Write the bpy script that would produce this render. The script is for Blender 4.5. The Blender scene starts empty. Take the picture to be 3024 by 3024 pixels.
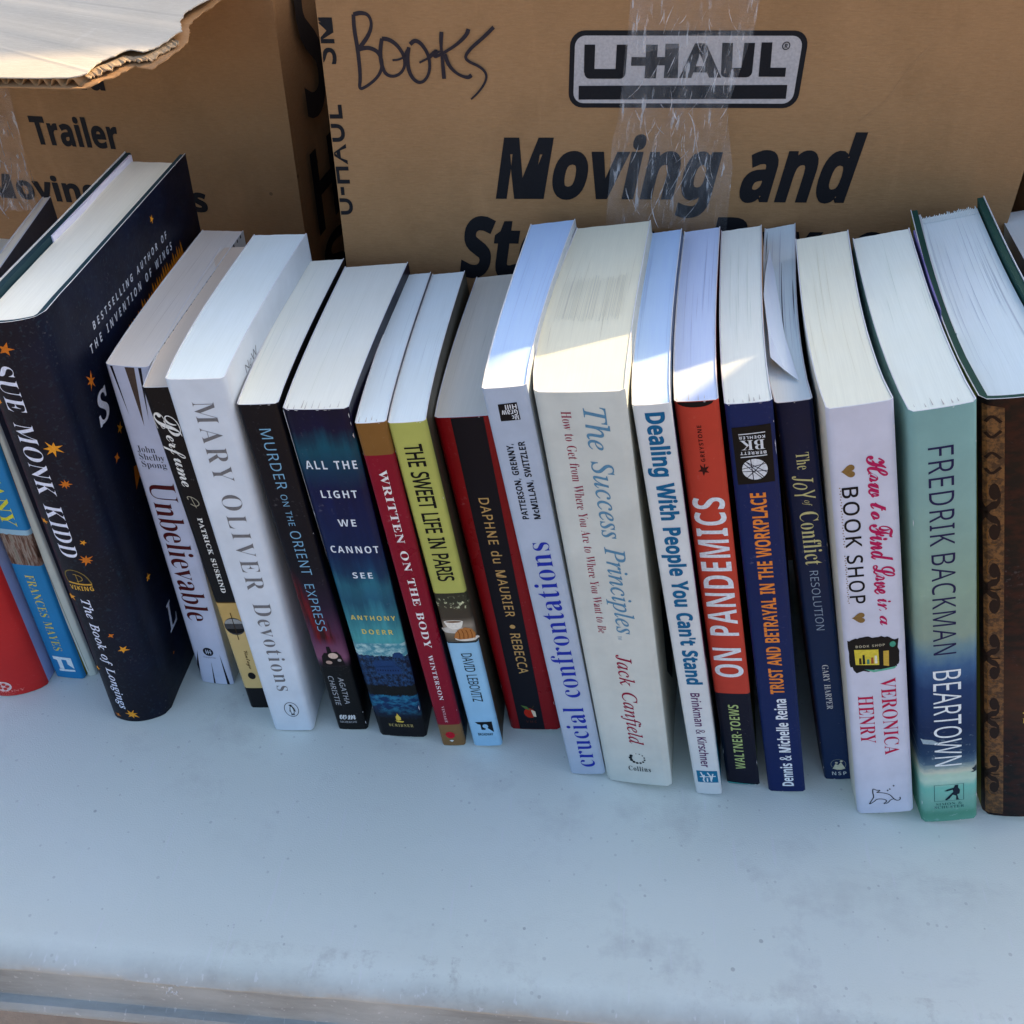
import bpy, bmesh, math, random
from mathutils import Vector, Matrix, noise
random.seed(7)
R=math.radians
scene=bpy.context.scene
COL=scene.collection
# ---------------------------------------------------------------- camera
PITCH,ROLL,CAMH=R(39.451),R(-0.470),0.4305
cam=bpy.data.cameras.new('camera'); cam.sensor_width=36; cam.lens=36*3014.47/3024
cam.clip_start=0.01; cam.clip_end=500
co=bpy.data.objects.new('camera',cam); COL.objects.link(co)
fw=Vector((0,math.cos(PITCH),-math.sin(PITCH))); rt=Vector((1,0,0)); up=rt.cross(fw)
rt2=rt*math.cos(ROLL)+up*math.sin(ROLL); up2=up*math.cos(ROLL)-rt*math.sin(ROLL)
m=Matrix((rt2,up2,-fw)).transposed().to_4x4(); m.translation=(0,0,CAMH); co.matrix_world=m
scene.camera=co
# ---------------------------------------------------------------- light
SUN_AZ,SUN_EL=R(47),R(28.1)
w=bpy.data.worlds.new('World'); scene.world=w; w.use_nodes=True
nt=w.node_tree; sky=nt.nodes.new('ShaderNodeTexSky'); sky.sky_type='NISHITA'; sky.sun_disc=False
sky.sun_elevation=SUN_EL; sky.sun_rotation=SUN_AZ; sky.air_density=0.75; sky.dust_density=4.0; sky.ozone_density=0.6
bg=nt.nodes['Background']; nt.links.new(sky.outputs[0],bg.inputs[0]); bg.inputs[1].default_value=0.15
sl=bpy.data.lights.new('sun','SUN'); sl.energy=3.4; sl.angle=R(0.5); sl.color=(1,.73,.42)
so=bpy.data.objects.new('sun',sl); COL.objects.link(so)
sdir=Vector((math.sin(SUN_AZ)*math.cos(SUN_EL),math.cos(SUN_AZ)*math.cos(SUN_EL),math.sin(SUN_EL)))
so.rotation_euler=sdir.to_track_quat('Z','Y').to_euler(); so.location=sdir*3
vs=scene.view_settings; vs.view_transform='Standard'; vs.look='None'; vs.exposure=1.55; vs.gamma=1; vs.use_curve_mapping=False
scene.cycles.max_bounces=8; scene.cycles.transparent_max_bounces=16
scene.cycles.sample_clamp_indirect=6
# ---------------------------------------------------------------- colour and material helpers
def lin(c): c/=255; return c/12.92 if c<=.04045 else ((c+.055)/1.055)**2.4
def ob(r,g,b):   # surface colour from the colour seen in open shade (light there is dim and bluish)
    return tuple(min(.86,max(.003,lin(v)/k-.010)) for v,k in zip((r,g,b),(1.0,1.0,1.10)))
def tint(c,f): return tuple(min(.9,v*f) for v in c)
class NT:
    def __init__(s,name,rough=.5,spec=.4,coat=0):
        s.m=bpy.data.materials.new(name); s.m.use_nodes=True; s.t=s.m.node_tree; s.b=s.t.nodes['Principled BSDF']
        s.b.inputs['Roughness'].default_value=rough; s.b.inputs['Specular IOR Level'].default_value=spec; s.b.inputs['Coat Weight'].default_value=coat
        s.b.inputs['Coat Roughness'].default_value=.15
    def n(s,t,**k):
        x=s.t.nodes.new('ShaderNode'+t)
        for a,v in k.items(): setattr(x,a,v)
        return x
    def l(s,a,b): s.t.links.new(a,b)
    def val(s,sock,v):
        if hasattr(v,'is_linked') or hasattr(v,'links'): s.l(v,sock)
        else: sock.default_value=v
    def math(s,op,a,b=0.,clamp=False):
        x=s.n('Math',operation=op,use_clamp=clamp); s.val(x.inputs[0],a); s.val(x.inputs[1],b); return x.outputs[0]
    def mix(s,f,a,b,blend='MIX'):
        x=s.n('Mix',data_type='RGBA',blend_type=blend); s.val(x.inputs[0],f)
        for i,v in ((6,a),(7,b)):
            if isinstance(v,tuple): x.inputs[i].default_value=(*v[:3],1)
            else: s.l(v,x.inputs[i])
        return x.outputs[2]
    def ramp(s,f,stops,interp='LINEAR'):
        x=s.n('ValToRGB'); r=x.color_ramp; r.interpolation=interp; s.l(f,x.inputs[0])
        while len(r.elements)<len(stops): r.elements.new(1)
        for e,(p,c) in zip(r.elements,stops): e.position=p; e.color=(*c,1) if isinstance(c,tuple) else (c,c,c,1)
        return x.outputs[0]
    def coord(s,kind='Object',scale=(1,1,1),loc=(0,0,0),rot=(0,0,0)):
        tc=s.n('TexCoord'); mp=s.n('Mapping'); s.l(tc.outputs[kind],mp.inputs[0]); mp.inputs['Scale'].default_value=scale; mp.inputs['Location'].default_value=loc; mp.inputs['Rotation'].default_value=rot
        return mp.outputs[0]
    def noise(s,vec,scale=5.,detail=3.,rough=.5):
        x=s.n('TexNoise'); s.l(vec,x.inputs['Vector']); x.inputs['Scale'].default_value=scale; x.inputs['Detail'].default_value=detail; x.inputs['Roughness'].default_value=rough; return x.outputs[0]
    def bump(s,h,strength=.2,dist=.001,prev=None):
        x=s.n('Bump'); x.inputs['Strength'].default_value=strength; x.inputs['Distance'].default_value=dist; s.l(h,x.inputs['Height'])
        if prev: s.l(prev,x.inputs['Normal'])
        s.l(x.outputs[0],s.b.inputs['Normal']); return x.outputs[0]
    def base(s,c):
        if isinstance(c,tuple): s.b.inputs['Base Color'].default_value=(*c[:3],1)
        else: s.l(c,s.b.inputs['Base Color'])
_mc={}
def ink(c,rough=.5,metal=0.):
    k=('ink',tuple(round(v,3) for v in c),rough,metal)
    if k not in _mc:
        x=NT('printed_ink',rough,.15); v=x.coord('Object',(1,1,1)); nz=x.noise(v,900,2)
        x.base(x.mix(x.ramp(nz,[(.3,0.),(.7,1.)]),tint(c,.88),tint(c,1.1))); x.b.inputs['Metallic'].default_value=metal; _mc[k]=x.m
    return _mc[k]
def paper_mat(c,streak=1.,glue=None):
    k=('paper',c,streak)
    if k in _mc: return _mc[k]
    x=NT('page_edges',.85,.2)
    v=x.coord('Object',(1,.018,.03)); a=x.noise(v,2600*streak,2); v2=x.coord('Object',(1,.05,.05)); b=x.noise(v2,420*streak,3); v3=x.coord('Object'); c3=x.noise(v3,28,3)
    f=x.math('ADD',x.math('MULTIPLY',a,.7),x.math('MULTIPLY',b,.3))
    col=x.mix(x.ramp(f,[(.34,0.),(.62,1.)]),tint(c,.955),tint(c,1.02))
    col=x.mix(x.ramp(c3,[(.35,0.),(.75,1.)]),col,x.mix(.5,col,(c[0]*.97,c[1]*.94,c[2]*.88)))
    x.base(col); x.bump(f,.12,.0003); _mc[k]=x.m; return x.m
def core_mat():
    if 'core' not in _mc:
        x=NT('worn_cover_edge',.8,.2); v=x.coord('Object'); x.base(x.mix(x.noise(v,160,3),(.62,.62,.6),(.82,.82,.8))); _mc['core']=x.m
    return _mc['core']
def stops_at(x,stops,soft=False):
    uv=x.n('UVMap'); sp=x.n('SeparateXYZ'); x.l(uv.outputs[0],sp.inputs[0]); return uv.outputs[0],sp.outputs[0],sp.outputs[1]
def cover_mat(name,bands,right=None,left=None,soft=False,rough=.38,coat=.12,art=None,vstripes=None,sheen=None,rightstops=None):
    """UV: u -1..0 back cover, 0..1 spine, 1..2 front cover; v 0 top, 1 bottom. bands: [(t,colour)]"""
    x=NT(name,rough+.06,.16,coat*.15); uv,u,v=stops_at(x,None)
    if len(bands)==1: col=bands[0][1]
    else: col=x.ramp(v,bands,'LINEAR' if soft else 'CONSTANT')
    if vstripes:
        for a,b,c in vstripes:
            f=x.math('MULTIPLY',x.math('GREATER_THAN',u,a),x.math('LESS_THAN',u,b)); col=x.mix(f,col,c)
    if art: col=art(x,uv,u,v,col)
    if right is not None or rightstops:
        rc=right if right is not None else x.ramp(v,rightstops)
        if rightstops and right is None:
            nz=x.noise(uv,7,5,.7); rc=x.mix(x.ramp(nz,[(.35,0.),(.65,1.)]),x.mix(.7,rc,(.02,.012,.008)),rc)
        col=x.mix(x.math('GREATER_THAN',u,1.012),col,rc)
    if left is not None: col=x.mix(x.math('LESS_THAN',u,-.012),col,left)
    # handling wear: fine rubbing and slight unevenness of the sheet
    o=x.coord('Object'); n1=x.noise(o,55,4,.6); n2=x.noise(o,700,2)
    col=x.mix(1.,col,x.ramp(n1,[(.30,(.90,.90,.90)),(.7,(1.04,1.04,1.04))]),'MULTIPLY')
    col=x.mix(x.math('MULTIPLY',x.ramp(n2,[(.62,0.),(.78,.10)]),x.ramp(n1,[(.5,0.),(.7,1.)])),col,(.7,.7,.7))
    x.base(col); x.l(x.ramp(n1,[(.3,rough-.06),(.7,rough+.12)]),x.b.inputs['Roughness'])
    x.bump(x.math('ADD',x.math('MULTIPLY',n1,.6),x.math('MULTIPLY',n2,.12)),.2,.0014)
    return x.m
# ---------------------------------------------------------------- object helpers
def link(o,parent=None):
    COL.objects.link(o)
    if parent is not None: o.parent=parent
    return o
def mesh_obj(name,verts,faces,mats,parent=None,smooth=False,fm=None):
    me=bpy.data.meshes.new(name); me.from_pydata([tuple(v) for v in verts],[],faces)
    for mt in (mats if isinstance(mats,(list,tuple)) else [mats]): me.materials.append(mt)
    if fm: me.polygons.foreach_set('material_index',fm)
    if smooth: me.polygons.foreach_set('use_smooth',[True]*len(me.polygons))
    me.update(); return link(bpy.data.objects.new(name,me),parent)
def bm_obj(name,bm,mats,parent=None,smooth=False):
    bmesh.ops.recalc_face_normals(bm,faces=bm.faces[:])
    me=bpy.data.meshes.new(name); bm.to_mesh(me); bm.free()
    for mt in (mats if isinstance(mats,(list,tuple)) else [mats]): me.materials.append(mt)
    if smooth: me.polygons.foreach_set('use_smooth',[True]*len(me.polygons))
    return link(bpy.data.objects.new(name,me),parent)
def thing(name,label,cat,mat=None,group=None):
    o=bpy.data.objects.new(name,None); o.empty_display_size=.02; COL.objects.link(o)
    if mat is not None: o.matrix_world=mat
    o['label']=label; o['category']=cat
    if group: o['group']=group
    return o
def box_bm(x0,x1,y0,y1,z0,z1,bev=0.,seg=2):
    bm=bmesh.new(); bmesh.ops.create_cube(bm,size=1)
    for v in bm.verts: v.co=Vector((x0+(v.co.x+.5)*(x1-x0),y0+(v.co.y+.5)*(y1-y0),z0+(v.co.z+.5)*(z1-z0)))
    if bev: bmesh.ops.bevel(bm,geom=bm.edges[:],offset=bev,segments=seg,affect='EDGES',profile=.5)
    return bm
# ---------------------------------------------------------------- lettering: outline data, filled and laid on the surfaces
GLY={
'SR':{
'&':[492,[187,-7,139,-2,111,7,87,20,59,46,41,82,36,110,36,138,40,161,51,191,63,208,87,231,139,266,104,311,88,340,81,373,85,416,94,436,114,459,142,476,165,483,190,486,230,485,263,476,281,466,303,445,313,427,318,407,320,373,314,344,305,327,286,304,262,283,224,258,354,133,380,174,401,240,461,240,445,188,430,151,415,125,392,95,490,0,410,0,352,56,310,25,271,7,226,-4],[188,293,222,315,245,336,258,358,262,377,260,400,246,423,227,435,202,439,177,435,156,424,143,406,139,389,140,365,148,343],[189,46,219,48,255,56,284,71,314,93,175,229,142,207,118,185,103,160,97,127,101,101,111,80,136,58,160,49]],
"'":[151,[57,306,44,480,107,480,94,306]],
',':[180,[28,-87,61,78,124,78,127,74,129,71,115,23,71,-87]],
'-':[216,[27,154,27,206,189,206,189,154]],
'.':[180,[89,-9,70,-5,58,4,51,15,48,36,50,53,58,68,70,77,89,81,109,77,122,68,130,53,132,36,130,20,122,4,109,-5]],
'A':[429,[0,0,187,482,208,482,242,482,428,0,366,0,308,148,118,148,61,0],[138,202,290,202,221,396,214,419,194,350]],
'B':[437,[65,0,65,480,202,480,263,476,297,469,326,459,358,437,373,417,381,391,384,350,378,322,366,298,348,278,323,263,293,253,335,240,359,227,378,209,392,185,400,146,397,106,389,79,366,45,344,27,318,14,270,2],[126,275,243,277,276,283,293,291,309,306,318,327,321,363,315,388,306,401,294,411,258,424,220,428,126,428],[126,51,238,51,276,57,296,65,317,82,332,113,335,150,329,175,310,202,294,212,274,219,234,225,126,225]],
'C':[424,[261,-7,210,-2,165,10,127,31,106,50,87,71,65,109,51,154,42,204,43,276,56,340,75,382,110,428,146,455,173,469,219,482,271,486,326,482,359,475,404,458,379,407,337,423,302,431,252,432,217,426,187,413,161,394,139,368,122,337,111,302,105,262,107,197,121,143,146,98,169,76,198,59,250,47,315,49,385,65,385,13,329,-2]],
'D':[490,[65,0,65,480,231,479,296,469,338,453,375,429,404,398,420,374,438,331,445,299,449,263,448,215,440,162,433,138,412,96,399,78,383,61,347,35,326,24,280,9,228,1],[126,52,236,55,276,64,309,79,337,99,358,126,373,159,382,198,385,266,374,326,359,358,338,383,297,410,264,422,225,427,126,428]],
'E':[373,[65,0,65,480,333,480,333,426,126,426,126,277,321,277,321,224,126,224,126,53,333,53,333,0]],
'F':[349,[65,0,65,480,333,480,333,426,126,426,126,257,320,257,320,203,126,203,126,0]],
'G':[489,[271,-7,202,1,158,16,133,31,110,49,75,95,51,153,41,221,45,293,58,341,78,383,96,408,118,429,155,456,200,474,252,484,319,485,375,477,433,458,410,406,352,425,303,433,245,430,210,420,178,404,152,381,131,353,116,320,107,282,104,226,109,186,123,139,139,108,162,84,191,64,226,52,254,47,300,46,338,49,379,57,379,199,273,199,273,253,439,253,439,18,361,-1]],
'H':[498,[65,0,65,480,126,480,126,277,371,277,371,480,432,480,432,0,371,0,371,224,126,224,126,0]],
'I':[228,[27,0,27,35,83,48,83,191,83,431,27,445,27,480,200,480,200,445,144,431,144,287,144,48,200,35,200,0]],
'J':[183,[-3,-128,-28,-126,-52,-119,-52,-68,-23,-73,4,-74,28,-68,42,-59,56,-35,62,-5,62,480,122,480,120,-25,109,-65,96,-86,79,-102,59,-115,37,-123]],
'K':[416,[65,0,65,480,126,480,126,243,338,480,408,480,218,271,416,0,345,0,175,229,126,186,126,0]],
'L':[352,[65,0,65,480,126,480,126,54,335,54,335,0]],
'M':[609,[65,0,65,480,154,480,303,87,455,480,544,480,544,0,484,0,486,364,489,420,486,420,326,0,277,0,119,420,116,420,121,310,121,0]],
'N':[510,[65,0,65,480,135,480,392,83,389,480,417,480,445,480,445,0,375,0,118,398,116,398,121,286,121,0]],
'O':[525,[263,-7,210,-2,165,11,127,32,96,61,72,97,55,140,44,188,41,241,44,294,55,341,72,383,96,419,127,448,165,470,210,483,263,487,314,483,358,470,396,448,427,420,452,384,469,341,480,294,484,240,480,187,469,139,452,97,427,61,396,32,358,11,314,-2],[263,46,301,49,333,59,361,75,382,98,399,126,410,159,417,198,420,240,417,283,410,321,399,354,382,382,361,405,334,421,301,431,263,434,225,431,193,421,165,405,143,382,126,354,114,321,107,283,105,240,107,198,114,159,126,126,143,98,165,75,192,59,225,49]],
'P':[406,[65,0,65,480,236,477,273,470,318,451,348,422,361,398,369,370,371,319,365,291,354,264,338,240,323,226,294,208,272,199,215,188,126,187,126,0],[126,238,220,242,257,251,284,267,301,290,308,311,309,347,302,376,293,392,280,405,253,419,202,427,126,428]],
'R':[418,[65,0,65,480,219,479,258,475,305,460,339,437,355,415,366,390,371,360,370,316,361,286,346,262,327,243,300,225,276,215,408,0,337,0,221,198,185,198,126,198,126,0],[126,249,225,251,258,258,276,267,294,285,306,310,309,352,303,381,294,396,281,407,245,422,208,427,126,427]],
'S':[369,[166,-7,91,-1,34,16,34,74,86,57,131,48,182,46,225,54,249,66,270,91,276,114,273,149,261,170,238,189,122,240,99,253,72,276,58,294,48,314,42,338,41,373,51,415,65,436,83,454,105,468,132,478,161,484,193,486,258,481,326,459,307,408,260,424,223,431,181,433,144,426,124,414,107,392,101,363,107,332,117,315,139,297,254,246,285,229,303,214,322,191,331,170,336,146,336,113,326,72,311,48,291,29,266,13,236,2,203,-4]],
'T':[373,[156,0,156,426,7,426,7,480,366,480,366,426,217,426,217,0]],
'U':[491,[243,-7,182,0,133,21,96,55,72,98,63,133,60,171,60,480,121,480,121,154,129,117,138,96,152,78,170,64,204,50,262,46,303,54,324,65,348,89,363,120,368,143,370,480,430,480,430,169,422,111,410,80,398,61,384,44,358,23,326,6,301,-1]],
'V':[403,[171,0,0,480,63,480,179,150,201,67,207,91,227,158,339,480,403,480,232,0]],
'W':[625,[135,0,8,480,71,480,151,164,169,73,190,175,279,480,341,480,434,173,455,73,465,127,553,480,616,480,488,0,427,0,334,314,310,409,293,335,196,0]],
'X':[394,[3,0,162,250,13,480,80,480,197,291,316,480,379,480,231,251,391,0,322,0,195,208,66,0]],
'Y':[380,[160,0,160,183,0,480,66,480,190,244,253,362,315,480,380,480,220,186,220,0]],
'Z':[384,[26,0,26,46,278,426,34,426,34,480,351,480,351,434,99,54,358,54,358,0]],
'a':[377,[144,-7,110,-3,90,3,63,19,49,34,39,52,31,87,32,113,37,137,47,158,63,175,84,190,111,201,162,212,265,217,262,268,254,290,245,301,214,316,190,318,156,315,89,291,80,313,71,335,103,350,159,364,224,364,262,355,291,337,310,311,318,288,322,245,322,0,279,0,268,51,265,51,235,20,209,4,185,-3],[158,41,190,45,218,55,241,73,256,98,263,131,264,176,211,174,166,170,133,161,112,148,96,123,92,92,102,63,126,46]],
'c':[322,[201,-7,156,-2,117,13,91,30,64,63,49,95,40,133,37,194,42,238,54,275,78,314,110,342,149,359,182,365,226,366,265,360,300,347,282,298,265,304,209,315,179,313,158,306,140,296,125,281,113,262,105,238,98,179,102,134,118,88,138,64,166,49,201,44,247,49,294,65,294,13,249,-3]],
'd':[413,[185,-7,138,0,111,12,77,40,60,66,47,98,38,157,39,223,47,261,60,293,78,319,100,340,125,355,169,366,223,363,260,347,297,314,301,314,297,355,297,510,356,510,356,0,308,0,300,48,297,48,272,22,247,6,223,-3],[194,42,232,47,261,60,280,82,294,125,297,195,289,250,281,272,269,290,244,309,221,315,193,318,171,315,152,308,135,296,122,280,107,248,101,222,98,194,100,148,104,121,116,87,135,62,152,51,171,45]],
'e':[379,[210,-7,151,1,110,20,78,48,54,87,40,135,37,192,45,245,52,268,68,299,96,331,122,349,141,358,162,363,196,367,249,359,284,341,317,307,338,261,345,204,345,169,98,169,103,127,116,93,137,68,165,52,200,44,245,45,287,54,328,69,328,17,274,-1],[99,216,283,216,280,247,271,274,256,296,234,311,216,317,185,318,166,315,142,303,129,291,113,268,106,249]],
'i':[173,[87,420,71,423,60,432,55,441,52,457,54,470,60,483,71,491,87,495,103,491,114,483,120,470,122,457,119,441,114,432,103,423],[57,0,57,360,116,360,116,0]],
'l':[173,[57,0,57,510,116,510,116,0]],
'm':[628,[57,0,57,360,105,360,113,311,117,311,137,336,162,353,192,363,223,367,262,363,293,352,317,333,333,306,336,306,352,327,371,344,394,355,426,365,467,366,493,362,516,354,543,335,562,307,569,281,573,251,574,0,515,0,515,232,511,269,505,284,487,305,474,312,442,317,407,313,388,305,367,287,353,260,345,213,345,0,286,0,286,232,281,269,276,284,257,305,245,312,212,317,187,315,166,309,150,298,132,275,121,242,117,202,116,0]],
'n':[415,[57,0,57,360,105,360,113,311,117,311,132,330,151,345,197,363,246,366,274,362,299,354,328,335,348,307,356,281,361,234,361,0,302,0,302,230,297,268,291,283,271,305,241,316,222,317,194,315,171,309,153,298,134,275,122,242,117,202,116,0]],
'o':[406,[202,-7,168,-4,136,6,108,21,84,42,64,69,49,101,40,138,37,181,40,223,48,260,62,292,82,318,106,339,135,355,168,364,204,367,239,364,271,354,300,339,324,318,343,292,358,260,367,223,370,181,367,139,359,101,345,69,325,42,300,21,271,6,239,-4],[203,42,229,45,251,52,269,63,283,80,303,123,309,181,303,238,283,281,269,297,251,308,229,315,203,317,177,315,155,308,137,297,123,281,104,238,98,181,104,123,123,80,138,63,156,52,178,45]],
'r':[277,[57,0,57,360,105,360,112,294,115,294,147,334,182,358,216,366,267,363,260,308,221,313,188,307,158,290,134,262,122,234,116,201,116,0]],
's':[322,[148,-7,90,-2,35,16,35,70,72,55,110,45,149,41,188,45,209,52,227,68,234,88,231,110,220,126,200,140,99,184,64,206,48,223,39,239,35,257,35,282,44,312,55,328,72,342,115,360,169,367,231,360,284,343,264,296,197,316,165,318,133,315,110,307,95,293,91,275,94,258,102,247,119,234,222,190,263,165,279,147,286,132,291,113,291,87,282,53,270,35,253,20,231,8,207,0]],
't':[242,[167,-7,134,-3,109,6,89,21,73,43,65,66,62,94,62,314,11,314,11,343,62,366,86,443,121,443,121,360,173,360,225,360,225,314,121,314,122,91,133,62,155,46,184,42,228,49,228,4,201,-4]],
'u':[415,[184,-7,140,-2,104,11,78,33,61,65,55,92,53,124,53,360,113,360,114,108,124,76,144,54,174,44,207,43,232,47,262,61,276,76,290,105,297,143,299,173,299,360,358,360,358,0,310,0,301,48,298,48,283,29,257,10,226,-2]],
},
'SB':{
'A':[463,[0,0,169,482,216,482,293,482,463,0,354,0,319,114,297,114,144,114,109,0],[170,199,295,199,236,392,232,407]],
'B':[451,[60,0,60,480,210,480,275,476,327,464,366,445,384,427,397,403,403,374,401,329,389,296,374,276,354,262,330,253,363,240,383,228,401,205,411,180,416,148,413,108,397,69,380,47,356,28,329,14,279,2],[162,289,241,290,278,300,290,311,297,326,299,351,294,368,279,384,253,393,162,396],[162,84,249,85,275,91,287,98,300,111,308,129,310,156,306,173,292,192,266,205,237,209,162,209]],
'C':[428,[255,-7,203,-2,158,10,121,32,100,50,82,72,62,110,45,170,39,239,43,291,59,353,88,406,129,446,154,462,182,474,229,484,291,485,344,475,404,453,371,370,317,392,284,400,250,401,224,395,202,385,183,368,167,347,156,321,148,291,144,238,151,171,166,131,189,102,221,84,264,78,315,83,386,103,386,18,324,-1]],
'D':[497,[60,0,60,480,229,479,297,469,342,453,380,429,411,398,427,374,441,346,454,299,458,263,457,215,448,162,441,138,431,116,405,78,389,61,351,35,306,15,281,9,226,1],[162,84,240,86,270,94,295,106,316,123,332,146,343,173,350,205,352,261,344,311,333,338,318,359,287,382,262,391,232,396,162,396]],
'E':[376,[60,0,60,480,336,480,336,396,162,396,162,291,324,291,324,208,162,208,162,84,336,84,336,0]],
'F':[369,[60,0,60,480,335,480,335,396,161,396,161,273,323,273,323,189,161,189,161,0]],
'G':[486,[262,-7,188,2,147,18,129,29,97,56,71,92,62,112,47,158,40,211,41,277,55,342,84,397,115,430,153,456,198,474,251,484,318,485,374,476,432,457,398,375,362,390,319,400,278,401,238,394,204,376,177,350,157,315,148,285,144,251,146,205,153,164,164,138,184,110,204,94,229,83,258,78,297,79,333,85,333,185,242,185,242,269,433,269,433,21,344,-1]],
'H':[514,[60,0,60,480,162,480,162,291,186,291,352,291,352,480,453,480,453,0,352,0,352,207,162,207,162,0]],
'I':[261,[21,0,21,58,80,85,80,279,80,395,21,422,21,480,240,480,240,422,181,395,181,356,181,85,240,58,240,0]],
'K':[446,[60,0,60,480,162,480,162,260,197,310,332,480,445,480,277,267,446,0,330,0,205,202,162,171,162,0]],
'L':[379,[60,0,60,480,162,480,162,84,357,84,357,0]],
'M':[633,[60,0,60,480,199,480,312,113,435,480,573,480,573,0,478,0,481,335,483,375,480,375,357,0,263,0,148,376,145,376,151,242,151,0]],
'N':[546,[60,0,60,480,189,480,397,120,394,480,486,480,486,0,357,0,148,363,145,363,151,251,151,0]],
'O':[535,[267,-7,213,-2,166,11,126,32,95,61,70,97,53,140,42,188,39,241,42,294,53,342,70,384,95,420,126,448,166,470,213,483,268,487,323,483,369,470,408,448,440,420,465,384,482,341,492,294,496,240,492,187,482,139,465,97,440,61,408,32,369,11,322,-2],[267,79,298,81,323,89,344,103,361,122,373,146,382,173,389,240,382,308,373,336,361,359,344,378,323,392,298,400,268,402,238,400,212,392,191,378,175,359,162,336,153,308,146,240,153,173,162,146,175,122,191,103,212,89,238,81]],
'P':[422,[60,0,60,480,257,477,294,470,337,449,368,418,381,392,389,363,390,309,385,280,374,252,364,234,343,211,316,193,294,183,239,172,162,171,162,0],[162,254,216,255,257,267,275,281,282,293,289,326,288,343,277,369,257,386,227,395,162,396]],
'R':[443,[60,0,60,480,224,479,266,475,318,459,356,434,373,412,385,385,391,353,390,312,382,285,369,261,351,241,325,221,302,209,443,0,330,0,216,184,182,184,162,184,162,0],[162,267,229,269,247,273,267,283,280,298,287,318,288,341,283,362,271,378,245,391,216,395,162,396]],
'S':[370,[167,-7,95,1,31,22,31,117,120,84,156,78,192,78,219,85,235,99,243,118,242,141,233,158,223,168,109,228,68,262,54,282,43,306,37,334,37,366,42,394,53,419,80,450,104,466,131,477,163,484,199,486,262,480,341,453,308,373,236,397,182,401,165,396,147,385,138,368,136,353,139,336,153,317,268,255,312,220,329,196,338,175,342,151,342,117,337,89,325,63,308,41,285,22,257,8,225,-1]],
'T':[389,[144,0,144,395,13,395,13,480,375,480,375,395,245,395,245,0]],
'U':[508,[252,-7,187,0,134,21,95,55,70,98,60,133,57,171,57,480,158,480,159,172,162,147,172,117,189,97,222,82,267,79,297,85,314,93,332,112,340,129,348,161,349,480,451,480,451,169,448,133,438,100,423,70,409,52,384,29,352,11,327,2,299,-3]],
'V':[437,[163,0,0,480,103,480,195,187,218,89,221,105,243,194,334,480,437,480,273,0]],
'W':[649,[122,0,0,480,100,480,166,195,185,92,207,211,277,480,373,480,445,201,465,92,475,155,549,480,649,480,527,0,412,0,345,258,324,364,303,256,238,0]],
'X':[448,[0,0,159,247,10,480,122,480,226,307,327,480,437,480,286,242,448,0,332,0,220,181,109,0]],
'Y':[419,[159,0,159,183,0,480,110,480,210,282,260,381,310,480,419,480,260,187,260,0]],
'Z':[389,[16,0,16,66,246,396,22,396,22,480,367,480,367,414,137,84,373,84,373,0]],
'a':[406,[142,-7,118,-5,87,4,60,22,46,38,33,69,29,95,31,137,38,160,60,188,80,202,106,213,154,223,256,228,254,264,247,279,237,290,223,297,205,300,159,296,95,273,79,307,62,341,86,352,155,371,193,374,238,372,282,362,316,342,340,313,353,275,355,0,285,0,266,50,263,50,239,24,214,7,183,-3],[179,66,202,69,222,77,239,91,250,109,256,131,256,170,217,169,185,165,161,158,145,147,134,127,131,103,139,82,156,70]],
'b':[425,[254,-7,218,-3,196,4,174,19,152,40,146,40,129,0,52,0,52,510,152,510,152,371,148,319,152,319,170,340,186,354,221,369,272,373,312,361,336,346,357,325,373,299,385,266,393,228,394,161,385,101,373,69,356,42,323,12,284,-4],[226,75,240,76,259,86,275,103,283,119,292,160,290,222,279,259,259,283,232,293,206,292,191,287,170,269,157,239,152,195,155,148,165,111,178,91,198,79]],
'c':[345,[201,-7,145,0,114,11,87,28,64,51,48,80,37,116,30,181,33,228,48,280,73,319,107,348,149,366,184,372,237,372,276,366,324,349,295,271,251,287,220,292,192,291,176,286,152,265,137,230,134,208,133,169,137,134,144,116,158,95,177,81,193,76,218,75,253,79,284,90,313,106,313,21,265,0]],
'd':[425,[169,-7,126,0,101,12,69,41,52,68,40,101,31,160,33,227,40,265,52,298,69,325,90,346,114,361,156,373,207,370,243,354,264,336,277,320,280,320,273,372,273,510,373,510,373,0,296,0,277,48,273,48,250,22,227,5,196,-4],[203,73,231,77,252,87,266,104,277,138,279,195,273,239,258,271,240,285,202,292,173,285,155,270,146,256,134,218,133,156,139,125,146,108,167,84,180,77]],
'e':[397,[218,-7,154,1,111,19,75,48,49,87,34,136,31,165,32,212,42,265,52,288,71,317,86,333,113,352,133,361,167,370,203,373,239,371,286,356,324,330,351,292,365,245,368,183,368,158,132,158,136,129,151,98,170,81,194,71,223,68,273,72,309,81,347,97,347,19,290,0],[134,225,274,225,271,249,264,269,252,286,235,297,197,302,166,292,152,278,144,266]],
'f':[260,[69,0,69,291,13,291,13,340,69,367,69,416,77,452,93,478,122,500,153,510,188,514,233,512,268,505,290,498,277,462,265,425,225,434,195,433,178,422,170,403,169,367,255,367,255,291,169,291,169,0]],
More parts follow.
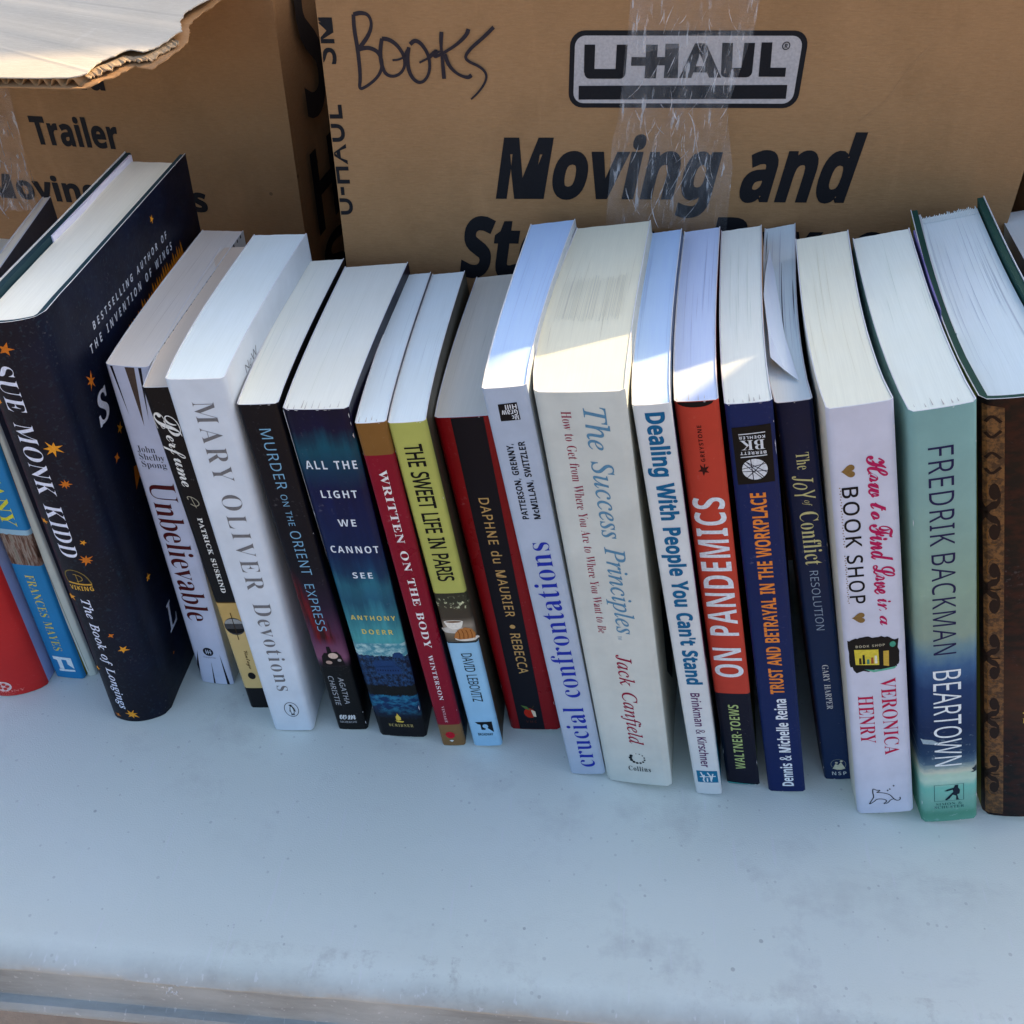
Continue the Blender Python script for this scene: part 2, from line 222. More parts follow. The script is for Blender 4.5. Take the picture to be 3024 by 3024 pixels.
'g':[425,[189,-161,109,-155,52,-140,52,-60,104,-77,177,-88,214,-87,229,-83,253,-67,268,-41,271,-24,275,48,252,23,228,6,200,-4,169,-7,138,-4,98,13,67,43,45,86,33,140,31,205,40,263,59,310,78,335,100,354,140,370,188,373,218,366,256,343,277,320,280,320,288,367,373,367,373,-1,370,-38,361,-70,337,-109,300,-138,251,-155],[204,72,222,73,244,80,261,94,269,107,275,124,279,157,279,196,275,233,265,260,256,273,238,286,213,292,186,290,172,285,150,264,142,249,133,207,132,181,137,133,142,115,160,87,173,79]],
'h':[441,[52,0,52,510,152,510,152,386,148,320,153,320,168,339,191,357,212,366,243,373,274,373,301,369,335,355,355,342,371,323,382,300,390,256,391,0,291,0,291,214,287,249,276,274,268,282,258,289,232,293,211,292,186,281,170,262,159,235,153,187,152,0]],
'i':[205,[103,412,77,417,60,426,52,438,48,461,52,485,60,497,77,506,103,510,128,506,145,497,155,480,157,461,155,443,145,426,128,417],[52,0,52,367,152,367,152,0]],
'k':[416,[52,0,52,510,152,510,152,272,147,199,183,245,243,311,295,367,408,367,262,208,416,0,301,0,195,148,152,114,152,0]],
'l':[205,[52,0,52,510,152,510,152,0]],
'm':[660,[52,0,52,367,129,367,142,320,148,320,162,339,187,357,209,366,239,373,283,372,316,363,348,344,366,320,375,320,389,339,407,353,452,370,498,373,525,369,549,361,569,349,585,333,597,312,605,287,609,239,609,120,609,0,509,0,509,214,506,249,495,274,478,289,454,293,427,290,407,278,398,265,390,250,383,220,381,0,281,0,281,214,277,249,267,274,250,289,226,293,206,292,190,286,173,270,165,254,156,224,153,187,152,0]],
'n':[441,[52,0,52,367,129,367,142,320,148,320,163,339,181,353,203,364,235,372,275,373,302,369,325,361,346,349,371,323,386,287,391,239,391,120,391,0,291,0,291,214,285,256,273,278,258,289,232,293,202,289,186,281,174,270,165,254,157,224,153,187,152,0]],
'o':[416,[207,-7,170,-4,137,6,106,21,80,43,59,70,43,103,33,141,30,184,33,227,42,265,57,297,78,324,104,346,134,361,169,370,209,373,246,370,280,361,310,345,336,324,357,297,373,265,382,227,385,184,382,141,373,103,358,70,337,43,311,21,281,6,246,-4],[208,74,242,81,255,90,266,102,279,136,283,184,279,232,266,266,255,278,242,286,208,293,173,286,150,266,137,232,132,184,137,136,150,102,160,90,174,81]],
'p':[425,[52,-161,52,367,134,367,148,319,152,319,186,353,221,369,272,373,312,361,347,337,373,299,390,248,395,184,389,120,379,85,355,42,322,12,283,-4,254,-7,226,-5,191,8,152,40,147,40,152,-7,152,-161],[226,75,249,79,262,86,272,96,284,119,293,172,289,233,276,266,266,278,240,292,215,293,198,290,185,284,170,269,157,239,153,207,153,160,159,128,168,103,184,86,206,76]],
'r':[305,[52,0,52,367,128,367,143,305,148,305,173,337,207,362,248,373,291,371,283,277,241,279,205,271,175,251,158,225,152,187,152,0]],
's':[334,[152,-7,86,-2,31,15,31,97,95,75,148,67,190,71,203,80,209,91,208,109,197,123,74,185,51,205,36,231,30,271,33,295,40,316,53,334,70,348,116,367,159,373,217,371,264,360,304,345,274,273,223,292,186,299,155,298,141,293,132,286,131,267,144,252,242,207,281,181,301,151,308,117,306,83,298,60,286,40,269,23,247,10,220,1]],
't':[291,[178,-7,140,-3,113,7,91,24,75,48,67,73,63,103,63,291,15,291,15,334,71,367,99,445,163,445,163,367,215,367,266,367,266,291,163,291,164,105,172,86,193,75,227,75,270,85,270,10,224,-3]],
'u':[441,[181,-7,140,-2,105,11,78,34,59,67,53,95,50,128,50,367,150,367,151,143,156,111,168,89,183,78,202,74,231,75,248,81,262,91,272,104,285,142,289,180,289,367,389,367,389,0,312,0,299,47,293,47,279,28,253,9,222,-2]],
'v':[382,[140,0,0,367,105,367,177,153,191,83,204,148,277,367,382,367,242,0]],
'w':[575,[111,0,7,367,106,367,152,191,169,84,187,188,233,367,343,367,389,178,402,84,405,84,407,98,423,191,470,367,568,367,463,0,354,0,288,290,285,290,218,0]],
'x':[388,[3,0,128,187,9,367,123,367,194,250,266,367,379,367,260,187,385,0,271,0,194,126,117,0]],
'y':[382,[74,-161,23,-156,23,-77,70,-80,102,-70,129,-40,146,3,0,367,109,367,144,264,182,149,193,97,206,157,275,367,382,367,227,-47,209,-86,185,-117,156,-139,123,-154]],
'z':[328,[18,0,18,59,188,290,28,290,28,367,302,367,302,302,136,77,308,77,308,0]],
},
'RB':{
'A':[437,[-9,0,-9,18,5,20,20,27,43,60,206,466,224,465,402,49,421,24,443,18,443,0,229,0,229,18,262,22,276,29,283,39,279,64,253,132,103,132,77,67,75,41,81,30,94,22,128,18,128,0],[113,161,242,161,209,240,177,319]],
'B':[443,[16,0,16,17,45,22,59,29,68,40,73,58,75,369,72,404,64,422,48,434,15,439,15,447,15,455,262,454,328,441,352,429,371,414,385,396,393,375,396,351,389,313,381,297,353,271,335,261,287,247,344,231,385,206,400,190,410,173,416,153,418,132,415,102,400,64,371,35,330,14,297,5,259,1],[182,252,213,253,243,260,263,272,273,285,282,310,285,356,281,385,269,412,255,425,234,433,202,433,188,425,182,397],[222,24,242,26,266,34,278,43,287,56,298,92,299,154,287,194,271,213,245,225,197,231,182,231,183,55,187,39,193,31,207,25]],
'C':[468,[257,-11,208,-6,151,13,101,46,63,91,38,147,28,194,28,262,43,323,64,364,102,409,139,435,180,453,226,464,271,465,309,459,388,435,408,443,419,465,437,465,437,308,420,308,392,364,356,407,324,429,290,441,265,443,237,440,212,430,191,413,174,389,161,359,151,321,146,277,146,179,152,138,163,103,177,74,196,52,219,36,247,27,298,25,338,35,368,50,404,79,428,106,447,89,409,45,365,14,314,-5]],
'D':[496,[20,0,20,17,41,20,60,27,68,36,72,52,74,374,71,407,61,426,43,435,15,439,15,455,222,455,304,447,350,432,389,410,405,396,433,364,444,345,459,303,468,228,464,174,453,128,434,89,408,57,374,32,333,14,285,4,228,0],[222,24,253,27,279,37,302,53,327,88,338,120,346,159,350,204,349,277,343,318,333,353,319,382,301,404,279,420,253,430,211,433,198,429,190,423,184,409,182,392,182,59,186,40,192,32,206,26]],
'E':[442,[14,0,14,17,50,22,65,33,72,48,75,78,73,397,62,425,44,435,16,439,16,455,399,455,399,320,383,320,374,361,363,383,349,400,331,412,295,424,266,429,213,430,197,427,190,423,183,397,183,246,214,247,232,252,254,264,269,282,280,310,288,345,304,345,304,118,287,118,276,175,267,192,255,204,223,219,183,222,183,61,188,40,202,30,230,28,286,32,322,42,352,58,371,75,393,105,411,143,430,143,402,0]],
'F':[404,[15,0,15,17,38,21,59,30,68,42,73,60,75,375,71,405,65,420,49,431,14,439,14,455,394,455,394,320,377,320,366,365,351,391,336,406,310,420,265,430,200,429,186,421,182,398,182,247,220,250,250,265,270,292,284,347,302,347,302,118,285,118,271,178,251,206,220,220,182,224,182,75,186,46,193,34,206,25,257,17,257,0]],
'G':[508,[268,-10,216,-6,170,7,128,27,83,66,57,103,39,146,29,194,28,246,35,295,44,324,57,352,83,388,115,419,153,442,195,458,225,464,257,465,298,462,388,436,404,441,419,465,437,465,437,308,420,308,398,355,364,400,329,426,299,439,267,443,239,440,214,430,193,413,176,389,163,359,153,322,148,278,148,178,159,116,172,82,189,55,221,26,260,14,308,16,324,24,334,35,342,64,342,135,339,154,332,167,321,175,275,182,275,198,500,198,500,182,463,175,450,160,446,136,446,29,402,12,357,0,313,-8]],
'H':[523,[15,0,15,17,50,24,65,35,72,50,75,81,73,400,68,416,59,427,44,434,16,439,16,455,242,455,242,439,201,431,191,423,186,412,182,385,182,251,342,251,342,385,338,412,333,423,323,431,282,439,282,455,507,455,507,439,473,432,458,421,451,401,449,379,451,58,458,37,468,27,485,20,507,17,507,0,282,0,282,17,321,25,332,34,339,49,342,81,342,221,262,221,182,221,182,81,185,50,191,35,202,26,218,20,242,17,242,0]],
'I':[261,[13,0,13,17,42,23,57,30,67,39,73,54,75,309,75,394,70,417,63,427,55,432,13,439,13,455,244,455,244,447,244,439,214,435,196,427,188,417,183,401,183,77,185,51,192,36,209,25,246,17,246,0]],
'J':[330,[109,-65,78,-62,58,-56,39,-47,19,-32,5,-12,-1,5,-3,29,2,49,14,64,35,74,59,73,79,62,89,47,93,28,91,13,78,-15,77,-24,84,-35,92,-39,116,-39,136,-28,144,-11,148,21,146,396,139,416,129,426,109,434,79,439,79,455,314,455,314,439,274,429,264,420,258,403,255,89,253,53,246,21,235,-5,219,-27,198,-44,173,-56,143,-63]],
'K':[510,[16,0,16,17,51,24,66,35,74,57,75,81,73,400,68,416,59,427,39,436,17,439,17,455,242,455,242,439,202,431,192,423,186,412,183,385,183,234,327,380,345,404,349,418,345,427,326,436,291,439,291,455,486,455,486,439,481,439,447,434,398,408,363,379,271,285,466,43,490,23,519,17,519,0,281,0,281,17,322,21,332,28,333,40,320,61,199,214,183,198,184,57,189,39,198,29,219,20,242,17,242,0]],
'L':[426,[15,0,15,17,50,24,65,35,72,50,75,81,73,401,68,417,59,428,44,434,16,439,16,455,250,455,250,439,208,434,196,427,188,416,182,379,182,77,188,41,200,31,234,28,288,32,323,43,351,61,370,80,391,112,409,154,427,154,402,0]],
'M':[634,[14,0,14,17,48,24,65,35,73,56,75,79,74,402,69,418,59,429,41,435,15,439,15,455,185,455,317,142,449,455,617,455,617,439,590,433,573,423,565,411,561,393,560,78,565,43,579,25,617,17,617,0,396,0,396,17,421,21,438,28,447,38,453,56,455,399,288,0,270,0,105,389,107,55,113,37,123,27,146,19,169,17,169,0]],
'N':[494,[403,-11,107,350,108,55,113,38,122,28,136,21,167,17,167,0,18,0,18,17,51,22,67,33,73,49,76,79,76,388,38,432,18,439,18,447,18,455,156,455,391,169,391,377,388,407,382,422,372,430,331,439,331,455,480,455,480,439,457,436,436,428,428,417,423,400,422,-11]],
'O':[525,[261,-11,213,-6,169,7,129,29,94,58,66,93,45,134,32,179,28,228,32,276,45,321,66,362,95,397,130,426,170,448,216,462,265,466,313,462,357,448,397,427,431,399,459,364,481,323,494,277,498,228,494,179,481,134,459,93,430,58,395,29,355,7,310,-6],[265,12,292,15,315,26,335,42,351,66,363,96,372,133,379,228,377,278,371,321,362,358,348,389,330,412,310,430,286,440,260,443,233,440,210,430,190,413,174,389,161,359,152,322,145,228,147,178,153,135,163,98,177,67,195,43,215,26,238,16]],
'P':[418,[15,0,15,17,50,24,65,35,72,50,75,81,73,400,68,416,59,427,44,434,16,439,16,455,271,453,326,444,366,422,394,391,408,350,406,305,398,280,385,259,355,232,314,214,262,206,182,206,182,81,185,50,191,35,202,26,218,20,242,17,242,0],[182,230,213,230,244,235,266,247,281,266,289,293,292,342,288,375,275,406,259,421,236,430,203,430,193,427,186,419,182,398]],
'R':[473,[15,0,15,17,50,24,65,35,72,50,75,81,73,400,68,416,59,427,44,434,16,439,16,455,217,455,285,451,323,444,354,433,389,409,405,388,414,363,417,334,411,296,403,280,377,252,339,231,315,224,432,50,455,24,480,17,480,0,338,0,201,212,182,212,182,81,185,50,191,35,202,26,218,20,242,17,242,0],[182,234,216,234,249,240,273,252,290,272,300,300,304,336,299,378,284,407,273,418,243,430,207,430,195,426,188,420,182,392]],
'S':[390,[43,-11,43,158,62,158,77,108,104,59,129,34,160,20,206,15,238,23,251,31,266,47,276,67,278,81,275,110,258,138,238,153,148,198,112,221,84,244,65,270,51,309,51,352,60,387,82,423,115,449,157,464,212,464,300,445,313,450,320,466,339,466,339,319,322,319,310,354,293,385,272,410,242,433,215,442,186,444,157,438,135,422,125,406,120,387,121,368,129,346,142,332,165,315,281,258,305,243,328,222,344,200,356,169,359,133,356,102,348,75,328,43,298,18,271,4,228,-8,179,-10,146,-5,82,12,69,7,61,-11]],
'T':[423,[92,0,92,17,123,21,142,31,150,44,155,64,156,433,112,429,91,422,73,410,51,387,41,367,29,318,11,318,11,455,211,455,410,455,410,317,394,317,381,368,371,388,357,404,339,417,319,426,295,431,263,433,265,56,271,38,280,27,303,19,328,17,328,0]],
'U':[492,[248,-13,186,-7,152,3,125,19,96,52,79,97,74,135,71,400,66,416,57,427,43,434,15,439,15,455,240,455,240,439,210,434,192,425,185,415,181,395,181,125,186,88,203,51,216,39,232,29,275,22,302,24,326,31,346,41,363,56,376,76,385,99,390,127,391,393,387,411,379,423,360,433,328,439,328,455,474,455,474,439,454,434,436,425,428,414,424,398,422,156,412,92,398,58,380,32,341,5,290,-10]],
'V':[428,[212,-13,39,392,16,427,3,434,-14,439,-14,455,211,455,211,439,179,436,160,428,153,417,153,404,259,143,303,260,349,382,355,409,351,423,342,432,299,439,299,455,442,455,442,439,423,436,412,430,392,405,230,-13]],
'W':[611,[171,-11,28,404,13,430,3,435,-15,439,-15,455,181,455,181,439,155,435,144,426,141,414,141,398,223,153,301,353,284,405,275,422,261,433,229,439,229,455,439,455,439,439,404,432,396,423,393,407,474,166,543,375,549,403,547,418,540,429,528,435,503,439,503,455,624,455,624,439,607,433,597,424,580,392,446,-11,428,-11,316,309,190,-11]],
'Y':[426,[101,0,101,17,124,20,141,26,148,32,156,44,160,72,161,179,38,402,18,427,4,434,-13,438,-13,455,207,455,207,438,169,434,158,425,156,416,162,395,206,309,248,226,337,372,348,399,348,415,341,426,320,436,295,438,295,455,439,455,439,438,412,427,389,402,268,203,268,81,271,50,277,35,288,26,304,20,328,17,328,0]],
'Z':[442,[20,0,20,11,276,430,183,428,149,422,128,414,104,397,89,379,72,347,61,316,44,316,57,455,232,455,406,455,406,443,153,29,272,31,302,37,327,47,359,70,376,91,397,131,407,164,424,164,407,0]],
'a':[344,[255,-10,232,-7,216,1,205,15,200,35,164,8,138,-3,110,-8,87,-8,64,-4,51,3,36,17,23,41,21,74,26,94,45,121,63,136,103,157,199,190,199,248,194,270,180,288,154,295,121,292,107,283,104,273,121,243,123,227,116,208,95,194,72,191,55,196,42,206,34,227,34,248,42,269,58,287,81,302,110,312,134,317,195,317,235,308,255,298,270,285,285,259,292,224,294,41,297,36,304,34,320,42,329,28,294,-1,275,-8],[151,34,177,43,199,63,199,116,199,169,164,157,138,139,130,127,119,100,120,62,131,41]],
'b':[361,[43,-11,43,403,37,428,26,436,8,439,8,455,138,455,138,279,165,303,186,313,209,318,246,316,284,299,308,276,322,253,336,218,341,188,341,141,334,107,323,75,306,48,270,13,243,-1,223,-7,192,-10,159,-5,126,11,105,28,53,-11],[183,14,199,16,213,23,224,34,232,49,242,95,245,160,242,213,231,251,212,273,184,280,169,277,155,270,144,257,138,242,138,69,141,45,156,22]],
'c':[293,[156,-10,119,-5,94,6,65,29,42,59,27,96,20,138,22,185,31,217,57,263,96,297,123,310,143,316,186,319,218,314,235,307,257,293,271,275,277,245,273,225,257,208,236,204,219,207,202,222,197,240,197,277,193,287,186,293,169,297,144,290,126,269,120,254,113,213,114,153,122,110,131,86,143,67,166,48,184,41,204,38,239,47,271,72,285,60,258,30,227,8,193,-6]],
'd':[370,[140,-10,107,-5,84,6,65,22,43,50,28,85,22,115,19,147,22,184,29,217,45,256,68,286,96,306,128,317,168,316,198,303,223,280,222,411,215,428,198,437,176,439,176,455,319,455,319,64,326,38,339,31,353,28,353,11,294,6,223,-10,223,39,207,18,188,2,166,-7],[171,28,187,31,202,41,215,56,223,76,223,242,213,264,191,278,166,280,153,276,142,269,127,241,119,197,118,124,127,67,141,40,152,32]],
'e':[301,[154,-10,126,-7,92,6,64,28,42,59,26,99,21,132,21,180,30,222,42,249,65,280,95,302,120,313,157,318,197,313,230,297,249,280,264,259,274,234,281,206,283,166,117,166,123,112,129,91,150,60,164,50,180,44,209,43,228,48,246,59,270,86,285,73,258,36,228,11,193,-5],[116,192,201,192,200,243,193,277,181,292,167,297,151,295,134,284,123,260,119,244]],
'f':[214,[15,0,15,16,38,21,48,31,52,73,52,277,16,277,16,310,52,310,54,378,65,410,85,436,102,448,123,457,174,465,219,457,240,446,257,425,263,406,262,385,252,367,236,357,212,357,195,365,187,376,185,391,188,409,197,431,195,439,180,443,163,440,153,430,149,413,148,310,203,310,203,277,148,277,148,65,149,45,155,28,168,20,199,16,199,0]],
'g':[327,[146,-140,89,-136,56,-126,33,-111,16,-88,15,-67,22,-52,35,-40,69,-26,49,-14,30,6,24,30,28,54,38,69,53,83,102,110,67,128,53,138,33,164,27,179,22,212,29,249,49,279,80,301,120,315,167,318,205,313,233,304,317,304,317,268,268,268,286,237,291,203,288,176,276,151,258,131,234,116,205,106,126,102,107,89,101,71,106,58,123,50,233,46,259,40,285,29,303,13,312,-9,316,-37,310,-70,299,-89,282,-106,248,-125,203,-136],[157,124,178,130,190,146,197,173,199,211,197,249,190,276,178,292,157,297,137,292,124,276,117,249,114,211,117,173,124,146,137,130],[161,-116,205,-113,238,-104,257,-88,262,-78,263,-62,255,-45,236,-37,151,-34,97,-34,79,-52,74,-77,82,-93,100,-106,122,-113]],
'h':[381,[18,0,18,16,38,20,47,28,52,56,52,409,44,431,32,438,19,440,19,455,148,455,148,267,179,298,203,311,229,318,264,317,281,312,309,292,325,258,329,237,332,38,341,22,363,16,363,0,202,0,202,16,219,19,228,26,233,38,235,56,234,241,225,264,216,269,203,271,188,269,173,262,148,235,149,42,158,22,180,16,180,0]],
'i':[198,[101,362,81,366,65,376,54,393,50,412,54,432,65,449,81,460,101,463,120,460,137,449,147,432,151,412,147,393,136,376,120,366],[18,0,18,16,38,20,47,28,52,56,52,268,45,287,20,293,20,302,21,310,148,310,149,46,156,24,180,16,180,0]],
'k':[359,[17,0,17,16,38,21,47,28,52,56,52,408,45,431,20,439,21,455,148,455,148,169,231,252,241,267,244,278,242,285,230,291,206,293,206,310,345,310,345,293,308,284,283,267,222,209,349,30,364,19,376,16,376,0,211,0,211,16,234,20,239,28,238,37,163,147,148,134,149,42,153,29,158,22,180,16,180,0]],
'l':[199,[18,0,18,16,38,20,47,28,52,56,52,408,45,431,38,436,20,439,20,447,20,455,148,455,149,46,156,24,180,16,180,0]],
'm':[554,[18,0,18,16,38,20,47,28,52,56,51,267,47,281,41,288,19,294,19,310,146,310,146,265,166,288,200,311,224,317,253,317,268,315,292,304,310,286,320,261,352,296,390,315,418,318,438,317,470,303,492,277,502,237,505,38,514,22,536,16,536,0,377,0,377,16,393,19,405,29,410,56,407,246,402,261,394,268,377,271,363,269,343,258,324,237,325,42,335,22,356,16,356,0,199,0,199,16,221,22,231,42,232,223,228,250,222,264,209,270,192,271,170,262,146,235,147,42,156,22,177,16,177,0]],
'n':[381,[18,0,18,16,38,20,47,28,52,56,51,267,47,281,41,288,19,294,19,310,148,310,148,267,178,298,215,315,243,318,264,317,296,303,318,277,329,237,332,38,341,22,363,16,363,0,202,0,202,16,219,19,228,26,233,38,235,56,234,241,225,264,216,269,203,271,188,269,173,262,148,235,149,42,158,22,180,16,180,0]],
'o':[336,[169,-10,137,-7,108,2,82,17,60,37,43,61,29,89,21,120,19,154,21,188,29,219,43,248,60,272,82,292,108,306,137,315,168,318,199,315,228,307,253,292,275,273,293,249,306,221,314,189,317,154,314,119,306,88,293,60,275,36,254,16,228,2,200,-7],[169,11,193,18,202,27,210,43,217,81,220,154,218,212,210,263,196,288,187,295,169,299,144,292,128,271,120,227,117,154,120,82,127,43,135,27,144,18]],
'p':[371,[17,-139,17,-124,36,-120,48,-108,52,-64,52,263,45,285,19,295,19,310,143,310,143,263,169,297,203,315,248,318,271,311,293,298,317,274,331,250,341,223,348,193,350,148,346,113,338,82,321,46,304,24,284,7,261,-5,236,-10,204,-7,183,1,164,14,148,32,148,-64,152,-99,164,-116,197,-123,197,-139],[195,28,216,33,232,46,242,68,249,99,253,154,250,208,241,248,225,270,206,278,184,275,164,261,148,235,148,69,157,51,167,38,180,31]],
'r':[287,[18,0,18,16,38,20,47,28,52,56,52,268,45,287,20,293,21,310,146,310,146,252,176,292,193,305,216,316,240,318,263,313,275,304,286,287,289,272,288,252,281,238,268,227,248,222,230,226,201,256,189,260,178,257,168,250,154,226,149,192,150,41,155,30,162,23,197,16,197,0]],
's':[288,[151,-10,122,-6,73,9,60,4,51,-9,36,-9,36,105,53,105,62,76,75,52,93,33,119,18,146,15,171,21,187,37,192,58,187,78,172,95,90,139,59,164,41,193,37,231,41,250,53,276,80,303,108,315,129,319,153,318,181,312,216,305,225,310,230,319,244,319,244,222,228,222,215,254,202,272,186,285,162,295,134,295,116,286,106,271,106,248,113,235,128,222,207,181,237,157,253,127,257,83,246,42,228,18,194,-3]],
't':[228,[124,-9,97,-7,76,2,62,16,53,36,48,71,48,279,20,279,20,300,88,369,129,424,144,424,144,310,208,310,208,279,144,279,144,82,147,57,157,43,174,41,189,49,206,75,222,66,205,33,182,9,155,-5]],
'u':[375,[131,-10,100,-6,84,1,65,17,53,41,46,84,44,268,35,287,11,294,11,310,142,310,142,70,149,49,165,37,184,36,198,40,211,47,228,66,228,248,223,281,213,290,189,294,189,310,324,310,324,59,328,44,333,37,360,30,360,13,300,7,228,-10,228,40,209,19,186,3,160,-7]],
'v':[306,[142,-10,32,263,18,286,-3,293,-3,310,164,310,164,294,136,290,131,284,129,273,185,122,241,271,239,282,232,289,203,294,203,310,305,310,305,295,285,287,271,268,160,-10]],
'w':[435,[122,-10,16,268,4,286,-11,293,-11,310,138,310,138,293,118,288,115,280,115,270,167,127,211,235,194,283,186,291,168,295,168,310,323,310,323,293,302,288,297,283,296,274,336,141,387,271,386,282,381,288,356,295,356,310,445,310,445,295,428,289,417,269,304,-10,289,-10,223,197,140,-10]],
'y':[300,[52,-140,24,-134,3,-117,-6,-90,-6,-75,0,-60,11,-47,22,-42,40,-40,55,-43,66,-52,72,-61,76,-94,83,-99,92,-97,106,-85,122,-60,140,-5,32,261,15,287,-5,293,-5,310,162,310,162,302,162,293,132,287,128,272,185,119,232,246,238,269,237,282,231,288,203,293,203,310,300,310,300,293,282,286,266,260,158,-35,133,-89,117,-112,100,-128,81,-137]],
},
'RI':{
'B':[439,[-34,0,-30,13,-6,15,15,23,26,34,35,51,127,390,132,420,127,437,113,446,81,451,83,458,85,465,292,463,350,451,372,440,389,426,401,408,408,388,410,365,403,327,382,296,366,282,346,270,297,251,315,244,345,224,365,197,375,164,376,134,373,113,362,85,337,53,301,28,255,10,186,0],[193,259,257,266,293,281,312,295,325,312,335,333,339,356,338,386,334,401,319,424,307,432,275,441,249,442,221,439,210,430,197,399,163,269,170,261],[153,21,187,23,217,30,242,40,263,56,280,75,291,97,299,123,301,152,294,190,286,205,267,221,241,232,219,236,172,236,155,231,150,222,109,73,105,44,108,32,114,26]],
'C':[471,[218,-10,164,-4,117,13,78,41,56,68,44,89,29,137,27,203,37,252,63,311,85,344,111,375,139,402,170,426,233,459,268,469,303,474,352,472,430,453,443,458,453,470,467,470,439,332,425,332,426,338,422,386,411,413,400,427,370,446,350,451,317,452,276,444,227,418,182,379,146,328,128,293,115,255,107,216,105,175,107,140,114,109,125,83,150,50,171,35,195,25,222,19,258,20,280,24,322,40,361,66,399,103,412,91,369,46,323,15,274,-4]],
'I':[245,[-31,0,-27,13,-1,15,18,23,28,33,38,51,129,385,135,416,132,433,116,446,84,451,88,465,182,465,275,465,272,451,247,450,227,442,217,431,208,415,115,74,110,48,113,31,129,18,161,13,157,0]],
'J':[257,[22,-10,-15,-4,-40,16,-51,43,-50,57,-46,70,-33,82,-20,86,-6,85,8,78,17,58,12,19,24,10,38,12,47,19,63,61,156,418,154,432,145,442,129,447,96,450,101,465,293,465,289,451,262,449,244,441,229,419,148,117,124,58,102,26,85,10,56,-5]],
'L':[449,[-24,0,-21,13,3,15,24,23,35,33,44,50,138,396,142,419,137,436,123,446,91,451,94,465,279,465,274,452,248,449,230,440,216,422,206,393,121,76,116,52,117,40,122,32,129,28,158,24,249,25,306,35,328,45,348,59,371,86,399,132,412,132,368,0]],
'P':[403,[-34,0,-30,13,0,16,18,25,34,49,127,390,132,416,129,434,113,446,81,451,85,465,300,463,353,450,373,439,388,424,400,406,406,385,408,361,403,323,391,297,372,274,349,255,320,240,262,225,157,222,149,218,107,64,105,41,108,30,119,20,165,13,161,0],[193,242,240,247,266,255,288,267,305,283,319,302,327,325,332,350,332,374,327,400,316,420,305,430,283,440,255,444,231,444,215,438,201,411,160,258,160,250,163,245]],
'S':[369,[153,-9,108,-5,42,13,25,8,15,-8,3,-8,26,146,38,146,43,101,51,76,62,55,84,30,112,16,146,11,181,18,210,38,229,68,236,109,233,126,224,148,196,188,116,275,99,304,89,339,88,362,92,386,109,422,125,440,144,455,184,471,212,475,253,473,313,457,328,461,338,473,351,473,330,336,319,336,315,376,301,416,290,431,268,446,232,453,200,448,175,433,160,408,155,371,164,340,191,302,263,224,280,203,296,166,301,126,298,98,290,73,277,49,259,29,237,13,212,1,184,-7]],
'T':[420,[50,0,52,13,84,16,107,25,118,37,128,56,230,428,226,438,212,441,156,438,119,429,102,420,84,404,70,381,59,352,44,353,74,465,461,465,450,407,439,350,426,350,427,380,423,404,414,420,406,428,386,437,346,441,312,440,300,429,199,52,199,35,206,23,225,16,265,13,261,0]],
'a':[342,[50,-8,32,-5,17,2,-1,27,-7,64,0,119,18,175,49,228,90,274,125,300,160,314,193,316,217,307,227,296,232,280,241,309,292,309,231,90,222,48,222,40,228,36,237,36,247,41,282,80,291,72,252,23,217,-3,195,-8,183,-6,175,0,170,9,168,23,171,46,191,118,154,62,119,23,85,0],[82,33,107,41,134,65,161,100,189,148,208,194,217,230,218,267,210,288,200,296,185,299,154,291,124,266,90,215,65,148,53,85,57,49,64,39]],
'b':[340,[82,-8,54,-6,25,2,4,16,-5,36,92,422,92,442,87,451,76,454,50,455,54,467,94,472,151,486,160,486,163,483,103,251,128,279,169,307,198,315,233,315,259,306,286,282,299,258,306,218,301,177,287,137,266,99,238,64,204,35,166,12,125,-3],[95,9,132,17,150,26,176,47,206,85,234,143,246,200,242,241,234,259,221,273,205,281,186,283,155,276,126,254,107,228,87,181,54,66,50,38,53,26,61,17,75,11]],
'c':[298,[99,-8,67,-4,49,4,33,16,14,40,3,71,-1,109,3,142,12,175,32,215,60,251,94,281,126,299,150,309,187,316,214,315,234,311,253,298,264,281,266,262,262,244,253,234,244,230,226,229,215,232,208,239,205,249,207,268,220,287,219,294,203,299,180,297,146,283,108,247,84,207,67,162,59,118,62,81,69,58,81,40,96,29,115,23,148,27,174,38,201,56,228,82,238,71,204,36,169,12,135,-3]],
'd':[355,[61,-8,38,-5,20,4,2,25,-6,47,-9,73,-5,107,17,172,38,208,63,243,99,279,128,299,163,313,202,316,225,311,236,303,242,293,275,436,272,447,266,452,233,455,236,467,306,479,340,487,344,483,344,473,240,81,234,44,240,32,255,31,280,50,306,81,317,72,281,29,251,3,228,-7,202,-6,187,6,183,27,187,61,201,112,167,59,133,21,99,-1],[91,28,113,34,142,57,170,92,195,135,218,189,229,233,231,268,223,289,212,298,198,300,182,298,157,288,132,268,116,250,88,205,60,137,51,78,54,57,62,41,74,31]],
'e':[287,[89,-7,59,-3,27,14,10,36,-1,64,-4,99,1,140,13,174,35,215,65,253,101,283,148,308,184,316,222,313,238,306,249,296,256,283,258,266,255,245,245,226,220,198,180,174,127,155,61,142,56,100,60,66,72,44,92,30,119,26,143,29,181,47,221,81,231,71,198,36,165,12,128,-2],[64,158,110,168,136,178,158,191,184,215,199,242,204,271,198,291,180,298,164,296,148,288,115,258,86,214]],
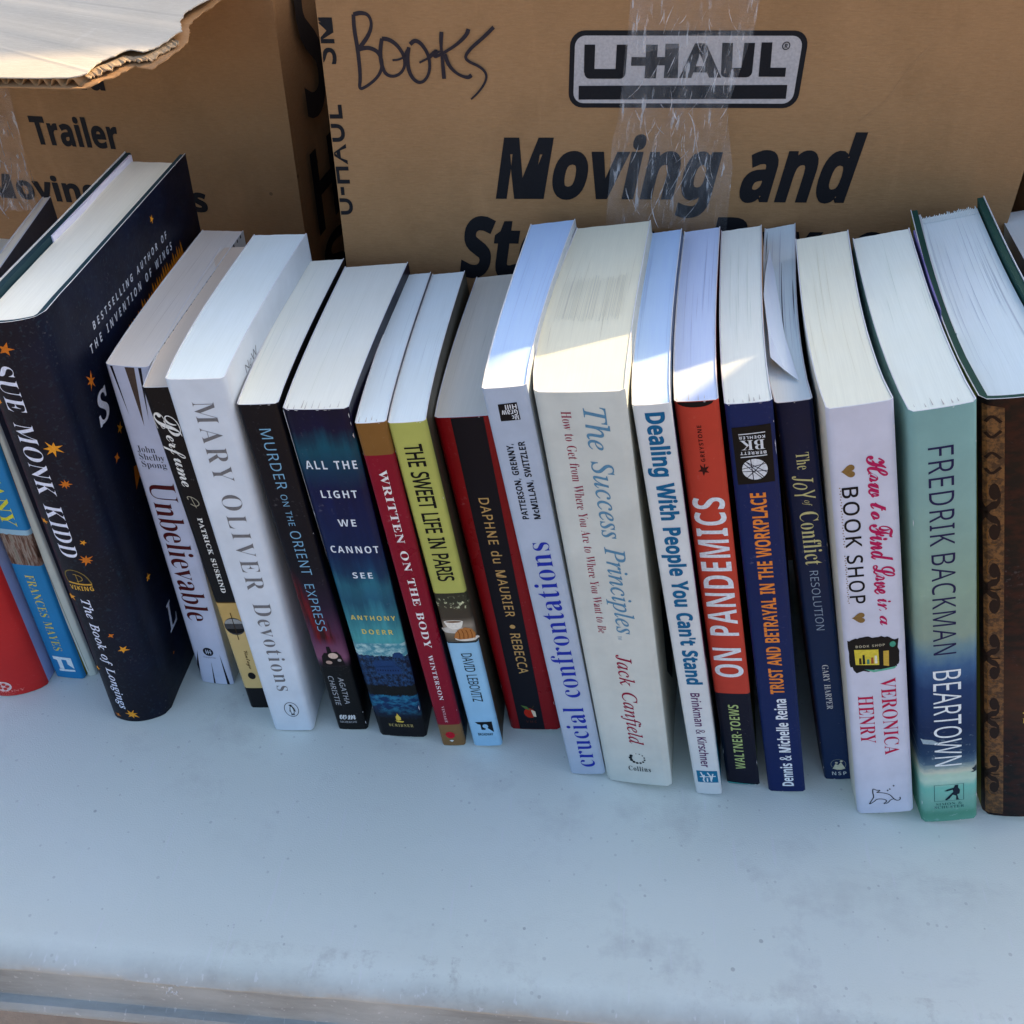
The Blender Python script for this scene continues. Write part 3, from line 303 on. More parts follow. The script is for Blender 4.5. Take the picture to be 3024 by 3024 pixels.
'f':[199,[-48,-153,-69,-149,-85,-137,-91,-124,-90,-103,-85,-94,-77,-88,-66,-87,-53,-90,-45,-103,-49,-130,-42,-134,-24,-128,-9,-105,11,-39,71,283,7,283,12,304,75,304,87,358,104,403,126,439,153,466,173,477,194,485,216,487,240,483,255,476,269,462,275,444,273,425,267,416,257,410,243,408,228,412,219,428,223,459,217,466,207,469,187,463,165,435,153,403,132,304,210,304,207,283,128,283,80,55,46,-56,24,-101,5,-127,-26,-149]],
'g':[286,[63,-153,16,-148,-13,-136,-40,-113,-51,-83,-46,-47,-30,-22,-3,2,36,24,13,39,8,47,6,60,18,80,58,121,29,144,13,172,10,203,21,241,39,269,65,292,96,309,123,316,164,318,240,296,289,296,289,281,289,266,243,266,248,228,240,196,224,167,201,143,171,126,146,118,119,114,82,116,63,97,61,82,73,70,159,38,201,13,216,-6,223,-40,220,-64,212,-86,198,-105,179,-122,156,-135,129,-145],[111,129,132,133,155,150,174,177,184,204,190,234,189,267,181,285,165,299,137,301,113,289,88,260,73,227,66,182,73,150,92,132],[75,-132,119,-128,151,-114,162,-104,174,-77,175,-52,166,-34,145,-17,113,-2,52,18,15,-10,-6,-41,-9,-64,-8,-80,2,-106,12,-115,38,-128]],
'h':[402,[304,-7,285,-4,264,7,250,27,244,46,248,111,281,281,279,301,274,313,264,321,251,323,222,316,193,294,164,259,141,221,124,172,87,0,25,0,118,449,115,464,106,474,92,480,66,482,69,496,72,510,195,510,142,275,150,275,193,331,209,343,241,360,274,366,305,361,328,347,336,337,345,309,345,282,311,114,308,60,313,44,321,38,346,38,374,51,386,32,344,3,324,-4]],
'i':[177,[122,394,110,396,98,404,91,415,88,428,91,441,98,452,110,460,122,463,135,460,147,452,155,441,157,428,155,414,147,403,136,396],[33,-8,19,-6,8,1,2,13,0,37,60,267,57,275,50,282,17,287,20,299,82,308,124,316,129,314,131,306,63,79,59,43,66,33,77,33,96,45,130,84,140,74,112,38,84,12,58,-3]],
'k':[339,[218,-7,197,-1,181,19,120,161,78,129,41,0,-13,0,105,425,106,441,102,449,88,454,62,455,66,468,168,487,175,483,174,472,84,157,195,240,221,263,228,272,229,283,217,292,197,294,203,306,337,306,334,293,303,288,270,272,164,193,216,69,233,42,245,36,259,38,279,53,301,79,311,69,286,35,267,16,243,0]],
'l':[173,[32,-7,18,-5,5,4,-1,19,-1,38,101,430,96,450,83,456,58,459,60,471,121,479,163,487,170,485,171,481,62,84,56,50,60,36,73,35,98,53,122,82,133,72,112,45,84,17,58,0]],
'n':[364,[222,-9,208,-6,198,1,191,12,189,28,196,65,242,248,240,267,233,273,225,275,203,268,173,246,141,212,110,172,93,142,74,99,42,0,-12,0,61,255,61,268,57,277,45,283,17,285,19,297,45,300,126,316,133,313,93,177,154,251,209,296,238,310,263,315,280,313,297,301,302,278,299,245,251,78,245,45,251,36,264,34,282,48,312,91,322,83,298,43,273,14,248,-3]],
'o':[351,[105,-8,71,-4,51,4,34,15,13,38,3,57,-4,90,-3,121,3,150,14,178,35,215,54,240,85,269,119,293,146,306,174,314,201,316,226,314,258,305,276,293,297,270,306,251,313,218,313,189,306,155,291,121,272,89,226,39,192,16,167,4,143,-4],[113,11,133,14,153,23,190,55,221,102,246,165,255,226,247,271,232,289,222,294,197,299,165,291,148,281,124,259,90,209,64,144,56,83,62,46,79,22,94,14]],
'p':[340,[-96,-149,-93,-137,-66,-133,-49,-126,-35,-106,54,235,60,261,57,276,47,282,16,285,19,298,127,315,130,313,130,304,120,274,112,250,139,279,168,300,211,315,252,313,280,298,295,279,302,263,308,226,301,175,281,124,257,87,228,52,195,25,168,9,140,-2,101,-7,72,-4,50,5,23,-116,28,-127,39,-134,77,-138,73,-149],[101,9,135,17,174,46,207,91,232,144,246,200,246,247,241,263,232,275,220,282,199,286,166,278,143,260,116,224,100,189,62,40,65,26,72,17,84,11]],
'r':[224,[-13,0,48,218,56,255,51,276,38,281,13,284,15,297,115,316,123,315,125,310,107,243,89,179,143,263,185,308,208,316,227,309,237,290,233,262,218,245,197,241,178,250,170,268,130,218,95,157,65,84,41,0]],
's':[248,[78,-8,47,-5,9,6,-4,4,-9,-4,-22,-4,-7,106,4,105,8,74,16,48,28,29,45,16,64,10,88,12,102,19,117,35,125,62,120,93,53,190,43,214,40,238,46,269,63,294,90,311,123,316,152,314,193,302,205,305,209,314,220,314,207,214,195,214,182,266,175,278,156,294,144,298,118,297,105,290,95,278,91,261,97,237,165,138,177,109,179,82,169,45,146,16,112,-3]],
't':[187,[33,-8,19,-6,5,5,1,18,1,37,66,283,19,283,22,297,53,307,82,326,109,355,136,392,151,392,126,304,183,304,177,283,120,283,64,73,60,45,64,33,76,32,93,43,124,79,134,68,108,35,82,11,57,-3]],
'u':[364,[46,-8,32,-6,18,1,8,14,4,32,11,84,52,233,56,261,55,271,51,280,38,286,13,287,15,300,118,316,127,313,62,74,59,54,62,41,70,34,84,33,100,38,118,49,157,88,190,135,221,191,247,255,261,309,314,309,251,77,247,41,257,32,271,35,291,52,315,84,324,75,300,38,262,4,235,-7,214,-8,202,-3,191,12,189,38,220,153,171,82,127,32,86,2,66,-6]],
},
'SC':{
'F':[492,[232,173,203,178,177,196,164,225,165,260,176,290,206,330,237,359,276,383,320,404,350,413,410,420,446,417,557,393,584,395,617,407,620,398,613,389,576,361,554,351,536,347,497,353,419,378,366,390,320,385,267,360,222,322,195,284,183,246,184,226,190,211,200,201,213,196,232,199,248,208,269,225,287,248,302,276,310,302,314,357,328,360,339,352,349,332,352,309,350,277,344,252,333,230,318,211,300,195,280,183,257,176],[183,-5,155,-3,120,4,101,11,78,28,68,41,61,64,62,84,70,105,88,122,104,129,129,131,152,125,169,110,172,98,171,84,155,70,114,57,109,45,114,35,137,20,172,14,203,16,235,28,254,41,280,70,305,108,328,156,284,143,227,109,219,111,220,120,239,135,274,155,336,177,363,234,409,296,434,322,459,341,473,347,479,345,483,340,470,318,458,283,439,190,465,192,484,232,504,253,525,257,537,252,542,246,542,229,530,208,508,188,486,178,475,117,426,106,457,175,432,173,416,132,396,96,372,65,343,40,309,21,271,7,229,-2],[488,194,505,205,518,219,524,230,523,240,512,240,503,233,493,215]],
'H':[567,[111,-8,73,-5,52,0,33,8,12,25,3,38,-4,60,-4,82,6,105,24,122,41,130,66,132,87,126,104,109,107,97,106,82,90,67,48,52,43,44,45,33,62,18,85,11,116,13,142,23,158,35,180,60,201,94,222,137,159,107,146,110,145,118,177,139,235,163,274,226,321,287,282,261,251,248,231,245,211,252,200,265,199,281,210,301,241,339,240,343,235,343,212,333,186,315,120,248,105,249,101,255,104,260,129,288,172,327,197,345,222,357,239,361,258,360,273,354,284,344,289,331,288,317,272,279,357,343,418,385,430,388,439,382,412,349,383,301,363,252,345,191,392,207,444,281,485,331,526,370,565,398,601,414,638,417,654,413,666,405,675,394,680,382,680,364,674,345,661,325,629,293,565,251,482,212,442,128,417,66,410,43,412,32,419,27,448,28,488,44,544,82,647,172,665,181,684,179,653,157,558,66,510,30,464,8,409,-1,387,2,364,16,353,32,344,61,343,84,349,112,378,183,337,171,319,131,297,95,272,65,244,39,213,18,181,4,147,-5],[498,240,545,267,590,303,621,341,632,363,634,377,631,394,621,399,602,394,581,377,541,325]],
'L':[428,[124,-5,81,1,55,16,48,28,45,40,47,53,54,64,75,78,113,83,155,76,208,58,237,101,265,161,226,167,194,181,169,201,152,226,144,255,145,286,155,314,172,342,187,358,216,380,277,408,347,419,386,419,402,413,403,406,398,403,331,395,286,379,244,349,215,312,203,286,197,261,196,240,201,219,212,201,227,188,247,180,271,177,312,260,360,329,410,381,441,403,461,413,489,420,511,419,529,414,547,401,558,382,561,364,557,340,546,314,518,275,477,237,427,204,369,177,347,132,321,93,291,60,257,34,275,25,299,20,318,22,339,30,404,77,502,169,527,181,545,179,509,152,394,42,347,10,322,2,295,0,259,8,233,21,181,2],[377,199,407,214,435,232,482,277,507,317,518,351,521,373,516,395,509,400,500,402,478,395,455,374,435,346,416,308],[118,13,162,20,197,42,165,56,133,64,102,65,78,58,66,45,69,31,88,18]],
'P':[462,[162,-5,127,-2,107,4,90,11,69,28,57,47,52,71,55,90,67,111,86,126,104,132,127,132,144,127,159,111,162,96,160,85,144,70,105,57,101,47,105,36,125,19,151,13,177,15,207,27,225,41,252,71,278,113,304,167,242,145,233,146,234,156,268,174,313,187,352,256,394,312,441,356,492,387,465,396,435,401,363,399,287,382,232,357,196,331,167,301,154,281,144,253,145,230,157,214,179,203,208,206,247,226,282,258,312,309,329,362,333,366,340,365,345,347,344,311,338,281,327,254,299,216,277,199,252,187,225,181,188,180,164,186,140,201,126,222,123,242,125,262,136,289,168,330,208,361,259,388,323,409,376,418,425,419,478,411,514,398,555,408,583,409,587,404,583,401,535,386,559,366,576,341,583,320,582,294,566,257,548,237,525,219,497,203,465,191,403,177,386,137,365,101,339,70,299,36,265,17,228,4],[411,197,432,204,451,215,485,248,509,290,517,336,515,359,507,374,483,351,448,291]],
'V':[402,[195,-5,185,0,205,56,222,157,234,196,263,256,304,315,235,274,207,267,186,272,174,284,172,301,179,319,205,360,203,365,197,366,161,343,87,270,75,266,72,275,93,302,134,341,167,366,197,382,216,385,233,381,246,372,253,359,252,330,228,291,276,318,323,352,395,413,407,414,410,406,378,350,362,312,306,140,280,93,241,40,296,84,347,140,394,206,470,331,506,380,529,402,552,418,565,419,572,414,534,378,508,347,407,186,349,110,310,71,265,33,219,3]],
'W':[623,[163,-4,146,0,144,7,147,14,229,104,290,187,336,270,350,309,356,337,356,362,351,380,332,397,314,400,287,396,248,381,216,362,175,332,134,290,112,257,103,236,99,217,99,199,104,182,115,170,133,163,156,168,181,185,205,212,231,249,250,290,258,317,259,352,263,359,270,359,278,353,289,325,292,289,287,251,277,224,262,200,243,179,221,162,179,145,152,142,127,144,102,155,86,175,79,201,83,236,97,267,122,305,155,341,194,373,235,397,275,413,312,420,349,419,381,409,407,390,426,365,436,336,437,301,431,273,419,244,401,215,349,153,259,71,328,119,399,180,472,254,589,387,622,416,633,416,639,408,556,207,515,91,578,181,662,278,692,307,727,333,741,337,750,331,686,275,632,214,579,143,510,33,492,12,478,1,469,0,458,5,442,27,433,61,433,95,442,135,460,179,504,255,404,155,337,98,240,35,187,6]],
'a':[355,[210,-5,190,0,177,10,170,21,167,40,137,13,116,2,83,-4,56,0,35,12,23,27,17,44,17,71,25,96,45,129,73,158,106,182,151,202,187,207,205,205,219,199,229,190,234,177,247,204,322,207,245,48,242,33,249,30,261,36,311,75,324,62,262,12,234,0],[97,12,120,19,152,47,184,89,214,143,220,166,211,183,194,188,171,176,129,131,95,72,85,48,82,27,87,17]],
'd':[406,[87,-4,66,-2,47,5,32,17,21,33,16,53,17,74,23,94,37,120,57,144,89,170,124,191,154,202,182,207,209,205,230,196,242,179,355,386,438,394,257,67,240,33,240,24,246,21,259,24,274,34,320,75,334,62,289,23,259,3,229,-4,197,3,180,18,174,43,153,22,132,8,110,-1],[105,13,126,21,157,47,184,79,209,119,223,150,225,177,215,187,195,186,177,174,155,151,97,71,87,48,85,27,92,16]],
'e':[276,[101,-5,73,-2,50,7,31,22,15,46,11,66,16,90,28,114,47,138,84,170,119,190,155,204,188,207,219,197,231,188,238,176,240,162,238,147,222,123,199,105,171,90,97,69,88,47,86,26,90,19,101,16,135,19,180,38,228,75,240,62,206,33,170,12,134,-1],[104,86,142,97,174,122,192,152,194,170,191,181,185,186,177,185,152,165,127,131]],
'f':[358,[215,62,182,26,153,6,122,-5,91,-6,-11,-183,-94,-192,32,25,24,42,28,60,43,72,60,76,112,159,61,113,50,127,87,159,118,192,151,234,211,320,259,375,285,395,312,406,341,407,359,402,376,385,379,367,373,336,355,303,326,268,289,233,243,199,190,167,103,15,128,18,155,30,179,51,200,75],[190,190,254,233,280,256,308,290,327,324,334,345,336,369,330,382,320,386,309,383,275,347,230,273]],
'g':[354,[314,62,271,29,210,-1,147,-102,98,-159,60,-185,34,-195,9,-198,-27,-193,-43,-184,-54,-173,-62,-146,-59,-127,-50,-108,-35,-90,12,-54,45,-37,128,-5,143,22,103,0,79,-4,58,-2,40,6,22,22,15,39,12,58,18,91,42,130,76,164,118,190,155,204,194,206,209,203,221,196,230,179,244,203,327,210,226,28,267,49,301,75],[91,12,111,18,138,38,164,70,188,108,209,150,214,171,208,186,198,188,188,185,147,145,94,68,80,40,76,24,80,15],[4,-179,26,-170,50,-144,117,-30,48,-60,27,-75,1,-100,-14,-126,-19,-151,-14,-172]],
'i':[231,[184,243,170,245,157,253,151,263,150,276,153,287,163,299,176,307,193,310,205,308,218,299,224,290,225,277,221,263,210,252,200,246],[194,62,152,23,118,2,85,-5,55,2,38,21,36,48,50,86,84,148,49,113,36,127,44,134,107,201,201,207,121,61,105,27,107,22,111,21,130,30,181,75]],
'm':[538,[-1,-5,84,118,103,151,101,158,95,155,51,113,38,127,103,189,122,200,141,205,159,203,171,189,175,163,171,132,203,165,233,188,271,206,296,204,311,189,317,162,313,132,346,165,389,196,426,207,450,202,465,190,472,177,475,153,473,134,460,101,418,44,412,26,414,21,421,23,459,51,486,75,500,62,447,16,408,-3,392,-4,374,2,360,15,353,29,349,56,355,82,368,105,418,171,421,183,413,184,386,168,354,135,313,84,253,0,152,-5,251,142,264,170,263,176,259,179,236,167,201,134,156,78,99,0]],
'n':[388,[-1,-5,84,118,103,151,101,158,95,155,51,113,38,127,103,189,122,200,141,205,159,203,171,188,175,160,171,132,219,177,260,202,294,206,312,199,322,188,331,163,328,131,309,97,265,39,261,28,266,21,293,37,335,75,349,62,300,19,263,-2,247,-4,233,-2,216,8,207,19,201,34,199,52,205,83,226,116,278,177,280,182,277,185,251,174,200,129,154,75,99,0]],
'o':[300,[91,-5,62,0,43,10,25,30,19,50,18,76,26,101,41,126,68,154,100,179,137,197,166,205,196,207,223,201,243,187,254,166,257,146,254,123,248,107,210,56,233,66,258,83,271,69,248,50,218,35,177,27,145,8,124,0],[106,17,122,21,140,33,138,43,142,54,157,67,175,72,201,110,212,134,218,165,214,180,202,185,184,176,163,156,121,97,96,42,97,23]],
'r':[275,[237,62,182,13,154,-2,136,-4,108,-1,91,7,77,17,69,30,66,46,69,64,77,84,110,132,148,165,101,163,50,113,36,127,81,168,93,214,106,222,115,219,116,201,119,194,192,179,207,170,214,157,214,146,208,131,149,43,145,32,146,24,155,21,169,28,225,76]],
't':[297,[36,127,81,171,113,210,215,377,300,380,251,295,296,295,289,273,236,273,135,97,111,51,103,28,105,22,111,20,131,27,190,75,203,62,165,28,130,6,94,-4,66,-1,54,6,43,21,39,51,50,85,83,148,47,113]],
'u':[396,[359,62,303,13,271,-1,234,-2,210,9,200,20,195,32,197,62,171,33,136,9,101,-2,72,-2,59,4,45,16,39,28,37,45,51,86,81,144,48,113,36,127,109,201,207,207,122,55,118,33,124,27,132,28,158,46,202,96,238,149,267,201,365,207,267,30,272,22,286,25,311,42,346,75]],
'v':[317,[111,-4,81,-1,58,10,46,22,39,44,42,69,50,89,87,145,90,156,86,158,79,153,52,127,42,138,87,183,123,205,138,207,149,204,156,197,162,177,161,153,155,132,106,45,101,33,103,24,113,19,128,19,149,24,170,34,201,58,188,74,183,88,181,112,185,135,194,158,211,183,227,198,243,206,263,205,276,198,283,185,287,166,284,142,274,117,259,92,237,66,262,75,288,97,301,83,261,55,220,48,192,25,165,8,139,-1],[217,71,248,109,260,145,260,155,253,162,239,161,226,153,211,135,203,111,206,88]],
'w':[509,[110,-4,79,-1,57,10,43,27,39,50,42,71,50,86,98,144,102,156,98,158,89,152,58,126,45,138,80,169,126,201,222,207,122,52,115,28,119,21,125,19,135,22,153,35,197,81,247,146,279,201,380,207,297,70,288,41,288,30,294,22,310,17,336,22,364,35,393,58,380,74,375,88,373,112,377,135,386,158,403,183,423,201,439,207,459,204,470,195,478,178,479,160,474,135,464,110,429,67,459,78,482,97,494,84,475,68,446,53,412,48,376,20,349,5,319,-2,295,-4,260,0,235,13,220,35,215,66,160,12,138,1],[409,71,440,109,452,145,452,155,445,162,431,161,418,153,403,135,395,111,398,88]],
},
}
FONT={k:{ch:(q[0],[list(zip(c[0::2],c[1::2])) for c in q[1:]]) for ch,q in v.items()} for k,v in GLY.items()}
def layout(txt,font,spacing=0,shear=0.):
    x=0;P=[]
    F=FONT[font]
    for ch in txt:
        if ch==' ': x+=250+spacing; continue
        a,cs=F.get(ch) or FONT['SR'].get(ch) or FONT['SR'].get(ch.upper())
        for c in cs: P.append([(x+px+py*shear,py) for px,py in c])
        x+=a+spacing
    return P
def fill(polys,offset=0.):
    """filled 2D mesh of contours (holes by even-odd)"""
    cu=bpy.data.curves.new('f','CURVE'); cu.dimensions='2D'; cu.fill_mode='BOTH'; cu.offset=offset
    for p in polys:
        s=cu.splines.new('POLY'); s.points.add(len(p)-1)
        for q,(a,b) in zip(s.points,p): q.co=(a,b,0,1)
        s.use_cyclic_u=True
    o=bpy.data.objects.new('f',cu); me=o.to_mesh()
    vs=[(v.co.x,v.co.y) for v in me.vertices]; fs=[tuple(p.vertices) for p in me.polygons]
    o.to_mesh_clear(); bpy.data.objects.remove(o); bpy.data.curves.remove(cu)
    return vs,fs
def st_mesh(name,vs,fs,mat,parent,mapf,cuts=(),off=.00007):
    bm=bmesh.new(); bv=[bm.verts.new((a,b,0)) for a,b in vs]
    for f in fs:
        if len(set(f))>2:
            try: bm.faces.new([bv[i] for i in f])
            except ValueError: pass
    if not vs: return None
    lo=min(v[0] for v in vs); hi=max(v[0] for v in vs)
    for c in cuts:
        if lo<c<hi: bmesh.ops.bisect_plane(bm,geom=bm.verts[:]+bm.edges[:]+bm.faces[:],plane_co=(c,0,0),plane_no=(1,0,0))
    for v in bm.verts: v.co=mapf(v.co.x,v.co.y,off)
    me=bpy.data.meshes.new(name); bm.to_mesh(me); bm.free(); me.materials.append(mat)
    return link(bpy.data.objects.new(name,me),parent)
def text_st(txt,font,s0,s1,t0,t1,rot,offset=0.,spacing=0,shear=0.):
    P=layout(txt,font,spacing,shear)
    P=[[(a/1000,b/1000) for a,b in c] for c in P]
    vs,fs=fill(P,offset)
    xs=[v[0] for v in vs]; ys=[v[1] for v in vs]; x0,x1,y0,y1=min(xs),max(xs),min(ys),max(ys)
    o=[]
    for a,b in vs:
        a=(a-x0)/(x1-x0); b=(b-y0)/max(1e-6,(y1-y0))
        if rot=='d': o.append((s0+(s1-s0)*b,t0+(t1-t0)*a))
        elif rot=='u': o.append((s1+(s0-s1)*b,t1+(t0-t1)*a))
        elif rot=='b': o.append((s0+(s1-s0)*a,t1+(t0-t1)*b))
        else: o.append((s1+(s0-s1)*a,t0+(t1-t0)*b))
    return o,fs
def ell(cx,cy,rx,ry,n=22,a0=0,a1=360): return [(cx+rx*math.cos(R(a0+(a1-a0)*i/n)),cy+ry*math.sin(R(a0+(a1-a0)*i/n))) for i in range(n+(0 if a1-a0==360 else 1))]
def rrect(x0,y0,x1,y1,r,n=6):
    o=[]
    for cx,cy,a in ((x1-r,y1-r,0),(x0+r,y1-r,90),(x0+r,y0+r,180),(x1-r,y0+r,270)):
        o+=[(cx+r*math.cos(R(a+90*i/n)),cy+r*math.sin(R(a+90*i/n))) for i in range(n+1)]
    return o
def stroke(pts,w,smooth=3):
    """ribbon polygons along a polyline (quads, returned as verts/faces)"""
    for _ in range(smooth):
        q=[pts[0]]
        for a,b in zip(pts,pts[1:]): q+=[(a[0]*.75+b[0]*.25,a[1]*.75+b[1]*.25),(a[0]*.25+b[0]*.75,a[1]*.25+b[1]*.75)]
        pts=q+[pts[-1]]
    vs=[];fs=[];n=len(pts)
    for i,p in enumerate(pts):
        a=pts[max(0,i-1)];b=pts[min(n-1,i+1)];dx,dy=b[0]-a[0],b[1]-a[1];L=math.hypot(dx,dy) or 1
        ww=w if not callable(w) else w(i/(n-1)); vs+=[(p[0]-dy/L*ww/2,p[1]+dx/L*ww/2),(p[0]+dy/L*ww/2,p[1]-dx/L*ww/2)]
        if i: fs.append((2*i-2,2*i-1,2*i+1,2*i))
    return vs,fs
def star(cx,cy,rx,ry,n,seed,rot=0.):
    rr=random.Random(seed);o=[]
    for i in range(2*n):
        k=rr.uniform(.8,1.15) if i%2==0 else rr.uniform(.33,.45); a=math.pi*i/n+rot+rr.uniform(-.12,.12)
        o.append((cx+rx*k*math.cos(a),cy+ry*k*math.sin(a)))
    return o
# ================================================================ setting: ground and table
def ground():
    x=NT('dry_paving',.9,.2); v=x.coord('Object'); a=x.noise(v,3,5,.6); b=x.noise(v,60,4,.7)
    x.base(x.mix(x.ramp(x.math('ADD',x.math('MULTIPLY',a,.6),x.math('MULTIPLY',b,.4)),[(.35,0.),(.65,1.)]),(.28,.22,.17),(.38,.30,.23))); x.bump(b,.4,.004)
    o=mesh_obj('ground',[(-60,-60,-.74),(60,-60,-.74),(60,60,-.74),(-60,60,-.74)],[(0,1,2,3)],x.m); o['kind']='structure'; o['label']='tan paving under the table'
ground()
def table():
    A=Vector((-.2233,.2182,0)); yaw=math.atan2(.2182-.1904,.0637+.2233)
    M=Matrix.Translation(A)@Matrix.Rotation(-yaw,4,'Z')
    t=thing('folding_table','white plastic folding table with scuffed rounded front edge under the row of books','table',M)
    x=NT('white_table_plastic',.5,.3); v=x.coord('Object')
    a=x.noise(v,6,4,.55); b=x.noise(v,1400,2)
    base=x.mix(x.ramp(a,[(.3,0.),(.7,1.)]),(.72,.77,.68),(.78,.83,.735))
    # ground-in dirt: sparse specks, faint smudges, greyer towards the handled front rim
    def specks(scale,thr,rare,amt,base,col=(.12,.12,.13)):
        vo=x.n('TexVoronoi'); vo.inputs['Scale'].default_value=scale; x.l(v,vo.inputs['Vector']); sp=x.n('SeparateColor'); x.l(vo.outputs['Color'],sp.inputs[0])
        sz=x.math('MULTIPLY',sp.outputs[1],thr); f=x.math('MULTIPLY',x.math('LESS_THAN',vo.outputs['Distance'],sz),x.math('GREATER_THAN',sp.outputs[0],rare)); return x.mix(x.math('MULTIPLY',f,amt),base,col)
    base=specks(75,.08,.62,.38,base); base=specks(140,.12,.70,.28,base); base=specks(31,.04,.7,.6,base); base=specks(260,.22,.74,.2,base)
    sm=x.noise(v,24,6,.68); sm2=x.noise(v,5,2)
    base=x.mix(x.math('MULTIPLY',x.ramp(sm,[(.52,0.),(.70,.46)]),x.ramp(sm2,[(.40,.08),(.60,1.)])),base,(.36,.35,.34))
    sxyz=x.n('SeparateXYZ'); x.l(v,sxyz.inputs[0])
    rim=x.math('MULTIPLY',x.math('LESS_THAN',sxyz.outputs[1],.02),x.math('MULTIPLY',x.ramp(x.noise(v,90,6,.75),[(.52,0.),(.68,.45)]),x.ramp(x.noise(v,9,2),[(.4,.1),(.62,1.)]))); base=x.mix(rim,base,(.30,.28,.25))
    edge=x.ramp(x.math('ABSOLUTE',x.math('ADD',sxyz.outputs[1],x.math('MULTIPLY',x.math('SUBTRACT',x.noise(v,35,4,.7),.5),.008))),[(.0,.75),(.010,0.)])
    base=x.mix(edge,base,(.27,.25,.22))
    side=x.math('LESS_THAN',sxyz.outputs[2],-.0062)  # front face below the lip: dirt, plus its shade put into the colour
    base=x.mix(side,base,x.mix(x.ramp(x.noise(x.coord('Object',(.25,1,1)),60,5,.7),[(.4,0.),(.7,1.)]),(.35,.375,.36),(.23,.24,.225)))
    sc2=x.noise(x.coord('Object',(.35,1,1),(1,2,0),(0,0,.35)),38,6,.75); base=x.mix(x.math('MULTIPLY',x.ramp(sc2,[(.56,0.),(.70,.26)]),x.ramp(x.noise(v,3.5,2),[(.42,.1),(.58,1.)])),base,(.40,.40,.39))
    sc3=x.noise(x.coord('Object',(1,1,1),(7,3,0)),11,5,.6); base=x.mix(x.ramp(sc3,[(.42,.0),(.66,.22)]),base,(.80,.84,.80))
    # hairline scratches
    vs_=x.coord('Object',(1,.06,1),(0,0,0),(0,0,.7)); sc=x.noise(vs_,420,2); base=x.mix(x.ramp(sc,[(.66,0.),(.71,.30)]),base,(.8,.8,.8))
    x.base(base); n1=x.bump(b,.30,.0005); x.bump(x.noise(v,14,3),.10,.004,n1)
    x.l(x.ramp(sm,[(.4,.48),(.7,.66)]),x.b.inputs['Roughness'])
    # moulded edge profile swept along the front; (y,z)
    prof=[(.75,0),(.032,0),(.022,.0001),(.017,.0004),(.012,.0005),(.007,.0002),(.004,-.0006),(.0015,-.0022),(.0000,-.0045),(.0004,-.0068),(.0036,-.0078),(.0040,-.034),(.0038,-.0372),(.0004,-.0382),(-.0012,-.041),(-.0008,-.045),(.001,-.048),(.005,-.049),(.02,-.049),(.02,-.035),(.75,-.035)]
    NX=420; vs2=[];fs=[]
    for i in range(NX+1):
        xx=-.62+1.95*i/NX
        for k,(py,pz) in enumerate(prof):
            j=0
            if 2<k<12: j=(noise.noise(Vector((xx*14,k*.2,3)))*.0007+noise.noise(Vector((xx*60,k*.3,9)))*.0004+max(0,noise.noise(Vector((xx*130,k*.9,4)))-.25)*.0012)
            vs2.append((xx,py+j,pz+(j*.5 if 3<k<12 else 0)))
    n=len(prof)
    for i in range(NX):
        for k in range(n): a_=i*n+k;b_=i*n+(k+1)%n; fs.append((a_,a_+n,b_+n,b_))
    fs.append(tuple(range(n))); fs.append(tuple(NX*n+k for k in range(n)))
    top=mesh_obj('tabletop',vs2,fs,x.m,t,True); es=top.modifiers.new('split','EDGE_SPLIT'); es.split_angle=R(42)
    bm=bmesh.new(); bm.from_mesh(top.data); bmesh.ops.recalc_face_normals(bm,faces=bm.faces[:]); bm.to_mesh(top.data); bm.free()
    mt=NT('grey_powder_coat',.5); mt.base((.22,.22,.23)); 
    for lx in (-.45,1.15):
        for ly in (.1,.65):
            bm=bmesh.new(); bmesh.ops.create_cone(bm,cap_ends=True,segments=14,radius1=.014,radius2=.014,depth=.7,matrix=Matrix.Translation((lx,ly,-.388))); bm_obj('leg',bm,mt.m,t,True)
    # burr of torn plastic hanging at the rim
    x2=NT('torn_plastic',.6); x2.base((.62,.62,.6)); rr=random.Random(3)
    vs3=[];fs3=[]
    for i in range(16):
        cx=.074+rr.uniform(-.004,.006); cz=-.006+rr.uniform(-.004,.003); a=rr.uniform(0,6.28); l=rr.uniform(.0008,.0026); wd=rr.uniform(.0003,.0006); y=-.0012-rr.uniform(0,.0012)
        k=len(vs3); vs3+=[(cx,y,cz),(cx+wd,y-.0003,cz+wd),(cx+math.cos(a)*l,y-.0006,cz+math.sin(a)*l),(cx-wd,y+.0004,cz+wd)]; fs3+=[(k,k+1,k+2),(k,k+2,k+3)]
    mesh_obj('plastic_burr',vs3,fs3,x2.m,t)
table()
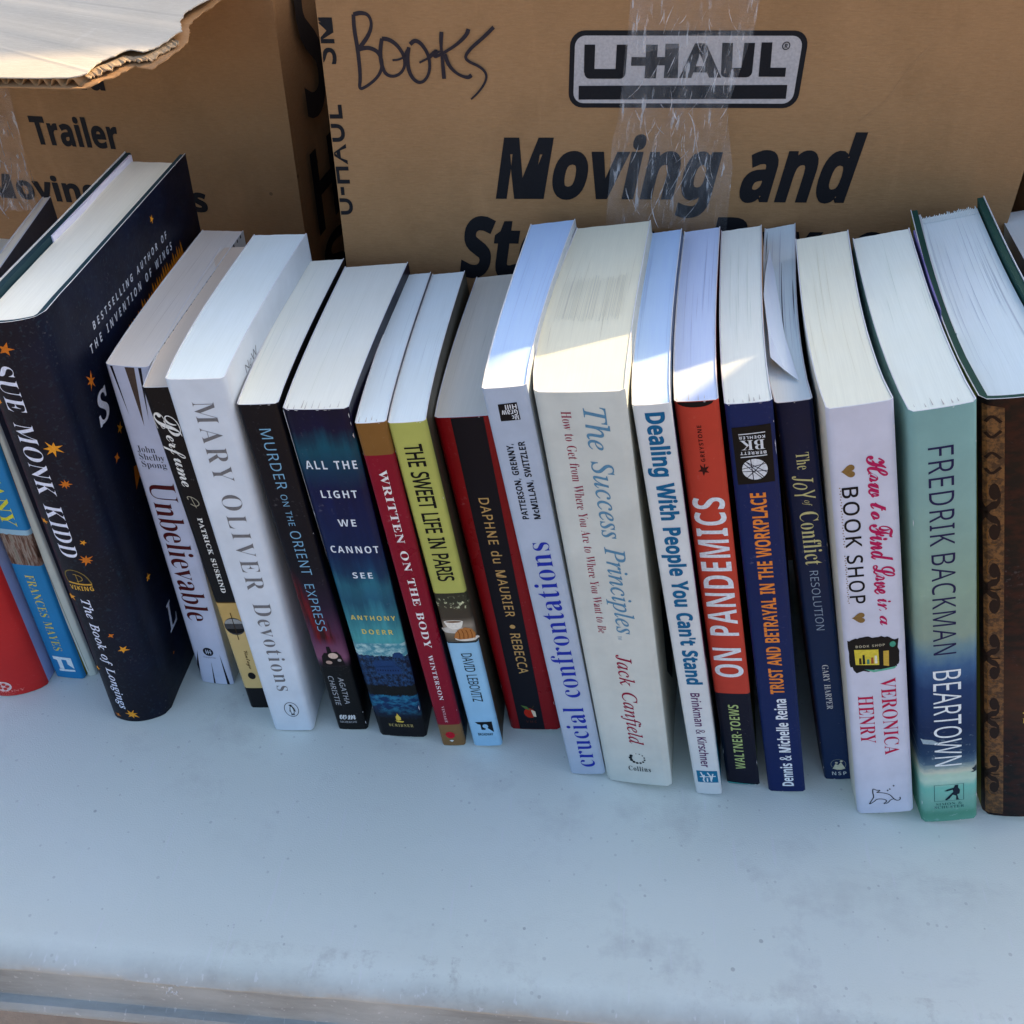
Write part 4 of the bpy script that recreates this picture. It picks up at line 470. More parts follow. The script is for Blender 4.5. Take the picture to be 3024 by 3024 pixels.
# ================================================================ cardboard boxes
def kraft(name='kraft_cardboard',c0=(.285,.154,.064),c1=(.375,.209,.092)):
    x=NT(name,.82,.25); v=x.coord('Object'); a=x.noise(v,9,5,.6); f=x.noise(x.coord('Object',(1,1,6)),220,3,.7); s=x.noise(v,900,2)
    col=x.mix(x.ramp(x.math('ADD',x.math('MULTIPLY',a,.55),x.math('MULTIPLY',f,.45)),[(.36,0.),(.66,1.)]),c0,c1)
    vo=x.n('TexVoronoi'); vo.inputs['Scale'].default_value=60; x.l(v,vo.inputs['Vector']); sp=x.n('SeparateColor'); x.l(vo.outputs['Color'],sp.inputs[0])
    d=x.math('MULTIPLY',x.math('LESS_THAN',vo.outputs['Distance'],.07),x.math('GREATER_THAN',sp.outputs[0],.9)); col=x.mix(x.math('MULTIPLY',d,.6),col,(.1,.06,.03))
    g1=x.noise(v,26,6,.7); col=x.mix(x.ramp(g1,[(.50,0.),(.72,.45)]),col,tint(c0,.80)); lt=x.noise(x.coord('Object',(1,1,.25),(3,1,2)),48,5,.7); col=x.mix(x.ramp(lt,[(.60,0.),(.74,.35)]),col,tint(c1,1.3))
    col=x.mix(x.ramp(s,[(.55,0.),(.8,.2)]),col,tint(c1,1.25))
    x.base(col)
    wv=x.n('TexWave'); wv.wave_type='BANDS'; wv.bands_direction='X'; wv.inputs['Scale'].default_value=40; wv.inputs['Distortion'].default_value=.4; x.l(v,wv.inputs['Vector'])
    n1=x.bump(f,.3,.0008); n2=x.bump(wv.outputs['Fac'],.08,.0006,n1); x.bump(x.noise(v,11,4,.6),.4,.006,n2)
    return x.m
KRAFT=kraft()
def make_box(label,M,W,H,D,name='moving_box',th=.004,top=True,group='moving boxes behind the books',mat=None):
    """local frame: x along the front (0..W), y into depth (0..D), z up"""
    mat=mat or KRAFT
    t=thing(name,label,'box',M,group)
    def panel(nm,axis,a0,a1,at,inward):
        # gently bowed sheet with thickness and rounded rim
        nx,nz=18,14; vs=[];fs=[]
        sd=random.random()*50
        for side in (0,1):
            for i in range(nx+1):
                for k in range(nz+1):
                    u=a0+(a1-a0)*i/nx; z=.0005+(H-.0005)*k/nz
                    e=math.sin(math.pi*i/nx)**.7*math.sin(math.pi*k/nz)**.5 if 0<i<nx and 0<k<nz else 0
                    b=(noise.noise(Vector((u*6,z*6,sd)))*.0016-.0006)*e
                    q=at+(inward*th if side else 0)+(-inward)*b*(1)
                    vs.append((u,q,z) if axis=='x' else (q,u,z))
        N1=(nx+1)*(nz+1); ix=lambda s,i,k:s*N1+i*(nz+1)+k
        for s in (0,1):
            for i in range(nx):
                for k in range(nz): fs.append((ix(s,i,k),ix(s,i+1,k),ix(s,i+1,k+1),ix(s,i,k+1)))
        for i in range(nx):
            for k in (0,nz): fs.append((ix(0,i,k),ix(0,i+1,k),ix(1,i+1,k),ix(1,i,k)))
        for k in range(nz):
            for i in (0,nx): fs.append((ix(0,i,k),ix(0,i,k+1),ix(1,i,k+1),ix(1,i,k)))
        o=mesh_obj(nm,vs,fs,mat,t); bm=bmesh.new(); bm.from_mesh(o.data); bmesh.ops.recalc_face_normals(bm,faces=bm.faces[:]); bm.to_mesh(o.data); bm.free(); return o
    f=panel('front_panel','x',0,W,0,1); panel('back_panel','x',0,W,D,-1)
    panel('side_panel','y',th+.0003,D-th-.0003,0,1); panel('side_panel','y',th+.0003,D-th-.0003,W,-1)
    bm_obj('bottom_panel',box_bm(th+.0003,W-th-.0003,th+.0003,D-th-.0003,.0005,.004,.0008),mat,t)
    if top:
        for k in range(2):
            y0,y1=(.0,D/2-.0008) if k==0 else (D/2+.0008,D)
            bm_obj('top_flap',box_bm(.0005,W-.0005,y0,y1,H+.0003,H+.0043,.0012),mat,t)
    return t,f
def frame(O,yaw,z=0.): return Matrix.Translation((O[0],O[1],z))@Matrix.Rotation(-yaw,4,'Z')
INK=ink((.010,.010,.012),.65); MARK=ink((.022,.018,.024),.45); LOGOW=ink(ob(178,172,176),.6)
def on_front(x,z,off): return Vector((x/1000,-off-.0001,z/1000))
def front_map(panel_sd=None):
    return lambda x,z,off: Vector((x/1000,-off-.0022,z/1000))
def fprint(name,vs,fs,mat,t,layer=1):
    """ink laid on the outer face of the front panel, following its slight bow"""
    f=[c for c in t.children if c.name.startswith('front_panel')][0]
    me=f.data
    key='_grid'
    pts={}
    nx,nz=18,14; W=t['_W'];H=t['_H']
    ys=[[me.vertices[i*(nz+1)+k].co.y for k in range(nz+1)] for i in range(nx+1)]
    def yy(x,z):
        u=min(max(x/W*nx,0),nx-1e-6); v=min(max(z/H*nz,0),nz-1e-6); i,k=int(u),int(v); a,b=u-i,v-k
        return (ys[i][k]*(1-a)+ys[i+1][k]*a)*(1-b)+(ys[i][k+1]*(1-a)+ys[i+1][k+1]*a)*b
    bm=bmesh.new(); bv=[bm.verts.new((a/1000,0,b/1000)) for a,b in vs]
    for q in fs:
        if len(set(q))>2:
            try: bm.faces.new([bv[i] for i in q])
            except ValueError: pass
    g=lambda: bm.verts[:]+bm.edges[:]+bm.faces[:]
    xs=[v[0]/1000 for v in vs]; zs=[v[1]/1000 for v in vs]
    for i in range(nx+1):
        c=W*i/nx
        if min(xs)<c<max(xs): bmesh.ops.bisect_plane(bm,geom=g(),plane_co=(c,0,0),plane_no=(1,0,0))
    for k in range(nz+1):
        c=.0005+(H-.0005)*k/nz
        if min(zs)<c<max(zs): bmesh.ops.bisect_plane(bm,geom=g(),plane_co=(0,0,c),plane_no=(0,0,1))
    for v in bm.verts: v.co.y=yy(v.co.x,v.co.z)-.00018*layer
    me2=bpy.data.meshes.new(name); bm.to_mesh(me2); bm.free(); me2.materials.append(mat); return link(bpy.data.objects.new(name,me2),t)
def ftext(name,txt,t,x0,x1,z0,z1,font='SB',mat=None,shear=0.,offset=0.,layer=1,spacing=0,rot='b'):
    vs,fs=text_st(txt,font,x0,x1,z1,z0,rot,offset,spacing,shear); return fprint(name,vs,fs,mat or INK,t,layer)
TAPE=None
def tape_mat():
    global TAPE
    if TAPE: return TAPE
    x=NT('clear_packing_tape',.12,.6); v=x.coord('Object'); a=x.noise(x.coord('Object',(2.2,1,.7),(0,0,0),(0,.5,0)),55,5,.65); b=x.noise(x.coord('Object',(3,1,.5),(0,0,0),(0,-.35,0)),130,3,.6)
    x.base((.72,.72,.72)); cre=x.math('MULTIPLY',x.ramp(b,[(.585,0.),(.64,1.)]),x.ramp(a,[(.42,.1),(.6,1.)]))
    al=x.math('ADD',x.ramp(a,[(.42,.05),(.72,.15)]),x.math('MULTIPLY',cre,.42),True); x.l(al,x.b.inputs['Alpha']); x.bump(x.math('ADD',a,x.math('MULTIPLY',b,.5)),.7,.003)
    TAPE=x.m; return x.m
def tape(t,pts_l,pts_r,nx=26,nz=60,amp=.0009,seed=1,name='packing_tape'):
    """strip between a left and right edge polyline given as (x,z) mm from top to bottom"""
    def at(P,f):
        g=f*(len(P)-1); i=min(int(g),len(P)-2); a=g-i; return (P[i][0]*(1-a)+P[i+1][0]*a,P[i][1]*(1-a)+P[i+1][1]*a)
    vs=[];fs=[]
    for k in range(nz+1):
        l=at(pts_l,k/nz); r=at(pts_r,k/nz)
        for i in range(nx+1):
            a=i/nx; x=(l[0]*(1-a)+r[0]*a)/1000; z=(l[1]*(1-a)+r[1]*a)/1000
            e=min(1,5*min(a,1-a)+.15)
            n=abs(noise.noise(Vector((x*95+z*40,z*34,seed))))+.6*abs(noise.noise(Vector((x*190-z*90,z*70,seed+5))))
            vs.append((x,-.0009-.0007-amp*n*1.6*e,z))
    for k in range(nz):
        for i in range(nx): q=k*(nx+1)+i; fs.append((q,q+1,q+nx+2,q+nx+1))
    return mesh_obj(name,vs,fs,tape_mat(),t,True)
# ---- right-hand box, full face in view
YAWR=R(2); OR=(-.0833,.4819)
boxR,_=make_box('kraft moving box with handwritten BOOKS and a large printed logo, behind the books at centre',frame(OR,YAWR),.3252,.3245,.416)
boxR['_W']=.3252; boxR['_H']=.3245
t=boxR
vs,fs=fill([rrect(110.6,276.2,214.6,309.4,6.5)]); fprint('logo_border',vs,fs,INK,t,1)
vs,fs=fill([rrect(112.8,278.3,212.2,307.3,4.6)]); fprint('logo_field',vs,fs,LOGOW,t,2)
vs,fs=fill([[(115.2,279.9),(208.9,280.5),(208.6,286.6),(115.1,286.0)]]); fprint('logo_bar',vs,fs,INK,t,3)
def lg(*polys):
    vs,fs=fill(list(polys)); fprint('logo_letter',vs,fs,INK,t,3)
lg([(117,303.6),(117.2,292)]+[(119.8+2.4*math.cos(R(a)),291.6+2.5*math.sin(R(a))) for a in (180,205,230,250,270)]+[(133.4+2.4*math.cos(R(a)),291.6+2.5*math.sin(R(a))) for a in (270,290,315,340,360)]+[(135.9,303.6),(131.2,303.6),(131.2,293.3),(121.8,293.3),(121.7,303.6)])
lg([(138,294.7),(144.4,294.7),(144.4,289.3),(149.5,289.3),(149.6,294.9),(153,294.9),(153,289.4),(159.3,289.4),(158.4,304),(152.5,304),(152.8,298.4),(149.3,298.4),(149.2,303.6),(144.1,303.6),(144.3,298.4),(138,298.4)])
lg([(159.9,289.5),(165.4,304.2),(170.3,304.2),(178.6,289.7),(173.2,289.7),(172,291.9),(166,291.9),(165.3,289.5)],[(166.8,294.6),(168,299.9),(170.9,294.6)])
lg([(177.3,304.4),(178.2,292.6)]+[(180.6+2.4*math.cos(R(a)),292.1+2.3*math.sin(R(a))) for a in (190,215,240,270)]+[(189.8+2.3*math.cos(R(a)),292.1+2.3*math.sin(R(a))) for a in (270,300,330,355)]+[(191.6,304.4),(186.9,304.4),(187,293.9),(182.9,293.9),(182,304.4)])
lg([(194.4,304.6),(195.2,290.1),(207,290.1),(206.8,294),(199.9,294),(199.1,304.6)])
vs,fs=fill([ell(205.3,303.2,1.75,1.75),ell(205.3,303.2,1.35,1.35)]); fprint('registered_mark',vs,fs,INK,t,3)
ftext('registered_mark','R',t,204.7,206.0,302.3,304.1,'SB',layer=4)
ftext('print_line','Moving',t,76.7,183.8,223.4,264.2,'SB',shear=.2,offset=.016,spacing=2)
ftext('print_line','and',t,194.0,249.2,231.2,265.5,'SB',shear=.2,offset=.016,spacing=2)
ftext('print_line','Storage',t,57.6,172,181,224,'SB',shear=.2,offset=.016,spacing=2)
ftext('print_line','Boxes',t,181,268,190.5,224,'SB',shear=.2,offset=.016,spacing=2)
vs,fs=text_st('U-HAUL   SM','SR',-4.2,6.6,226,316,'u',.016,20)
vs=[(max(a,.4),b) for a,b in [(s_,540.6-t_) for s_,t_ in vs]]; fprint('edge_lettering',vs,fs,INK,t,1)
HAND=dict(B1=[(16.0,315.8),(15.7,309.9),(16.5,301.1),(16.5,289.2),(15.2,284.1),(18.8,285.4),(24.5,289.6),(27.1,294.6),(25.9,300.3),(21.3,302.4),(16.5,301.3)],B2=[(16.0,315.8),(19.3,316.6),(22.6,315.8),(23.8,312.3),(22.2,307.6),(16.4,301.0)],O1=[(27.6,306.0),(26.4,301.1),(26.3,295.4),(28.0,290.5),(32.3,289.7),(36.5,292.6),(37.3,297.9),(34.7,302.8),(31.0,305.6),(27.6,306.0)],X1=[(31.6,296.9),(34.7,297.1),(38.3,299.1),(39.8,302.4),(37.5,300.4),(36.7,295.5)],O2=[(39.3,302.4),(38.2,297.9),(38.6,291.3),(41.8,287.2),(45.3,287.6),(48.2,292.2),(48.1,298.8),(45.0,304.0),(42.1,305.4),(39.9,303.6)],K1=[(54.1,308.8),(53.6,303.6),(53.9,298.0),(54.3,288.9)],K2=[(47.7,297.9),(52.2,301.6),(49.8,297.9),(54.6,300.0),(60.8,303.6),(65.2,307.6),(66.0,310.0)],K3=[(55.1,299.6),(56.6,294.7),(60.3,291.0),(65.0,289.3),(66.8,290.6)],X2=[(43.6,295.9),(47.7,297.9),(53.0,300.8)],S1=[(77.1,310.8),(72.8,306.8),(66.7,302.0),(63.9,298.4),(65.7,296.3),(70.8,294.3),(73.8,291.0),(72.8,287.2),(69.6,283.0),(66.2,280.0)])
for i,(k,p) in enumerate(HAND.items()):
    wd=(lambda u:1.7-.9*u) if k=='S1' else (lambda u:1.55+.25*math.sin(u*9))
    if k[0]=='X': wd=lambda u:.9
    vs,fs=stroke(p,wd,3); fprint('marker_stroke',vs,fs,MARK,t,1+.35*i)
tape(t,[(136,324.0),(135.4,300)],[(190.8,324.0),(190.2,306.5)],24,20,.0010,3)
tape(t,[(135.0,306),(134.6,290),(133.6,272),(131.4,262),(130.6,221)],[(190.0,311),(186.0,292),(182.6,276),(188.6,250),(189.6,218)],30,60,.0016,8)
def wrinkles(t,cx,w0,z0,z1,n,seed,fan=.35):  # pale raised ribbons stand for the highlights along the tape's folds
    rr=random.Random(seed); vs=[];fs=[]
    for k in range(n):
        z=rr.uniform(z1,z0); f=(z0-z)/(z0-z1); x=cx+rr.gauss(0,.30)*w0*(.7+.5*f); L=rr.uniform(2.5,15)*(1 if rr.random()<.7 else 2.1); ang=math.pi/2+rr.gauss(0,.30)+(cx-x)/w0*fan+.25
        bend=rr.uniform(-.13,.13); wd=rr.uniform(.10,.42); pts=[(x,z)]
        for i in range(7): ang+=bend+rr.uniform(-.07,.07); pts.append((pts[-1][0]+math.cos(ang)*L/7,pts[-1][1]-math.sin(ang)*L/7))
        v2,f2=stroke(pts,lambda u:wd*(.25+math.sin(math.pi*u)),1); m0=len(vs); lift=.0022+rr.uniform(.0002,.0022)
        for j,(a_,b_) in enumerate(v2): vs.append((min(max(a_,cx-w0*.5),cx+w0*.5)/1000,-lift-(.0005 if j%2 else 0),min(b_,z0)/1000))
        fs+=[tuple(q+m0 for q in f_) for f_ in f2]
    q=_mc.get('wr')
    if q is None:
        x=NT('fold_glint',.10,.9); x.base((.80,.80,.80)); x.l(x.ramp(x.noise(x.coord('Object'),300,3),[(.35,.18),(.65,.75)]),x.b.inputs['Alpha']); q=_mc['wr']=x.m
    return mesh_obj('wrinkle_glints',vs,fs,q,t,True)
wrinkles(boxR,163,50,323,300,22,5); wrinkles(boxR,160,46,300,232,70,6); wrinkles(boxR,166,34,318,240,34,9)
# paper crease across the upper right of the face
x=NT('creased_liner',.8); x.base((.36,.205,.095))
vs,fs=stroke([(243.6,269.5),(250,276),(254.6,280.1),(259,290),(264.2,298.6),(268,303),(272.3,310.0)],lambda u:.12+.22*math.sin(u*11)**2,2); fprint('crease',vs,fs,x.m,t,1)
# ---- left-hand box with its front flap folded out
YAWL=R(10.4); OLr=Vector((-.1212,.5722,0)); WL=.416
rl=Vector((math.cos(YAWL),-math.sin(YAWL),0)); OL=OLr-rl*WL
boxL,_=make_box('kraft moving box at left with its torn front flap folded out above the dark hardcover',frame(OL,YAWL),WL,.3205,.321,top=False)
boxL['_W']=WL; boxL['_H']=.3205; t=boxL; X=lambda v:416+v
ftext('print_line','Trailer',t,X(-159.5),X(-105.5),217.8,235.5,'SB',offset=.014,spacing=4)
ftext('print_line','Moving Boxes',t,X(-200),X(-58.5),178.5,199.5,'SB',offset=.014,spacing=4)
ftext('print_line','Truck and',t,X(-196),X(-106),250.8,268,'SB',offset=.014,spacing=4)
tape(t,[(X(-215),316),(X(-215),250),(X(-214),176)],[(X(-160),316),(X(-164),251),(X(-170),178)],26,60,.0022,21)
wrinkles(t,X(-188),44,250,178,90,14)
# side panel lettering (right side, in the dark gap)
for txt,y0,y1,z0,z1,mt in (('S',24,60,230,312,ink((.03,.024,.022),.7)),('H',18,60,165,215,INK),('S',20,60,120,158,INK)):
    vs,fs=text_st(txt,'SB',y0,y1,z1,z0,'b')
    st_mesh('side_lettering',vs,fs,mt,t,lambda a,b,off:Vector((WL+.0022,a/1000,b/1000)))
def flap(t):
    M=Matrix.Translation((WL,0,.3205)); slope=math.atan2(.018,.155)
    c,s=math.cos(slope),math.sin(slope)
    mp=lambda a,o,z: Vector((WL+a/1000, -o/1000*c-s*z/1000*0, .3216-o/1000*s+z/1000))
    edge=[(-405,150.2),(-340,151.8),(-60.3,151.2),(-43.2,149.7),(-31.0,147.9),(-27.8,145.9),(-25.7,143.1),(-26.0,137.7),(-25.4,130.5),(-20.8,124.4),(-17.8,119.0),(-11.0,121.4),(-7.2,113.6),(-4.8,104.0),(-2.7,98.7),(-6.2,92.4),(-9.9,84.7),(-11.0,75.4),(-9.2,67.7),(-6.0,58.7),(-5.5,40),(-5,2)]
    low=[(-405,151.6),(-340,152.6),(-60,152.4),(-43,151.4),(-30,150.6),(-24.6,149.0),(-21.8,145.6),(-20.6,140.5),(-17.4,136.8),(-13.0,126.4),(-8.6,127.8),(-4.8,128.6),(-2.0,121.5),(-.6,107),(-.2,101),(-2.6,93),(-6.5,85),(-8.0,75.4),(-7.2,67.7),(-5.0,58.7),(-5.2,40),(-5,2)]
    x=NT('grey_white_liner',.8,.25); v=x.coord('Object'); a=x.noise(v,12,5,.6); f=x.noise(x.coord('Object',(1,5,1)),260,3,.7)
    # faded paper surface with long scuffs where tape was pulled off
    st=x.noise(x.coord('Object',(1,.10,1),(0,0,0),(0,0,R(-50))),70,2,.4)
    col=x.mix(x.ramp(x.math('ADD',x.math('MULTIPLY',a,.6),x.math('MULTIPLY',f,.4)),[(.35,0.),(.65,1.)]),(.47,.42,.33),(.57,.52,.42)); col=x.mix(x.ramp(st,[(.69,0.),(.72,.3)]),col,(.72,.68,.60))
    x.base(col); x.bump(f,.2,.0008)
    liner=x.m; kr=kraft('flap_underside')
    rr=random.Random(11)
    def rough(P,n,amp):
        o=[]
        for a,b in zip(P,P[1:]):
            L=math.hypot(b[0]-a[0],b[1]-a[1]); k=max(1,min(n,int(L/1.6))) if a[0]>-35 else 1
            for i in range(k):
                u=i/k; q=amp if (a[0]>-31 and i) else 0
                o.append((a[0]+(b[0]-a[0])*u+rr.uniform(-q,q),a[1]+(b[1]-a[1])*u+rr.uniform(-q,q)))
        return o+[P[-1]]
    for nm,P,z0,z1,mt in (('flap_top_liner',rough(edge,6,.5),-.45,0,liner),('flap_bottom_liner',rough(low,6,.55),-3.6,-3.15,kr)):
        P=P+[(-405,2)]
        vs,fs=fill([P]); 
        bm=bmesh.new(); up=[bm.verts.new(mp(a,o,z1+ (1.4*noise.noise(Vector((a*.08,o*.08,z0))) if (a>-26 and o>80) else 0))) for a,o in vs]
        for q in fs:
            try: bm.faces.new([up[i] for i in q])
            except ValueError: pass
        bmesh.ops.remove_doubles(bm,verts=bm.verts[:],dist=1e-6)
        ex=bmesh.ops.extrude_face_region(bm,geom=bm.faces[:])
        for v in ex['geom']:
            if isinstance(v,bmesh.types.BMVert): v.co.z-=(z1-z0)/1000
        bm_obj(nm,bm,mt,t)
    # corrugation between the liners: wave runs along the front edge
    vs=[];fs=[];per=6.4
    xs=[-300+i*.4 for i in range(int((300-26)/.4))]
    for i,a in enumerate(xs):
        ph=math.sin(2*math.pi*a/per+.6*math.sin(a*.31)); z=-1.8+1.32*max(-1,min(1,ph*1.5))
        o1=149.6 if a<-40 else 149.6-(a+40)*.12
        for o_ in (o1,60): vs.append(mp(a,o_,z))
    for i in range(len(xs)-1): fs.append((2*i,2*i+1,2*i+3,2*i+2))
    o=mesh_obj('flap_corrugation',vs,fs,kr,t,True); sm=o.modifiers.new('s','SOLIDIFY'); sm.thickness=.00035; sm.offset=0
    # torn inner ply along the ripped corner
    vs=[];fs=[];tp=[(-24.5,145),(-23,139),(-19.5,133),(-15.5,124.5),(-10.5,125.5),(-6.2,122.5),(-3.6,112),(-1.8,104)]
    pts=[]
    for a,b in zip(tp,tp[1:]):
        for i in range(8): pts.append((a[0]+(b[0]-a[0])*i/8,a[1]+(b[1]-a[1])*i/8))
    for i,(a,o_) in enumerate(pts):
        j=rr.uniform(-.7,.7); vs+=[mp(a+j,o_+j,-1.5+rr.uniform(-.9,.3)),mp(a-5,o_-4,-1.9)]
        if i: fs.append((2*i-2,2*i-1,2*i+1,2*i))
    o=mesh_obj('torn_ply',vs,fs,kraft('torn_fibre',(.36,.24,.13),(.48,.35,.21)),t); sm=o.modifiers.new('s','SOLIDIFY'); sm.thickness=.0005; sm.offset=0
flap(boxL)
# ---- neighbour to the right, only a dark sliver shows
boxN,_=make_box('kraft moving box just right of the lettered box, only its shaded corner in view',frame((.256,.474),R(2)),.325,.31,.416)
# ---- unseen box stacks added behind the table to keep most of the sun off
def stack(x0,x1,y,yaw,tops,label):
    z=-.74
    for i,h in enumerate(tops):
        make_box(label%(('bottom','middle','top','upper')[i] if i<len(tops)-1 else 'topmost'),Matrix.Translation((x0,y,z+.0002))@Matrix.Rotation(yaw,4,'Z'),x1-x0,h-.0046,.5,group='unseen stacks of boxes added to block the sun'); z+=h
stack(.02,.440,1.0,0,(.491,.491,.491),'%s box of the left stack, added out of view to block the sun')
stack(.475,.700,1.0,0,(.51,.50,.495),'%s box of the middle stack, added out of view to block the sun')
make_box('lower moving box added out of view at the far right to block the sun',frame((.611,.46),R(-1)),.33,.314,.36)  # unseen pair added here to cut the right side of the sun patch
make_box('upper moving box added out of view at the far right to block the sun',Matrix.Translation((0,0,.319))@frame((.611,.46),R(-1)),.33,.43,.36)
# ================================================================ books
# x,y of the lower left spine corner, yaw, lean, width at top / bottom / fore-edge, height, depth, spine skew  (metres, radians)
FIT={
'sue':(-0.2150,0.3544,0.0684,-0.0124,0.0300,0.0301,0.0322,0.2384,0.1764,-0.0036),
'unb':(-0.1726,0.3778,0.0769,0.0037,0.0194,0.0185,0.0221,0.2029,0.1363,0.0015),
'perf':(-0.1417,0.3588,0.0259,0.0530,0.0180,0.0180,0.0180,0.2031,0.1334,0.0000),
'mary':(-0.1263,0.3437,0.0741,0.0483,0.0243,0.0210,0.0267,0.2160,0.1345,-0.0003),
'murd':(-0.0926,0.3439,0.0674,0.0888,0.0175,0.0160,0.0193,0.2040,0.1303,0.0004),
'light':(-0.0703,0.3399,0.0770,0.1046,0.0276,0.0253,0.0320,0.2043,0.1271,0.0020),
'writ':(-0.0370,0.3327,0.0784,0.1248,0.0129,0.0121,0.0132,0.2023,0.1301,0.0001),
'sweet':(-0.0207,0.3324,0.0816,0.1408,0.0156,0.0149,0.0165,0.2027,0.1302,0.0004),
'reb':(-0.0016,0.3432,0.1159,0.1535,0.0247,0.0264,0.0253,0.1973,0.1265,0.0011),
'cruc':(0.0287,0.3145,0.1435,0.1758,0.0170,0.0175,0.0217,0.2292,0.1469,0.0001),
'succ':(0.0467,0.3108,0.1648,0.1716,0.0341,0.0325,0.0351,0.2294,0.1449,0.0033),
'deal':(0.0902,0.3024,0.1580,0.2066,0.0141,0.0128,0.0144,0.2296,0.1491,0.0008),
'pand':(0.1066,0.3081,0.1592,0.2092,0.0161,0.0159,0.0170,0.2273,0.1497,0.0013),
'trust':(0.1264,0.3032,0.1543,0.2174,0.0170,0.0176,0.0188,0.2295,0.1509,0.0006),
'joy':(0.1559,0.3100,0.1708,0.2606,0.0137,0.0131,0.0146,0.2261,0.1571,0.0004),
'love':(0.1672,0.2897,0.1417,0.2457,0.0226,0.0256,0.0230,0.2375,0.1400,-0.0006),
'bear':(0.1968,0.2846,0.1228,0.2543,0.0221,0.0251,0.0241,0.2405,0.1404,-0.0009),
'red':(-0.2973,0.3784,0.1313,-0.0175,0.0400,0.0399,0.0400,0.2000,0.1350,-0.0021),
'tusc':(-0.2546,0.3821,0.1427,-0.0176,0.0174,0.0165,0.0165,0.1895,0.1330,-0.0003),
'cream':(-0.2367,0.3822,-0.0440,0.0139,0.0072,0.0045,0.0044,0.2184,0.1395,-0.0010),
'brown':(0.2280,0.2890,0.1561,0.2732,0.0360,0.0360,0.0321,0.2421,0.1638,0.0000),
'last':(0.2760,0.3183,0.1165,0.2340,0.0300,0.0300,0.0300,0.2282,0.1583,0.0000),
}
NS=16
BOOKS={}
